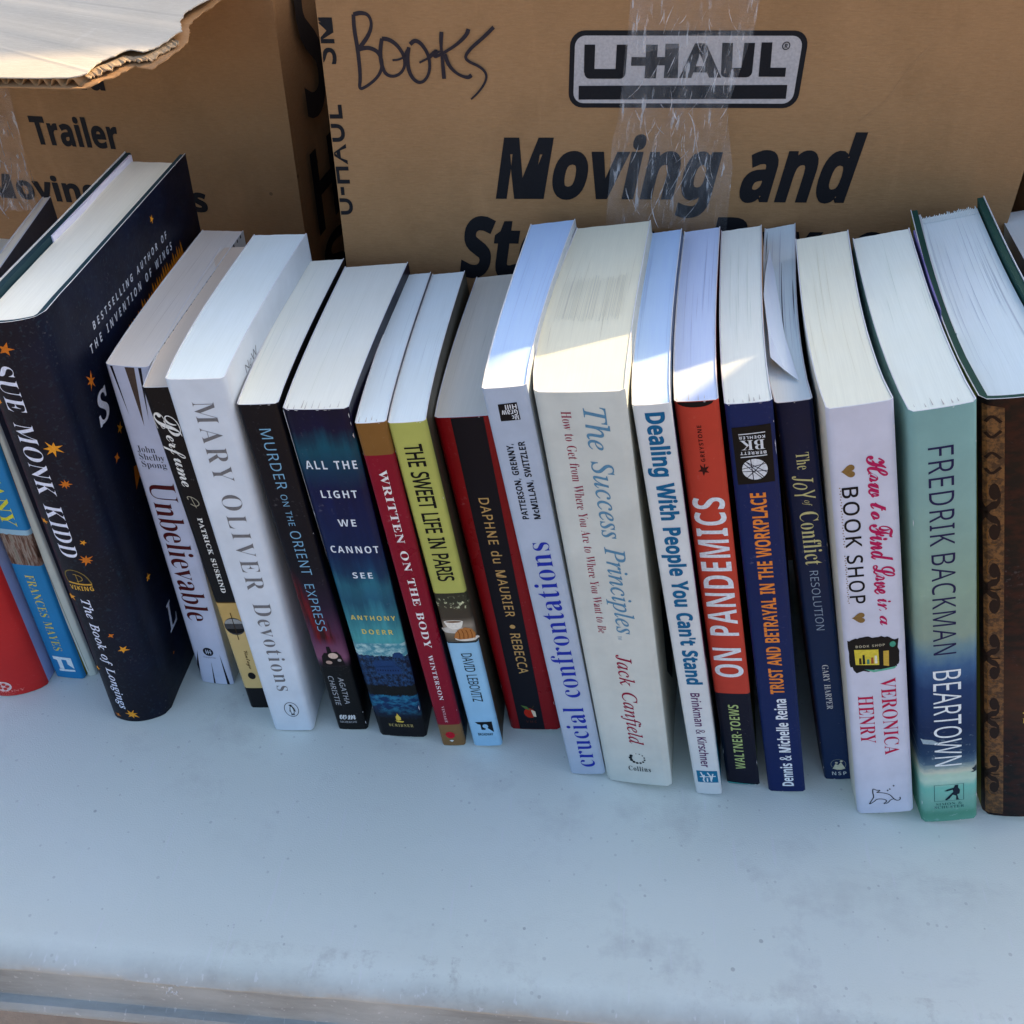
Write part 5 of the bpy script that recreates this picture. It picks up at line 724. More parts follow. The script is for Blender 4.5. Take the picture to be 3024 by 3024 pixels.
class Book:
    def __init__(s,key,name,label,cover,page,hard=False,bow=(-1.2,-1.2),bulge=.4,rc=.9,th=.45,drop=.35,pages=True,group='books standing in a row along the table',rim=None,boardmat=None,zfix=0.):
        x,y,yaw,lean,Wt,Wb,Wk,H,D,sk=FIT[key]; BOOKS[key]=s
        s.Wt,s.Wb,s.Wk,s.H,s.D,s.sk=Wt,Wb,Wk,H,D,sk
        s.bl,s.br=bow[0]/1000,bow[1]/1000; s.bulge=bulge/1000; s.rc=min(rc/1000,Wt*.3); s.hard=hard; s.th=th/1000
        dep=Vector((math.sin(yaw),math.cos(yaw),0)); r0=Vector((math.cos(yaw),-math.sin(yaw),0)); z=Vector((0,0,1))
        U=z*math.cos(lean)-r0*math.sin(lean); Rv=r0*math.cos(lean)+z*math.sin(lean)
        M=Matrix((Rv,dep,U)).transposed().to_4x4(); M.translation=(x,y,(Wb*math.sin(-lean) if lean<0 else 0)+.0004+zfix)
        s.o=thing(name,label,'book',M,group)
        s.nd=12
        outer=0.; 
        if hard:
            s.shell('dust_jacket',0,.0004,[cover,rim or core_mat()],0.,s.H)
            s.shell('boards',.00045,.0030,[boardmat,boardmat],.0006,s.H-.0006)
            s.pageblock(page,.0038,.0035,.0035,.0045)
        else:
            s.shell('cover',0,s.th,[cover,rim or core_mat()],0.,s.H)
            if pages: s.pageblock(page,s.th+.00006,.0004,drop/1000,.0003)
    def W(s,h): return s.Wb+(s.Wt-s.Wb)*h
    def sh(s,d): return math.sin(math.pi*d**.75)
    def groove(s,d): return .0016*math.exp(-((d-.055)/.02)**2) if s.hard else 0.
    def ys(s,q,h,inn=0.):
        W=s.W(h); x=q*W; r=s.rc; e=min(x,W-x); y=-s.sk*q-s.bulge*(1-(2*q-1)**2)
        if e<r: y+=r-math.sqrt(max(0,r*r-(r-e)**2))
        return y+inn
    def spine(s,q,t,off):      # q across 0..1, t down 0..1
        h=1-t; return Vector((q*s.W(h),s.ys(q,h)-off,h*s.H))
    def yd(s,d,base): return base+(s.D-base)*d
    def right(s,d,t,off):
        h=1-t; W=s.W(h); return Vector((W+(s.Wk-W)*d+s.br*s.sh(d)-s.groove(d)+off,s.yd(d,s.rc-s.sk),h*s.H))
    def left(s,d,t,off):
        h=1-t; return Vector((s.bl*s.sh(d)+s.groove(d)-off,s.yd(d,s.rc),h*s.H))
    def path(s,z,inn):
        """outline from back-left round the spine to back-right at height z, inset by inn"""
        t=1-z/s.H; P=[]
        for i in range(s.nd,-1,-1): P.append((s.left(i/s.nd,t,-inn),-i/s.nd))
        for i in range(1,NS):
            q=i/NS; v=s.spine(q,t,-inn); W=s.W(1-t)
            v.x=min(max(v.x,inn+.0),W-inn); P.append((v,q))
        for i in range(s.nd+1): P.append((s.right(i/s.nd,t,-inn),1+i/s.nd))
        return P
    def shell(s,name,i0,i1,mats,z0,z1):
        zs=[z0+(z1-z0)*k/6 for k in range(7)]; vs=[];uv=[];n=0
        for inn in (i0,i1):
            for z in zs:
                P=s.path(z,inn); n=len(P)
                for v,u in P: vs.append(v); uv.append((u,1-z/s.H))
        nz=len(zs); ix=lambda a,k,i:(a*nz+k)*n+i; fs=[];fm=[]
        for k in range(nz-1):
            for i in range(n-1):
                fs.append((ix(0,k,i),ix(0,k,i+1),ix(0,k+1,i+1),ix(0,k+1,i))); fm.append(0)
                fs.append((ix(1,k,i+1),ix(1,k,i),ix(1,k+1,i),ix(1,k+1,i+1))); fm.append(1)
            fs.append((ix(0,k,0),ix(0,k+1,0),ix(1,k+1,0),ix(1,k,0))); fm.append(1)
            fs.append((ix(0,k+1,n-1),ix(0,k,n-1),ix(1,k,n-1),ix(1,k+1,n-1))); fm.append(1)
        for i in range(n-1):
            fs.append((ix(0,nz-1,i),ix(0,nz-1,i+1),ix(1,nz-1,i+1),ix(1,nz-1,i))); fm.append(1)
            fs.append((ix(0,0,i+1),ix(0,0,i),ix(1,0,i),ix(1,0,i+1))); fm.append(1)
        o=mesh_obj(name,vs,fs,mats,s.o,False,fm); me=o.data
        me.polygons.foreach_set('use_smooth',[m_==0 or True for m_ in fm])
        ul=me.uv_layers.new(name='UVMap')
        for lp in me.loops: ul.data[lp.index].uv=uv[lp.vertex_index]
        # keep the rim crisp
        for e in me.edges: pass
        me.shade_smooth() if hasattr(me,'shade_smooth') else None
        md=o.modifiers.new('split','EDGE_SPLIT'); md.split_angle=R(50)
        return o
    def pageblock(s,mat,inn,bot,drop,back,deckle=0.,name='page_block'):
        rr=random.Random(len(bpy.data.objects)); K=10
        vs=[];fs=[]
        rows=[]
        def row(d,z):
            t=1-z/s.H; a=s.left(d,t,-inn); b=s.right(d,t,-inn); out=[]
            for k in range(K+1):
                v=a.lerp(b,k/K)
                if d>=.999: v.y+=-back+(rr.uniform(-.0002,.0002))
                out.append(v)
            return out
        ztop=s.H-drop
        top=[row(i/s.nd,ztop+.00012*noise.noise(Vector((i*.6,inn*9e3,1)))) for i in range(s.nd+1)]
        bt=[row(i/s.nd,bot) for i in range(s.nd+1)]
        def add(v): vs.append(v); return len(vs)-1
        T=[[add(v) for v in r] for r in top]; Bq=[[add(v) for v in r] for r in bt]
        for i in range(s.nd):
            for k in range(K):
                fs.append((T[i][k],T[i][k+1],T[i+1][k+1],T[i+1][k])); fs.append((Bq[i][k+1],Bq[i][k],Bq[i+1][k],Bq[i+1][k+1]))
            fs.append((Bq[i][0],T[i][0],T[i+1][0],Bq[i+1][0])); fs.append((T[i][K],Bq[i][K],Bq[i+1][K],T[i+1][K]))
        for k in range(K): fs.append((T[s.nd][k+1],T[s.nd][k],Bq[s.nd][k],Bq[s.nd][k+1]))
        # front strip following the spine
        fr=[];fb=[]
        for z,L in ((ztop,fr),(bot,fb)):
            t=1-z/s.H
            for i in range(NS+1):
                q=i/NS; W=s.W(1-t); v=s.spine(q,t,-inn-(.0004 if 0<i<NS else 0)); v.x=min(max(v.x,inn),W-inn); L.append(add(v))
        fs.append(tuple(reversed(fr))+tuple(T[0])); fs.append(tuple(fb)+tuple(reversed(Bq[0])))
        for i in range(NS): fs.append((fr[i],fr[i+1],fb[i+1],fb[i]))
        fs.append((fr[0],fb[0],Bq[0][0],T[0][0])); fs.append((fb[NS],fr[NS],T[0][K],Bq[0][K]))
        o=mesh_obj(name,vs,fs,mat,s.o); bm=bmesh.new(); bm.from_mesh(o.data); bmesh.ops.recalc_face_normals(bm,faces=bm.faces[:]); bm.to_mesh(o.data); bm.free(); return o
    CUT=[i/NS for i in range(1,NS)]
    def text(s,name,txt,font,s0,s1,t0,t1,rot,c,offset=0.,spacing=0,shear=0.,layer=1,face='spine',metal=0.,rough=.45):
        vs,fs=text_st(txt,font,s0,s1,t0,t1,rot,offset,spacing,shear)
        return st_mesh(name,vs,fs,ink(c,rough,metal),s.o,getattr(s,face),s.CUT if face=='spine' else [i/s.nd for i in range(1,s.nd)],.00006+.00005*layer)
    def poly(s,name,P,c,layer=1,face='spine',metal=0.,rough=.45,mat=None):
        vs,fs=fill(P if isinstance(P[0],list) else [P])
        return st_mesh(name,vs,fs,mat or ink(c,rough,metal),s.o,getattr(s,face),s.CUT if face=='spine' else [i/s.nd for i in range(1,s.nd)],.00006+.00005*layer)
    def line(s,name,P,w,c,layer=1,face='spine',smooth=2):
        """stroke in millimetres on the face: P given in (q,t)"""
        Wm=s.Wt*1000 if face=='spine' else s.D*1000; Hm=s.H*1000
        vs,fs=stroke([(a*Wm,b*Hm) for a,b in P],w,smooth); vs=[(a/Wm,b/Hm) for a,b in vs]
        return st_mesh(name,vs,fs,ink(c),s.o,getattr(s,face),s.CUT if face=='spine' else [i/s.nd for i in range(1,s.nd)],.00006+.00005*layer)
    def circ(s,q,t,rmm,rmm2=None,n=20): return ell(q,t,rmm/1000/s.Wt,(rmm2 or rmm)/1000/s.H,n)
WHITE=ob(222,228,238); BLK=ob(26,28,34); CREAMP=paper_mat((.87,.83,.68)); WHITEP=paper_mat((.77,.87,.86)); BLUEP=paper_mat((.50,.68,.93)); GREYP=paper_mat((.74,.70,.58)); PALE=paper_mat((.86,.875,.76)); LILAC=paper_mat((.62,.72,.92)); TANP=paper_mat((.76,.73,.66))
GR='books standing in a row along the table'
# ---- red hardback at the far left
b=Book('red','hardcover_book','red rounded spine with white round emblem at far left edge of the row',cover_mat('red_cover',[(0,ob(196,52,52))],right=ob(146,160,206),left=ob(160,44,44)),CREAMP,bulge=9,rc=1.2)
b.poly('publisher_mark',[b.circ(.56,.9615,4.2,3.9),b.circ(.56,.9615,3.7,3.4)],ob(232,214,214))
b.poly('publisher_mark',b.circ(.56,.9615,3.7,3.4),ob(226,190,190))
for k in range(5): b.poly('publisher_mark',b.circ(.56+.055*math.cos(k*1.26),.9615+.009*math.sin(k*1.26),1.05),ob(196,60,60),2)
b.text('publisher_lettering','HARMONY','RB',.28,.80,.977,.986,'b',ob(226,130,126))
b.text('publisher_lettering','BOOKS','RB',.42,.66,.990,.995,'b',ob(216,110,106))
# ---- blue travel paperback
def tuscart(x,uv,u,v,col):
    nz=x.noise(uv,9,5,.7); ph=x.ramp(nz,[(.36,ob(44,36,34)),(.47,ob(112,84,72)),(.56,ob(150,140,132)),(.66,ob(94,104,86))])
    sk=x.mix(x.math('LESS_THAN',x.math('ADD',v,x.math('MULTIPLY',nz,.02)),.455),ph,ob(150,190,214))
    f=x.math('MULTIPLY',x.math('GREATER_THAN',v,.428),x.math('LESS_THAN',v,.552)); return x.mix(f,col,sk)
b=Book('tusc','paperback_book','bright blue spine with yellow lettering and a small photo band, beside the red book',cover_mat('blue_travel_cover',[(0,ob(46,128,186))],art=tuscart,rightstops=[(0,ob(90,150,165)),(.2,ob(80,130,140)),(.3,ob(120,70,40)),(.6,ob(96,60,36)),(.86,ob(120,56,34)),(.88,ob(130,126,50))]),CREAMP,bow=(0,0))
b.text('title_lettering','TUSCANY','RB',.30,.74,.10,.415,'d',ob(206,206,70),-.004)
b.text('author_lettering','FRANCES MAYES','RB',.34,.63,.588,.884,'d',ob(200,190,96),-.006,30)
b.poly('publisher_mark',[(.18,.909),(.80,.912),(.80,.958),(.62,.940),(.62,.922),(.45,.921),(.45,.962),(.30,.962),(.30,.925),(.18,.921)],ob(214,228,240))
b.poly('publisher_mark',[(.25,.963),(.80,.962),(.80,.970),(.25,.971)],ob(214,228,240))
# ---- thin cream booklet
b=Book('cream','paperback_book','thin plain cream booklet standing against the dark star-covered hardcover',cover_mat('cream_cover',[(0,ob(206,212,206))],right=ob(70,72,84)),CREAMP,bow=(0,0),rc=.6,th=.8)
b.line('spine_seam',[(.32,.02),(.32,.98)],.35,ob(130,132,120),1,smooth=0)
# ---- dark hardcover with stars
def nightart(x,uv,u,v,col):
    o=x.coord('Object'); n1=x.noise(o,600,2); n2=x.noise(o,16,4,.6)
    c=x.mix(x.ramp(n2,[(.35,0.),(.72,1.)]),ob(22,26,38),ob(14,36,58)); c=x.mix(x.ramp(u,[(.3,0.),(.9,1.)]),ob(33,33,41),c)
    return x.mix(x.ramp(n1,[(.58,0.),(.75,.35)]),c,ob(52,72,88))
bd=NT('teal_board',.7); bd.base(ob(18,60,72))
b=SUE=Book('sue','hardcover_book','thick dark navy hardcover with orange stars and white title lettering',cover_mat('night_jacket',[(0,ob(30,32,44))],art=nightart,rough=.42,left=ob(120,124,156)),PALE,hard=True,bow=(0,0),bulge=5.5,rc=3.5,boardmat=bd.m)
OR1,OR2=ob(222,150,52),ob(196,112,44)
b.text('author_lettering','SUE MONK KIDD','RB',.22,.50,.078,.508,'d',ob(216,222,246),-.005,30,.12)
b.text('title_lettering','The Book of Longings','RI',.225,.43,.622,.958,'d',ob(216,222,246),.007,26)
b.line('publisher_mark',[(.16,.576),(.14,.556),(.24,.543),(.38,.543),(.50,.556),(.55,.578)],.55,ob(120,104,60))
b.line('publisher_mark',[(.17,.5775),(.3,.5785),(.42,.5795),(.55,.580)],1.0,ob(190,146,64),2)
b.line('publisher_mark',[(.35,.577),(.34,.552)],.35,ob(150,124,66),3,smooth=0)
b.line('publisher_mark',[(.30,.553),(.42,.556),(.44,.568),(.33,.572)],.4,ob(150,124,66),4)
b.text('publisher_lettering','VIKING','SB',.165,.55,.585,.597,'b',ob(206,162,72),0,60)
for i,(q,t,r,n) in enumerate([(.50,.049,3.1,5),(.12,.157,1.5,5),(.66,.252,4.0,7),(.66,.332,2.6,8),(.13,.424,2.0,5),(.63,.472,1.7,5),(.585,.516,3.5,8),(.11,.622,2.7,5),(.09,.837,1.9,5),(.56,.725,1.9,4),(.67,.770,2.7,5),(.45,.975,3.9,7),(.17,.985,1.9,4)]):
    b.poly('star',star(q,t,r/1000/b.Wt,r/1000/b.H,n,i,.3*i),OR1 if i%3 else OR2,1)
for i,(d,t,r,n) in enumerate([(.100,.180,4.0,6),(.172,.318,3.2,5),(.114,.358,3.0,4),(.090,.658,2.6,5),(.21,.50,1.8,5),(.30,.40,2.4,5),(.40,.60,2.0,5),(.66,.045,2.5,5),(.105,.90,1.2,4)]):
    b.poly('star',star(d,t,r/1000/b.D,r/1000/b.H,n,40+i,.4*i),OR1 if i%2 else OR2,1,'right')
b.text('front_lettering','S','RI',.082,.158,.213,.274,'b',ob(222,228,250),.016,face='right')
b.text('front_lettering','L','RI',.122,.19,.778,.850,'b',ob(206,212,236),.012,face='right')
b.text('front_lettering','BESTSELLING AUTHOR OF','SB',.183,.735,.094,.109,'b',ob(190,198,216),0,300,.15,face='right')
b.text('front_lettering','THE INVENTION OF WINGS','SB',.14,.755,.124,.141,'b',ob(190,198,216),0,300,.15,face='right')
rr=random.Random(5); P=[(.36,.19)]
for i in range(26): P+=[(.37+.018*i,.172-.0008*i+rr.uniform(-.012,.004)),(.379+.018*i,.180-.0004*i)]
b.poly('front_art',P+[(.85,.26),(.36,.26)],ob(204,128,40),1,'right')
b.poly('front_art',[(.185,.418),(.205,.424),(.215,.436),(.225,.470),(.20,.452),(.165,.466),(.175,.440)],ob(186,106,36),1,'right')
# endpaper and flap of the jacket folded round the far board
def inner_flap(b,d0,d1,side,c,z0=.004,name='jacket_flap',inn=.0032,th=.0011,rise=.0012):
    vs=[];fs=[];n=14
    for i in range(n+1):
        d=d0+(d1-d0)*i/n
        for z in (z0,b.H-rise):
            t=1-z/b.H
            for k in (inn,inn+th*(.6+.6*math.sin(2.5*d*3.14)**2)):
                v=b.left(d,t,-k) if side=='left' else b.right(d,t,-k); v.y-=.001; vs.append(v)
    for i in range(n):
        a=i*4; fs+=[(a,a+4,a+6,a+2),(a+1,a+3,a+7,a+5),(a+2,a+6,a+7,a+3),(a,a+1,a+5,a+4)]
    fs+=[(0,2,3,1),(n*4,n*4+1,n*4+3,n*4+2)]
    x=NT('flap_paper',.6); x.base(c); return mesh_obj(name,vs,fs,x.m,b.o)
inner_flap(b,.42,.99,'left',(.72,.72,.86),rise=.0006); inner_flap(b,.34,.99,'right',(.70,.72,.84),rise=.0022,th=.0006)
# ---- Unbelievable
b=Book('unb','paperback_book','white paperback spine with dark red title and black slivers, right of the dark star-covered hardcover',cover_mat('white_sliver_cover',[(0,ob(196,204,232))],right=ob(206,208,212)),TANP,bow=(-1.4,-.6),bulge=.6)
DR=ob(76,26,34)
for k,P in enumerate([[(.11,.002),(.17,.002),(.23,.127)],[(.46,.002),(.68,.002),(.53,.152)],[(.77,.002),(.84,.002),(.68,.135)],[(.82,.879),(.82,.999),(.90,.999)],[(.51,.910),(.41,.999),(.46,.999)],[(.17,.873),(.01,.935),(.05,.965)]]): b.poly('spine_sliver',P,ob(82,70,66) if k==1 else ob(30,30,40))
for nm,s0,s1,t0,t1 in (('John',.17,.62,.207,.2265),('Shelby',.17,.80,.228,.2505),('Spong',.18,.80,.249,.2715)): b.text('author_lettering',nm,'RB',s0,s1,t0,t1,'b',ob(52,54,72),-.005)
b.text('title_lettering','Unbelievable','RB',.17,.86,.309,.759,'d',DR,-.005,-8)
b.poly('publisher_mark',b.circ(.5,.874,3.0,3.2),ob(24,30,40))
for q in (.44,.50,.57): b.line('publisher_mark',[(q,.866),(q,.882)],.45,ob(190,200,226),2,smooth=0)
b.line('publisher_mark',[(.42,.874),(.6,.874)],.45,ob(190,200,226),3,smooth=0)
b.text('publisher_lettering','HarperOne','RB',.31,.69,.892,.900,'b',ob(110,116,136),-.008)
rr=random.Random(2)
for k in range(22):
    d=.05+.043*k+rr.uniform(-.006,.006); l=rr.uniform(.004,.013)
    P=[(d,.0006),(d+l,.0006),(d+l,.0085),(d,.0085)]; b.poly('cover_dash',P,ob(40,38,44),1,'right')
# ---- Perfume
b=Book('perf','paperback_book','slim black and tan paperback spine with white script, half hidden by the thick white book',cover_mat('black_tan_cover',[(0,BLK),(.608,ob(90,70,40)),(.6115,ob(196,164,104)),(.70,ob(204,178,124)),(.918,ob(90,70,40)),(.9215,BLK)],right=BLK),paper_mat((.76,.66,.53)),bow=(-2.2,-1.5))
b.text('title_lettering','P','SC',.05,.60,.060,.122,'d',ob(226,228,230),.0); b.text('title_lettering','erfume','SC',.04,.50,.118,.256,'d',ob(226,228,230),.0,-34)
b.line('title_swash',[(.06,.10),(.02,.078),(.10,.058),(.26,.066),(.30,.092),(.18,.104),(.14,.088)],.35,ob(200,200,200),2)
b.line('spine_ornament',[(.22,.292),(.20,.283),(.32,.284),(.45,.296),(.46,.308),(.34,.312),(.24,.304)],.4,ob(170,166,150))
b.line('spine_ornament',[(.30,.285),(.36,.316)],.3,ob(170,166,150),2)
b.text('author_lettering','PATRICK SUSKIND','RB',.28,.41,.345,.578,'d',ob(226,228,230),.006,40)
b.poly('spine_art',ell(.33,.693,.285,.030),ob(70,70,74)); b.poly('spine_art',ell(.33,.683,.25,.017,22,180,360),ob(150,152,154),2); b.poly('spine_art',ell(.33,.701,.25,.016,22,0,180),ob(26,26,30),2)
b.line('spine_art',[(.33,.645),(.33,.740)],.4,ob(60,48,34),3,smooth=0)
b.text('publisher_lettering','Vintage','SC',.30,.46,.778,.848,'d',ob(70,54,34),0)
b.poly('publisher_mark',b.circ(.355,.874,2.0,2.6),ob(26,28,26))
# ---- Mary Oliver
b=Book('mary','paperback_book','thick white paperback with grey serif lettering and an oval penguin emblem',cover_mat('white_cover',[(0,ob(206,216,232))],right=ob(206,214,228),rough=.5),paper_mat((.80,.89,.84)),bow=(-2.6,-1.6),rc=1.3)
G=ob(112,112,118)
b.text('author_lettering','MARY','RB',.36,.73,.048,.234,'d',G,-.008,90); b.text('author_lettering','OLIVER','RB',.37,.75,.268,.529,'d',G,-.008,90)
b.text('title_lettering','Devotions','RB',.38,.76,.569,.855,'d',G,-.006,60)
b.poly('publisher_mark',[b.circ(.59,.922,4.3,5.7,30),b.circ(.59,.922,3.95,5.3,30)],ob(34,36,40))
pg=[(.57,.904),(.545,.9065),(.575,.909),(.555,.917),(.53,.930),(.55,.928),(.565,.938),(.55,.9425),(.60,.9415),(.64,.9425),(.635,.936),(.66,.926),(.69,.932),(.665,.917),(.63,.909),(.615,.904)]
b.poly('publisher_mark',pg,ob(34,36,40),2); b.poly('publisher_mark',[(.585,.911),(.565,.922),(.575,.934),(.605,.938),(.635,.932),(.635,.920),(.61,.911)],ob(208,216,228),3)
b.text('front_lettering','New','RI',.18,.31,.044,.062,'b',ob(120,122,132),face='right')
# ---- Murder on the Orient Express
def murdart(x,uv,u,v,col):
    nz=x.noise(uv,6,5,.65); c=x.ramp(v,[(0,ob(22,24,36)),(.44,ob(24,25,38)),(.56,ob(44,34,52)),(.66,ob(88,52,80)),(.73,ob(128,82,110)),(.748,ob(60,46,60)),(.762,ob(24,24,30)),(1,ob(22,24,32))])
    t2=x.math('ADD',u,x.math('MULTIPLY',nz,1.1)); edge=x.math('ADD',x.math('MULTIPLY',v,3.1),-1.02)   # smoke column drifting up to the left
    dd=x.math('ABSOLUTE',x.math('SUBTRACT',t2,edge)); f=x.math('MULTIPLY',x.ramp(dd,[(.16,1.),(.40,0.)]),x.ramp(v,[(.43,0.),(.50,.8),(.66,1.),(.69,0.)]))
    return x.mix(f,c,x.mix(x.ramp(nz,[(.4,0.),(.62,1.)]),ob(48,20,26),ob(120,28,36)))
b=Book('murd','paperback_book','black paperback spine with thin pale blue lettering and a steam train in red smoke',cover_mat('night_train_cover',[(0,BLK)],art=murdart,right=ob(16,18,26)),PALE,bow=(-1.6,-1.4),rc=1.1)
LB=ob(120,168,204)
b.text('title_lettering','MURDER','SR',.38,.66,.058,.211,'d',LB,-.003,40); b.text('title_lettering','ON THE','SR',.41,.58,.226,.312,'d',LB,-.003,30); b.text('title_lettering','ORIENT','SR',.36,.65,.327,.456,'d',LB,-.003,30); b.text('title_lettering','EXPRESS','SR',.33,.60,.485,.637,'d',LB,-.003,30)
b.text('author_lettering','AGATHA','SR',.50,.67,.800,.899,'d',ob(170,174,184),.002,20,.1); b.text('author_lettering','CHRISTIE','SR',.19,.36,.795,.905,'d',ob(170,174,184),.002,20,.1)
b.text('publisher_lettering','wm','SC',.17,.72,.942,.960,'b',ob(206,208,214),.004); b.text('publisher_lettering','MORROW','RB',.14,.72,.9655,.974,'b',ob(150,152,160),0,30)
b.poly('spine_art',[(.16,.757),(.20,.725),(.30,.712),(.40,.712),(.42,.690),(.52,.690),(.55,.710),(.70,.708),(.80,.722),(.86,.757)],ob(34,28,32),1)
b.poly('spine_art',ell(.56,.722,.15,.010),ob(206,180,168),2); b.poly('spine_art',ell(.38,.745,.10,.006),ob(178,150,140),2); b.poly('spine_art',ell(.72,.738,.06,.005),ob(160,150,150),2)
# ---- All the light
def lightart(x,uv,u,v,col):
    nz=x.noise(uv,3.2,6,.62); n2=x.noise(x.coord('UV',(1.2,14,1)),4,4,.6); t=x.math('ADD',v,x.math('MULTIPLY',x.math('SUBTRACT',nz,.5),.10))
    c=x.ramp(t,[(0,ob(30,22,52)),(.045,ob(30,28,60)),(.095,ob(30,86,108)),(.15,ob(28,62,92)),(.20,ob(28,34,74)),(.30,ob(30,40,82)),(.38,ob(30,46,88)),(.43,ob(34,66,102)),(.47,ob(48,108,132)),(.52,ob(46,96,124)),(.575,ob(64,138,156)),(.64,ob(86,172,180)),(.70,ob(70,150,170))])
    c=x.mix(x.ramp(nz,[(.42,.65),(.62,0.)]),c,x.mix(.5,c,ob(16,20,44)))
    sea=x.mix(x.ramp(n2,[(.45,0.),(.62,1.)]),ob(78,140,158),ob(176,208,212)); c=x.mix(x.math('GREATER_THAN',v,.657),c,sea)
    tw=x.math('ADD',v,x.math('MULTIPLY',x.math('SUBTRACT',x.noise(uv,13,4,.7),.5),.028)); n4=x.noise(x.coord('UV',(1,5,1)),16,4,.7)
    town=x.mix(x.ramp(n4,[(.42,0.),(.60,1.)]),ob(14,22,44),ob(44,74,116)); c=x.mix(x.math('GREATER_THAN',tw,.700),c,town)
    c=x.mix(x.math('GREATER_THAN',tw,.806),c,ob(12,18,30)); c=x.mix(x.math('GREATER_THAN',tw,.842),c,x.mix(x.ramp(n2,[(.45,0.),(.62,1.)]),ob(18,52,92),ob(48,120,156)))
    c=x.mix(x.ramp(tw,[(.875,0.),(.93,1.)]),c,ob(14,18,34)); return c
b=Book('light','paperback_book','thick paperback with stormy blue-teal sea and sky spine and spaced white capitals',cover_mat('storm_sky_cover',[(0,BLK)],art=lightart,right=ob(14,22,44)),PALE,bow=(-1.2,-1.0),rc=1.3,bulge=.5)
W2=ob(214,224,240)
for txt,s0,s1,t0,t1 in (('ALL THE',.11,.93,.124,.145),('LIGHT',.23,.82,.200,.220),('WE',.38,.68,.278,.297),('CANNOT',.12,.95,.353,.373),('SEE',.38,.73,.430,.448)): b.text('title_lettering',txt,'SB',s0,s1,t0,t1,'b',W2,-.003,90)
b.text('author_lettering','ANTHONY','SB',.12,.95,.565,.580,'b',ob(206,190,104),-.003,110); b.text('author_lettering','DOERR','SB',.26,.84,.610,.626,'b',ob(206,190,104),-.003,110)
b.poly('publisher_mark',[(.50,.909),(.56,.925),(.555,.934),(.50,.937),(.455,.934),(.455,.922),(.49,.916)],ob(222,190,84)); b.poly('publisher_mark',[(.43,.937),(.61,.939),(.58,.944),(.47,.943)],ob(222,190,84))
b.text('publisher_lettering','SCRIBNER','RB',.27,.78,.950,.961,'b',ob(176,158,104),0,80)
for x0,t0,w_,h_ in ((.30,.722,.44,.016),(.32,.742,.5,.02),(.72,.694,.2,.010)): b.poly('spine_art',[(x0,t0),(x0+.05,t0-.007),(x0+w_-.05,t0-.008),(x0+w_,t0-.001),(x0+w_,t0+h_),(x0,t0+h_)],ob(40,64,108),1)
for k in range(9): b.poly('spine_art',[(.35+.05*k,.747),(.37+.05*k,.747),(.37+.05*k,.752),(.35+.05*k,.752)],ob(20,30,58),2)
# ---- Written on the body
b=Book('writ','paperback_book','slim dark red paperback spine with bronze ends and white title',cover_mat('dark_red_cover',[(0,ob(128,92,52)),(.0755,ob(130,28,48)),(.915,ob(128,98,66))],right=ob(30,36,44),rough=.3),WHITEP,bow=(-1.2,-1.2))
b.text('title_lettering','WRITTEN ON THE BODY','RB',.36,.64,.115,.637,'d',ob(228,226,232),0,45); b.text('author_lettering','WINTERSON','RB',.39,.57,.662,.823,'d',ob(222,214,224),0,60); b.text('publisher_lettering','VINTAGE','RB',.385,.50,.846,.908,'d',ob(214,180,190),0,50)
b.poly('publisher_mark',b.circ(.455,.958,2.5,2.6),ob(188,30,50)); b.poly('publisher_mark',[(.36,.979),(.46,.977),(.56,.979),(.47,.985)],ob(220,220,220))
for a in range(-2,3): b.line('publisher_mark',[(.455+.22*math.cos(R(90+a*40))*1,.958),(.455+.34*math.sin(R(a*38)),.958-.0135*math.cos(R(a*38)))],.2,ob(188,60,60),1,smooth=0)
# ---- The sweet life in Paris
def sweetart(x,uv,u,v,col):
    vo=x.noise(x.coord('UV',(2.6,26,1)),3,3,.5); t=x.ramp(v,[(.462,ob(56,56,46)),(.49,ob(60,60,50)),(.507,ob(70,64,54)),(.54,ob(74,66,58)),(.565,ob(150,140,128)),(.60,ob(104,96,84)),(.617,ob(80,76,70))])
    bk=x.math('MULTIPLY',x.ramp(vo,[(.55,0.),(.64,1.)]),x.ramp(v,[(.47,0.),(.485,1.),(.505,1.),(.512,0.)])); t=x.mix(bk,t,ob(206,210,176))
    f=x.math('MULTIPLY',x.math('GREATER_THAN',v,.4605),x.math('LESS_THAN',v,.6165)); return x.mix(f,col,t)
b=Book('sweet','paperback_book','chartreuse and light blue paperback spine with a croissant and coffee photo',cover_mat('chartreuse_cover',[(0,ob(174,178,98)),(.4575,ob(40,44,30)),(.4605,ob(90,90,90)),(.6165,ob(30,36,40)),(.619,ob(150,196,232))],art=sweetart,right=ob(70,68,60)),WHITEP,bow=(-1.4,-1.4))
b.text('title_lettering','THE SWEET LIFE IN PARIS','SR',.26,.76,.052,.423,'d',ob(26,26,30),.014,-14); b.text('author_lettering','DAVID LEBOVITZ','SR',.37,.72,.656,.828,'d',ob(36,50,60),.004,-14)
b.poly('spine_art',ell(.35,.577,.40,.0105),ob(196,192,186),1); b.poly('spine_art',[(.09,.550),(.70,.549),(.63,.566),(.52,.574),(.30,.574),(.17,.567)],ob(224,220,214),2); b.poly('spine_art',ell(.395,.5495,.30,.0045),ob(236,232,226),3); b.poly('spine_art',ell(.395,.5497,.25,.003),ob(112,82,56),4)
b.poly('spine_art',ell(.70,.606,.38,.008),ob(214,210,204),2); b.poly('spine_art',[(.30,.602),(.38,.585),(.52,.574),(.72,.569),(.92,.575),(.99,.590),(.97,.604),(.70,.607),(.45,.608)],ob(176,116,66),3)
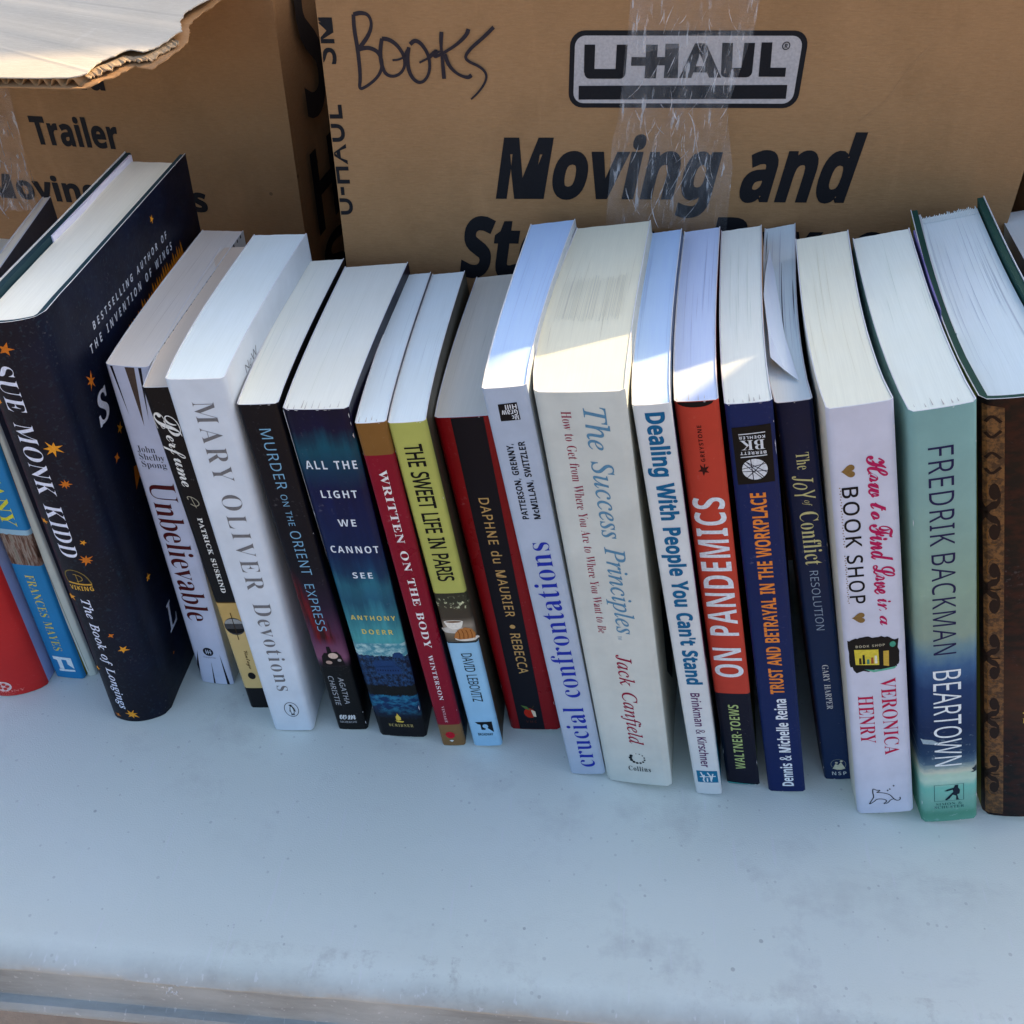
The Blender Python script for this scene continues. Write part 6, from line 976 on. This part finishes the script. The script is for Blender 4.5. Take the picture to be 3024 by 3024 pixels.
for k in range(4): b.line('spine_art',[(.46+.13*k,.577),(.50+.13*k,.590),(.47+.13*k,.605)],.5,ob(130,78,40),4)
b.poly('publisher_mark',[(.25,.906),(.83,.905),(.83,.946),(.60,.926),(.55,.936),(.42,.936),(.42,.916),(.33,.914)],ob(26,32,36)); b.text('publisher_lettering','BROADWAY','SB',.26,.78,.949,.959,'b',ob(40,60,72))
b.poly('publisher_mark',[b.circ(.58,.922,1.5,1.6)],ob(150,196,232),2)
# ---- Rebecca
b=Book('reb','paperback_book','red paperback spine with a wide black band and gold lettering',cover_mat('red_black_cover',[(0,ob(134,22,36))],right=ob(134,24,38),left=ob(110,20,30),rough=.3),GREYP,bow=(-1.5,-1.2),rc=1.1)
b.poly('spine_band',[(.28,.0015),(.84,.0015),(.70,.9985),(.195,.9985)],ob(24,26,38))
b.text('title_lettering','DAPHNE du MAURIER','SR',.435,.63,.213,.578,'d',ob(196,160,104),.006,60); b.poly('title_lettering',b.circ(.52,.612,1.3,1.3),ob(196,160,104),2); b.text('title_lettering','REBECCA','SR',.435,.63,.636,.780,'d',ob(196,160,104),.006,20)
b.poly('publisher_mark',ell(.47,.933,.115,.019),ob(176,44,30),2); b.poly('publisher_mark',[(.50,.918),(.585,.926),(.585,.948),(.53,.946)],ob(226,206,184),3); b.poly('publisher_mark',[(.32,.902),(.43,.906),(.50,.922),(.40,.917)],ob(84,110,62),3); b.line('publisher_mark',[(.50,.922),(.58,.903)],.35,ob(70,60,40),4)
b.text('publisher_lettering','VMC','SR',.36,.57,.963,.972,'b',ob(96,50,40),0,200,layer=2)
# ---- crucial confrontations (upside down)
b=Book('cruc','paperback_book','grey-blue paperback spine standing upside down with dark blue serif title',cover_mat('grey_blue_cover',[(0,ob(170,184,208))],right=ob(190,196,206),rough=.45),BLUEP,bow=(-1.6,-2.2))
b.poly('publisher_mark',[(.29,.031),(.72,.029),(.73,.063),(.28,.064)],ob(26,28,34))
for txt,t0,t1,s0,s1 in (('Hill',.0325,.0420,.44,.70),('Graw',.0425,.0535,.34,.70),('Mc',.0535,.0620,.55,.70)): b.text('publisher_lettering',txt,'SB',s0,s1,t0,t1,'x',ob(206,212,224),0,layer=2)
b.text('author_lettering','PATTERSON, GRENNY,','SB',.27,.455,.110,.273,'u',ob(34,36,44),.004,0); b.text('author_lettering','McMILLAN, SWITZLER','SB',.55,.735,.106,.274,'u',ob(34,36,44),.004,0)
b.text('title_lettering','crucial confrontations','RB',.18,.77,.328,.974,'u',ob(36,52,160),-.006,16)
# ---- The Success Principles
b=Book('succ','paperback_book','thickest off-white paperback with light blue italic title and crimson author line',cover_mat('offwhite_cover',[(0,ob(198,204,204))],right=ob(190,192,188),rough=.55),paper_mat((.79,.77,.58)),bow=(-4.2,-1.0),rc=1.6,bulge=.6)
b.text('title_lettering','The Success Principles','RI',.445,.79,.029,.539,'d',ob(88,134,168),.004,4); b.text('title_lettering','TM','SR',.52,.57,.544,.555,'d',ob(130,160,186))
b.text('subtitle_lettering','How to Get from Where You Are to Where You Want to Be','RB',.27,.385,.036,.540,'d',ob(140,48,72),-.007,4)
b.text('author_lettering','Jack Canfield','RI',.385,.665,.597,.866,'d',ob(142,34,64),.004,6)
for k in range(12): b.poly('publisher_mark',b.circ(.535+.105*math.cos(R(150+k*28)),.913-.0155*math.sin(R(150+k*28)),max(.2,.95-.068*abs(k-1)),None,12),ob(26,38,44))
b.text('publisher_lettering','Collins','RB',.375,.71,.940,.956,'b',ob(30,40,46),0,40)
x=NT('ink_stamp',.9); x.base((.64,.63,.51)); rr=random.Random(4); vs=[];fs=[]
for k in range(42):
    u=.13+.76*k/42+rr.uniform(-.006,.006); wd=rr.uniform(.0015,.007); d0=.36+rr.uniform(-.01,.02); d1=.62+rr.uniform(-.02,.02)
    for uu,dd in ((u,d0),(u+wd,d0),(u+wd,d1),(u,d1)):
        l=b.left(dd,.0015,-.0005); r_=b.right(dd,.0015,-.0005); v=l.lerp(r_,uu); v.z=b.H-.00035+.00022; vs.append(v)
    fs.append((4*k,4*k+1,4*k+2,4*k+3))
o=mesh_obj('smudged_barcode',vs,fs,x.m,b.o)
b.poly('front_art',[(.25,.60),(.42,.62),(.44,.85),(.33,.90),(.22,.80)],ob(30,46,56),1,'right'); 
# ---- Dealing with people
b=Book('deal','paperback_book','narrow white paperback with rounded bold teal-blue title and purple author names',cover_mat('white_teal_cover',[(0,ob(206,212,220))],rightstops=[(0,ob(40,72,110)),(.35,ob(90,40,100)),(.60,ob(120,40,90)),(.62,ob(186,160,180)),(.82,ob(196,200,210)),(.88,ob(40,120,150)),(1,ob(40,120,150))]),BLUEP,bow=(-2.0,-1.6))
TB=ob(22,96,142)
b.text('title_lettering',"Dealing With People You Can't Stand",'SB',.14,.84,.015,.651,'d',TB,.016,-2); b.text('author_lettering','Brinkman & Kirschner','SB',.36,.70,.676,.908,'d',ob(84,36,92),-.004,-10)
b.poly('publisher_mark',[(.15,.921),(.92,.921),(.92,.960),(.15,.960)],ob(28,110,150))
for q,t,a,l in ((.3,.925,.15,.015),(.42,.934,-.1,.02),(.55,.926,.2,.012),(.64,.936,.05,.02),(.75,.930,-.15,.02),(.36,.950,.1,.008),(.52,.945,0,.012)): b.line('publisher_mark',[(q,t),(q+a*.5,t+l)],.75,ob(214,220,228),2,smooth=0)
b.line('publisher_mark',[(.25,.941),(.85,.938)],.6,ob(214,220,228),3,smooth=0)
# ---- On pandemics (upside down)
b=Book('pand','paperback_book','orange-red paperback spine with big white condensed capitals and a black foot',cover_mat('orange_red_cover',[(0,ob(186,68,56)),(.70,ob(22,30,44))],rightstops=[(0,ob(120,40,30)),(.3,ob(110,90,40)),(.7,ob(90,120,70)),(1,ob(110,160,90))],left=ob(60,30,40)),LILAC,bow=(-1.6,-1.4))
b.poly('spine_arc',[(.06,.0012),(.88,.0012)]+ell(.47,.0012,.41,.0105,12,0,180),ob(30,28,34))
b.text('publisher_lettering','GREYSTONE','SB',.44,.545,.047,.121,'u',ob(60,26,28),-.004,60); b.poly('publisher_mark',star(.48,.139,.16,.0125,5,3,.5),ob(60,24,26)); b.line('publisher_mark',[(.48,.139),(.52,.126)],.4,ob(60,24,26),2)
b.text('title_lettering','ON PANDEMICS','SB',.10,.89,.198,.654,'u',ob(214,222,236),-.002,20)
b.text('author_lettering','WALTNER-TOEWS','SB',.33,.63,.737,.946,'u',ob(170,190,128),-.004,10)
b.poly('spine_arc',[(.02,.9985),(.98,.9985)]+list(reversed(ell(.5,.9985,.48,.0175,12,180,360)))[::-1],ob(66,150,150))
# ---- Trust and betrayal (upside down)
b=Book('trust','paperback_book','royal blue paperback spine with orange condensed title and a black square emblem',cover_mat('royal_blue_cover',[(0,ob(28,42,88))],right=ob(176,122,56),left=ob(190,130,60),rough=.42),PALE,bow=(-1.4,-1.7))
b.poly('publisher_mark',[(.09,.045),(.92,.042),(.91,.158),(.10,.161)],ob(18,20,28))
b.poly('publisher_mark',b.circ(.50,.130,4.7,4.9,26),ob(206,212,224),2)
for a0,a1 in ((10,170),(60,215),(100,255),(130,320),(185,330),(230,50),(20,230)): b.line('publisher_mark',[(.50+.275*math.cos(R(a0)),.130+.0213*math.sin(R(a0))),(.50+.275*math.cos(R(a1)),.130+.0213*math.sin(R(a1)))],.32,ob(24,28,50),3+.2*(a0%5),smooth=0)
b.text('publisher_lettering','BK','RB',.24,.76,.071,.090,'x',ob(206,212,224),-.002,layer=2); b.text('publisher_lettering','KOEHLER','SB',.22,.78,.0625,.0685,'x',ob(206,212,224),0,50,layer=2); b.text('publisher_lettering','BERRETT','SB',.22,.78,.0935,.0995,'x',ob(206,212,224),0,50,layer=2)
for t_ in (.058,.1035): b.line('publisher_mark',[(.22,t_+.001),(.79,t_-.001)],.42,ob(206,212,224),2,smooth=0)
b.text('title_lettering','TRUST AND BETRAYAL IN THE WORKPLACE','SB',.33,.69,.180,.685,'u',ob(220,132,62),.004,-6); b.text('author_lettering','Dennis & Michelle Reina','SB',.38,.71,.700,.980,'u',ob(222,228,240),.004,-14)
# ---- The joy of conflict resolution
b=Book('joy','paperback_book','navy paperback spine with cream fantasy lettering, pages fanned at the top',cover_mat('navy_cover',[(0,ob(22,36,66)),(.5,ob(26,46,82))],soft=True,right=ob(20,28,50),left=ob(20,28,48)),WHITEP,bow=(-3.2,-2.6),rc=1.0)
CJ=ob(206,204,150)
b.text('title_lettering','The','RB',.38,.74,.104,.140,'d',CJ,-.006,10); b.text('title_lettering','Joy','RI',.20,.80,.153,.205,'d',CJ,.002,10); b.text('title_lettering','of','RI',.40,.68,.208,.221,'d',CJ,0); b.text('title_lettering','Conflict','RB',.28,.82,.234,.361,'d',CJ,-.006,10)
b.text('title_lettering','RESOLUTION','SR',.37,.63,.376,.532,'d',ob(150,170,196),-.004,20); b.text('author_lettering','GARY HARPER','RB',.40,.61,.631,.765,'d',ob(196,200,206),-.006,10)
b.line('publisher_mark',ell(.565,.948,.27,.0175,14,150,390),.3,ob(120,130,130)); b.poly('publisher_mark',[(.34,.962),(.46,.946),(.56,.950),(.66,.940),(.80,.962),(.66,.966),(.5,.966)],ob(196,196,176)); b.poly('publisher_mark',[b.circ(.50,.942,.7),b.circ(.68,.937,.7)],ob(196,196,176))
b.text('publisher_lettering','NSP','SB',.30,.82,.973,.985,'b',ob(190,196,200),-.004,120)
# a folded sheet poking out of its fanned pages
vs=[]
for u_,d_,z_ in ((.16,.84,.4),(.08,.66,2.6),(.05,.50,4.6),(.13,.30,5.4),(.10,.165,4.4),(.45,.115,2.6),(.80,.075,.9),(.60,.30,1.1),(.50,.50,.9),(.36,.68,.6),(.30,.42,3.0)):
    v=b.left(d_,0,-.0006).lerp(b.right(d_,0,-.0006),u_); v.z=b.H-.0003+z_/1000; vs.append(v)
fs=[(0,1,9),(1,2,10,9),(2,3,10),(3,4,5,10),(5,6,7),(5,7,10),(7,8,10),(8,9,10)]
o=mesh_obj('folded_sheet',vs,fs,paper_mat((.74,.84,.95),.3),b.o,False); sm=o.modifiers.new('s','SOLIDIFY'); sm.thickness=.0002
x=NT('page_gap_shade',.9); x.base((.10,.10,.12))  # dark strips on the page heads, the shade between fanned leaves as colour
for u0,d0,d1 in ((.58,.12,.74),(.93,.42,.62),(.06,.78,.97)):
    P=[b.left(d0+(d1-d0)*k/6,0,-.0005).lerp(b.right(d0+(d1-d0)*k/6,0,-.0005),u0) for k in range(7)]; vs=[];fs=[]
    for k,v in enumerate(P):
        for s_ in (-1,1): q=v.copy(); q.x+=s_*.00022*math.sin(math.pi*(k+.3)/6.6); q.z=b.H-.0001; vs.append(q)
        if k: fs.append((2*k-2,2*k-1,2*k+1,2*k))
    mesh_obj('page_gap_shade',vs,fs,x.m,b.o)
# ---- How to find love in a book shop
b=Book('love','paperback_book','white paperback spine with crimson brush lettering and a small shop front picture',cover_mat('white_lilac_cover',[(0,ob(200,204,226))],left=ob(206,206,200),right=ob(210,210,214),rough=.5),paper_mat((.88,.865,.68)),bow=(-2.2,-2.8),rc=1.3)
CR=ob(172,34,88); GD=ob(128,104,66)
b.text('title_lettering','How','SC',.54,.86,.094,.176,'d',CR,.010,-20); b.text('title_lettering','to','SC',.56,.80,.186,.222,'d',CR,.010,-20); b.text('title_lettering','Find','SC',.52,.89,.230,.312,'d',CR,.010,-20); b.text('title_lettering','Love','SC',.54,.89,.318,.385,'d',CR,.010,-20); b.text('title_lettering','in','SC',.58,.80,.396,.424,'d',CR,.004,-20); b.text('title_lettering','a','SC',.60,.72,.436,.460,'d',CR,.004)
def heart(cx,cy,rx,ry): return [(cx+rx*1.05*(13*math.cos(a)-5*math.cos(2*a)-2*math.cos(3*a)-math.cos(4*a))/16,cy-ry*math.sin(a)**3) for a in [2*math.pi*i/26 for i in range(26)]]
for q,t in ((.275,.1185),(.275,.4365)): b.poly('gold_heart',heart(q,t,.115,.0125),GD,metal=.2)
for txt,t0,t1 in (('BOOK',.150,.275),('SHOP',.292,.402)):
    b.text('title_lettering',txt,'SR',.14,.40,t0,t1,'d',ob(30,28,34),.008,60)
    for k in range(22): b.poly('gold_dot',b.circ(.115+.012*(k%2),t0+(t1-t0)*k/21.5,.28,None,6),GD)
rr=random.Random(9); P=[]
for (x0,y0),(x1,y1) in (((.05,.492),(.30,.485)),((.30,.485),(.62,.486)),((.62,.486),(.88,.497)),((.88,.497),(.885,.560)),((.885,.560),(.80,.568)),((.80,.568),(.16,.574)),((.16,.574),(.06,.555)),((.06,.555),(.05,.492))):
    for k in range(6): P.append((x0+(x1-x0)*k/6+rr.uniform(-.014,.014),y0+(y1-y0)*k/6+rr.uniform(-.0025,.0025)))
b.poly('spine_picture',P,ob(24,30,32)); b.poly('spine_picture',[(.15,.515),(.55,.518),(.55,.558),(.16,.554)],ob(206,190,70),2); b.poly('spine_picture',[(.63,.523),(.72,.523),(.71,.563),(.62,.560)],ob(190,160,70),2)
for q,h_,c in ((.24,.016,ob(60,50,30)),(.30,.024,ob(30,40,40)),(.37,.012,ob(60,120,110)),(.44,.016,ob(150,80,50)),(.50,.020,ob(220,220,210))): b.poly('spine_picture',[(q-.018,.553-h_),(q+.018,.553-h_),(q+.022,.553),(q-.022,.553)],c,3)
b.text('spine_picture','BOOK SHOP','SB',.18,.66,.5045,.5105,'b',ob(176,170,150),-.003,70,layer=2); b.poly('spine_picture',[(.30,.567),(.50,.571),(.84,.565),(.80,.571),(.45,.576)],ob(96,170,150),2); b.poly('spine_picture',ell(.79,.508,.05,.007),ob(70,150,130),2)
b.text('author_lettering','VERONICA','RB',.55,.81,.595,.813,'d',ob(178,30,74),-.004,20); b.text('author_lettering','HENRY','RB',.15,.41,.639,.775,'d',ob(178,30,74),-.004,20)
for P in ([(.22,.968),(.27,.955),(.31,.945),(.29,.930),(.30,.917),(.36,.924),(.44,.924),(.36,.931)],[(.36,.931),(.48,.933),(.60,.940),(.66,.955),(.72,.962),(.78,.958),(.77,.950)],[(.22,.969),(.30,.962),(.36,.952),(.50,.954),(.54,.962),(.46,.970),(.55,.968),(.60,.957),(.66,.955)]): b.line('publisher_mark',P,.45,ob(44,48,54))
for q,t in ((.60,.922),(.67,.912),(.56,.926)): b.poly('publisher_mark',star(q,t,.028,.0035,4,1),ob(60,62,70))
# ---- Beartown
def bearart(x,uv,u,v,col):
    n1=x.noise(x.coord('UV',(1.4,5,1)),3,5,.65); n2=x.noise(x.coord('UV',(1,16,1)),6,4,.65); t=x.math('ADD',v,x.math('MULTIPLY',x.math('SUBTRACT',n1,.5),.045))
    c=x.ramp(t,[(0,ob(126,168,172)),(.16,ob(132,168,168)),(.36,ob(138,164,152)),(.47,ob(136,156,146)),(.505,ob(106,138,154)),(.545,ob(66,100,144)),(.60,ob(42,64,108)),(.72,ob(34,50,86)),(.79,ob(44,68,100)),(.818,ob(84,110,134))])
    low=x.ramp(x.math('ADD',v,x.math('MULTIPLY',x.math('SUBTRACT',n2,.5),.02)),[(.80,ob(50,74,106)),(.826,ob(128,150,158)),(.842,ob(200,204,190)),(.85,ob(176,204,190)),(.87,ob(184,212,200)),(.89,ob(120,190,180)),(.93,ob(122,176,166)),(.955,ob(110,166,154)),(.975,ob(84,144,126)),(1,ob(98,156,140))])
    c=x.mix(x.math('GREATER_THAN',v,.818),c,low)
    return x.mix(x.math('MULTIPLY',x.ramp(n2,[(.60,0.),(.66,.35)]),x.ramp(v,[(.70,0.),(.76,1.)])),c,ob(170,190,200))
b=Book('bear','paperback_book','mint and navy painted landscape spine with dark blue and white hand-drawn capitals',cover_mat('painted_cover',[(0,ob(130,170,170))],art=bearart,rough=.6,coat=0,left=None,right=ob(90,130,130)),paper_mat((.84,.885,.765)),bow=(-2.4,-2.0),rc=1.7,bulge=.5)
NV=ob(38,38,78)
b.text('author_lettering','FREDRIK','SR',.26,.645,.068,.262,'d',NV,-.002,40); b.text('author_lettering','BACKMAN','SR',.27,.655,.280,.513,'d',NV,-.002,40); b.text('title_lettering','BEARTOWN','SR',.25,.73,.554,.822,'d',ob(222,230,240),-.002,10)
b.poly('publisher_mark',[[(.23,.881),(.76,.881),(.76,.933),(.23,.933)],[(.24,.8817),(.75,.8817),(.75,.9323),(.24,.9323)]],ob(40,84,90))
b.poly('publisher_mark',[(.60,.884),(.66,.884),(.655,.892),(.69,.900),(.68,.912),(.64,.914),(.66,.928),(.68,.931),(.62,.931),(.62,.918),(.56,.914),(.50,.926),(.45,.931),(.42,.929),(.50,.916),(.57,.905),(.56,.898),(.46,.902),(.41,.901),(.47,.896),(.58,.892)],ob(24,40,56),2)
b.text('publisher_lettering','SIMON &','RB',.26,.72,.9385,.9465,'b',ob(40,90,92),-.004,40); b.text('publisher_lettering','SCHUSTER','RB',.23,.76,.949,.957,'b',ob(40,90,92),-.004,40)
b.poly('spine_art',[(.02,.738),(.22,.742),(.34,.752),(.30,.757),(.06,.752)],ob(150,170,186)); b.poly('spine_art',[(.90,.838),(.99,.832),(.99,.850),(.88,.849),(.94,.845)],ob(30,44,56))
# ---- ornate brown hardcover at the right edge
def woodart(x,uv,u,v,col):
    n=x.noise(x.coord('UV',(1,10,1)),5,5,.6); c=x.mix(x.ramp(n,[(.4,0.),(.62,1.)]),ob(32,22,26),ob(56,34,32)); c=x.mix(x.ramp(v,[(.52,0.),(.60,.3),(.68,.3),(.76,0.)]),c,ob(96,62,40)); return c
bd2=NT('green_board',.75); bd2.base(ob(20,74,66))
b=Book('brown','hardcover_book','dark brown hardcover with a carved-looking ornament strip, cut by the right picture edge',cover_mat('wood_jacket',[(0,ob(46,32,32))],art=woodart,left=ob(150,140,70),right=ob(60,40,30)),paper_mat((.79,.89,.86)),hard=True,bow=(-3.0,-3.0),bulge=2.5,rc=2.5,boardmat=bd2.m)
def goldstrip():
    x=NT('antique_gold_print',.5); v=x.coord('Object'); n=x.noise(v,420,3,.7); x.base(x.mix(x.ramp(n,[(.42,0.),(.6,1.)]),ob(70,48,30),ob(122,84,48))); return x.m
b.poly('ornament_strip',[(.02,.008),(.215,.016),(.235,.992),(.025,.992)],None,1,mat=goldstrip())
DK=ob(46,36,34)
for k,t in enumerate((.035,.062,.101,.129)):
    s_=1 if k%2==0 else -1; b.line('ornament_mark',[(.045,t+.004*s_),(.10,t-.008*s_),(.185,t+.006*s_)],1.2,DK,2)
for k in range(10):
    t=.170+.082*k; s_=1 if k%2==0 else -1
    W_=lambda P:[(q,t+(v-.0)*s_) for q,v in P]
    b.poly('ornament_curl',W_(ell(.125,0,.050,.0165,16)),DK,2)
    b.poly('ornament_curl',W_([(.17,-.008),(.188,.006),(.180,.022),(.145,.033),(.095,.036),(.045,.052),(.020,.060),(.020,.040),(.055,.028),(.10,.020),(.150,.018)]),DK,3)
    b.line('ornament_curl',W_([(.07,.008),(.055,.0),(.06,-.016),(.10,-.026),(.15,-.024)]),.45,ob(120,84,50),4)
for t in (.375,.54,.70,.865): b.line('ornament_mark',[(.05,t-.004),(.11,t+.003),(.19,t)],.6,DK,5)
b.text('author_lettering','DORIS','RB',.44,.80,.700,.714,'b',ob(206,180,70)); b.text('title_lettering','J','RI',.44,.52,.665,.688,'b',ob(206,180,70))
inner_flap(b,.30,.99,'left',(.70,.74,.72),rise=.002,th=.0008)
# ---- pale book beyond it
b=Book('last','hardcover_book','pale paged book at the far right edge, only its top showing',cover_mat('sand_cover',[(0,ob(150,140,110))],left=ob(190,190,180)),paper_mat((.70,.74,.70)),bow=(-2,-2))

# ---- rubbed corners and edges, glue ticks along the page heads
def scuffs(b,seed,n=10,edge=True):
    rr=random.Random(seed); P=[]
    for k in range(n):
        q=rr.choice((0,1,2,3)); l=rr.uniform(.3,1.6)/1000
        if q<2:   # bottom / top rim
            s0=rr.uniform(.02,.9); w_=rr.uniform(.02,.09); h_=rr.uniform(.0007,.0022)
            P.append([(s0,.9990),(s0+w_,.9990),(s0+w_*.7,.9990-h_),(s0+w_*.25,.9990-h_*.6)] if q==0 else [(s0,.001),(s0+w_,.001),(s0+w_*.6,.001+h_*.7),(s0+w_*.3,.001+h_*.5)])
        else:
            t0=rr.choice((rr.uniform(.0,.12),rr.uniform(.86,.97),rr.uniform(.1,.9))); h_=rr.uniform(.004,.02); w_=rr.uniform(.006,.018)
            s0=.012 if q==2 else .988; sg=1 if q==2 else -1
            P.append([(s0,t0),(s0+sg*w_,t0+h_*.4),(s0+sg*w_*.4,t0+h_*.8),(s0,t0+h_)])
    for p in P: b.poly('scuff',p,None,3,mat=core_mat())
def ticks(b,seed,n=9,u0=.06,u1=.95):
    rr=random.Random(seed); x=_mc.get('tick')
    if x is None:
        q=NT('tick_mark',.9); q.base((.52,.49,.43)); x=_mc['tick']=q.m  # slightly darker tick marks near the spine
    vs=[];fs=[]
    for k in range(n):
        u=u0+(u1-u0)*(k+rr.uniform(-.25,.25))/n; d0=rr.uniform(-.004,.004); l=rr.uniform(.006,.024); w_=rr.uniform(.0001,.0003)
        for dd,ww in ((0,1),(1,.15)):
            a=b.left(max(0,d0+l*dd),0,-b.th-.0003); r_=b.right(max(0,d0+l*dd),0,-b.th-.0003); v=a.lerp(r_,u); v.y=min(a.y,r_.y)+.0002+(l*dd)*b.D+d0*.1; v.z=b.H-.00005
            vs+=[v+Vector((-w_*ww,0,0)),v+Vector((w_*ww,0,0))]
        fs.append((4*k,4*k+1,4*k+3,4*k+2))
    mesh_obj('glue_tick',vs,fs,x,b.o)
for i,(k,n) in enumerate((('light',14),('murd',10),('writ',7),('reb',5),('trust',7),('joy',7),('pand',6),('perf',6),('sweet',5),('unb',4),('cruc',3),('love',3),('bear',8))): scuffs(BOOKS[k],60+i,n)
b=BOOKS['light']; b.poly('scuff',[(.004,.002),(.022,.004),(.016,.10),(.014,.22),(.011,.36),(.004,.42)],None,3,mat=core_mat())
for i,(k,n) in enumerate((('light',9),('writ',4),('pand',4),('trust',6),('bear',6))): ticks(BOOKS[k],80+i,n)

# ---- separate leaves showing on the page heads
def leaf_lines(b,seed,n,col,d0=.06,d1=.97,u=(.05,.95),w=.0001,z=None):
    rr=random.Random(seed); x=NT('leaf_gap',.9); x.base(tuple(min(.84,v*1.26) for v in col)); n=max(3,int(n*.62)); vs=[];fs=[]
    zz=b.H-(.0035 if b.hard else .00035)+.00012 if z is None else z; inn=.004 if b.hard else b.th
    for k in range(n):
        q=rr.uniform(*u); a0=rr.uniform(d0,d0+.5*(d1-d0)); a1=min(d1,a0+rr.uniform(.15,.8)); dr=rr.uniform(-.015,.015); m0=len(vs)
        for i in range(9):
            d=a0+(a1-a0)*i/8; l=b.left(d,0,-inn); r_=b.right(d,0,-inn); v=l.lerp(r_,q+dr*i/8); v.z=zz; ww=w*rr.uniform(.5,1.2)*math.sin(math.pi*(i+.5)/9)
            vs+=[v+Vector((-ww,0,0)),v+Vector((ww,0,0))]
            if i: j=m0+2*i; fs.append((j-2,j-1,j+1,j))
    o=mesh_obj('leaf_gap',vs,fs,x.m,b.o); o['kind']='stuff'
for i,(k,n,cc) in enumerate((('brown',26,(.46,.50,.52)),('succ',16,(.50,.47,.36)),('cruc',10,(.34,.44,.60)),('deal',9,(.34,.44,.60)),('pand',12,(.40,.44,.56)),('trust',10,(.54,.58,.48)),('joy',18,(.42,.46,.50)),('love',10,(.60,.57,.42)),('bear',8,(.54,.58,.48)),('light',8,(.56,.58,.48)),('murd',6,(.54,.58,.50)),('reb',6,(.46,.43,.34)),('unb',7,(.46,.43,.38)),('mary',5,(.58,.62,.60)),('sweet',6,(.50,.56,.56)),('writ',5,(.50,.56,.56)),('sue',7,(.56,.58,.50)))): leaf_lines(BOOKS[k],200+i,n,cc)
# deckle fore-edge of the brown hardcover
b=BOOKS['brown']; rr=random.Random(77); vs=[];fs=[]; n=34
l=b.left(1,0,-.004); r_=b.right(1,0,-.004)
for k in range(n):
    e=rr.uniform(.0004,.0034); h_=rr.uniform(0,.0008)
    for uu,dy,dz in ((k/n,-.006,0),((k+.9)/n,-.006,0),((k+.75)/n,e,h_*.3),((k+.3)/n,e*.8,h_*.3)):
        v=l.lerp(r_,uu); v.y+=dy-.0045; v.z=b.H-.0033-dz; vs.append(v)
    for uu,dy,dz in ((k/n,-.006,.0),((k+.9)/n,-.006,0),((k+.75)/n,e,0),((k+.3)/n,e*.8,0)):
        v=l.lerp(r_,uu); v.y+=dy-.0045; v.z=b.H-.05; vs.append(v)
    q=8*k; fs+=[(q,q+1,q+2,q+3),(q+1,q+5,q+6,q+2),(q+2,q+6,q+7,q+3),(q+3,q+7,q+4,q)]
o=mesh_obj('deckle_edge',vs,fs,paper_mat((.79,.89,.86)),b.o); o['kind']='stuff'
# coloured endpaper and leaflet tucked against the brown board
inner_flap(BOOKS['bear'],.45,.97,'right',ob(120,110,170),rise=-.0008,th=.0005,inn=-.0016,name='tucked_leaflet')
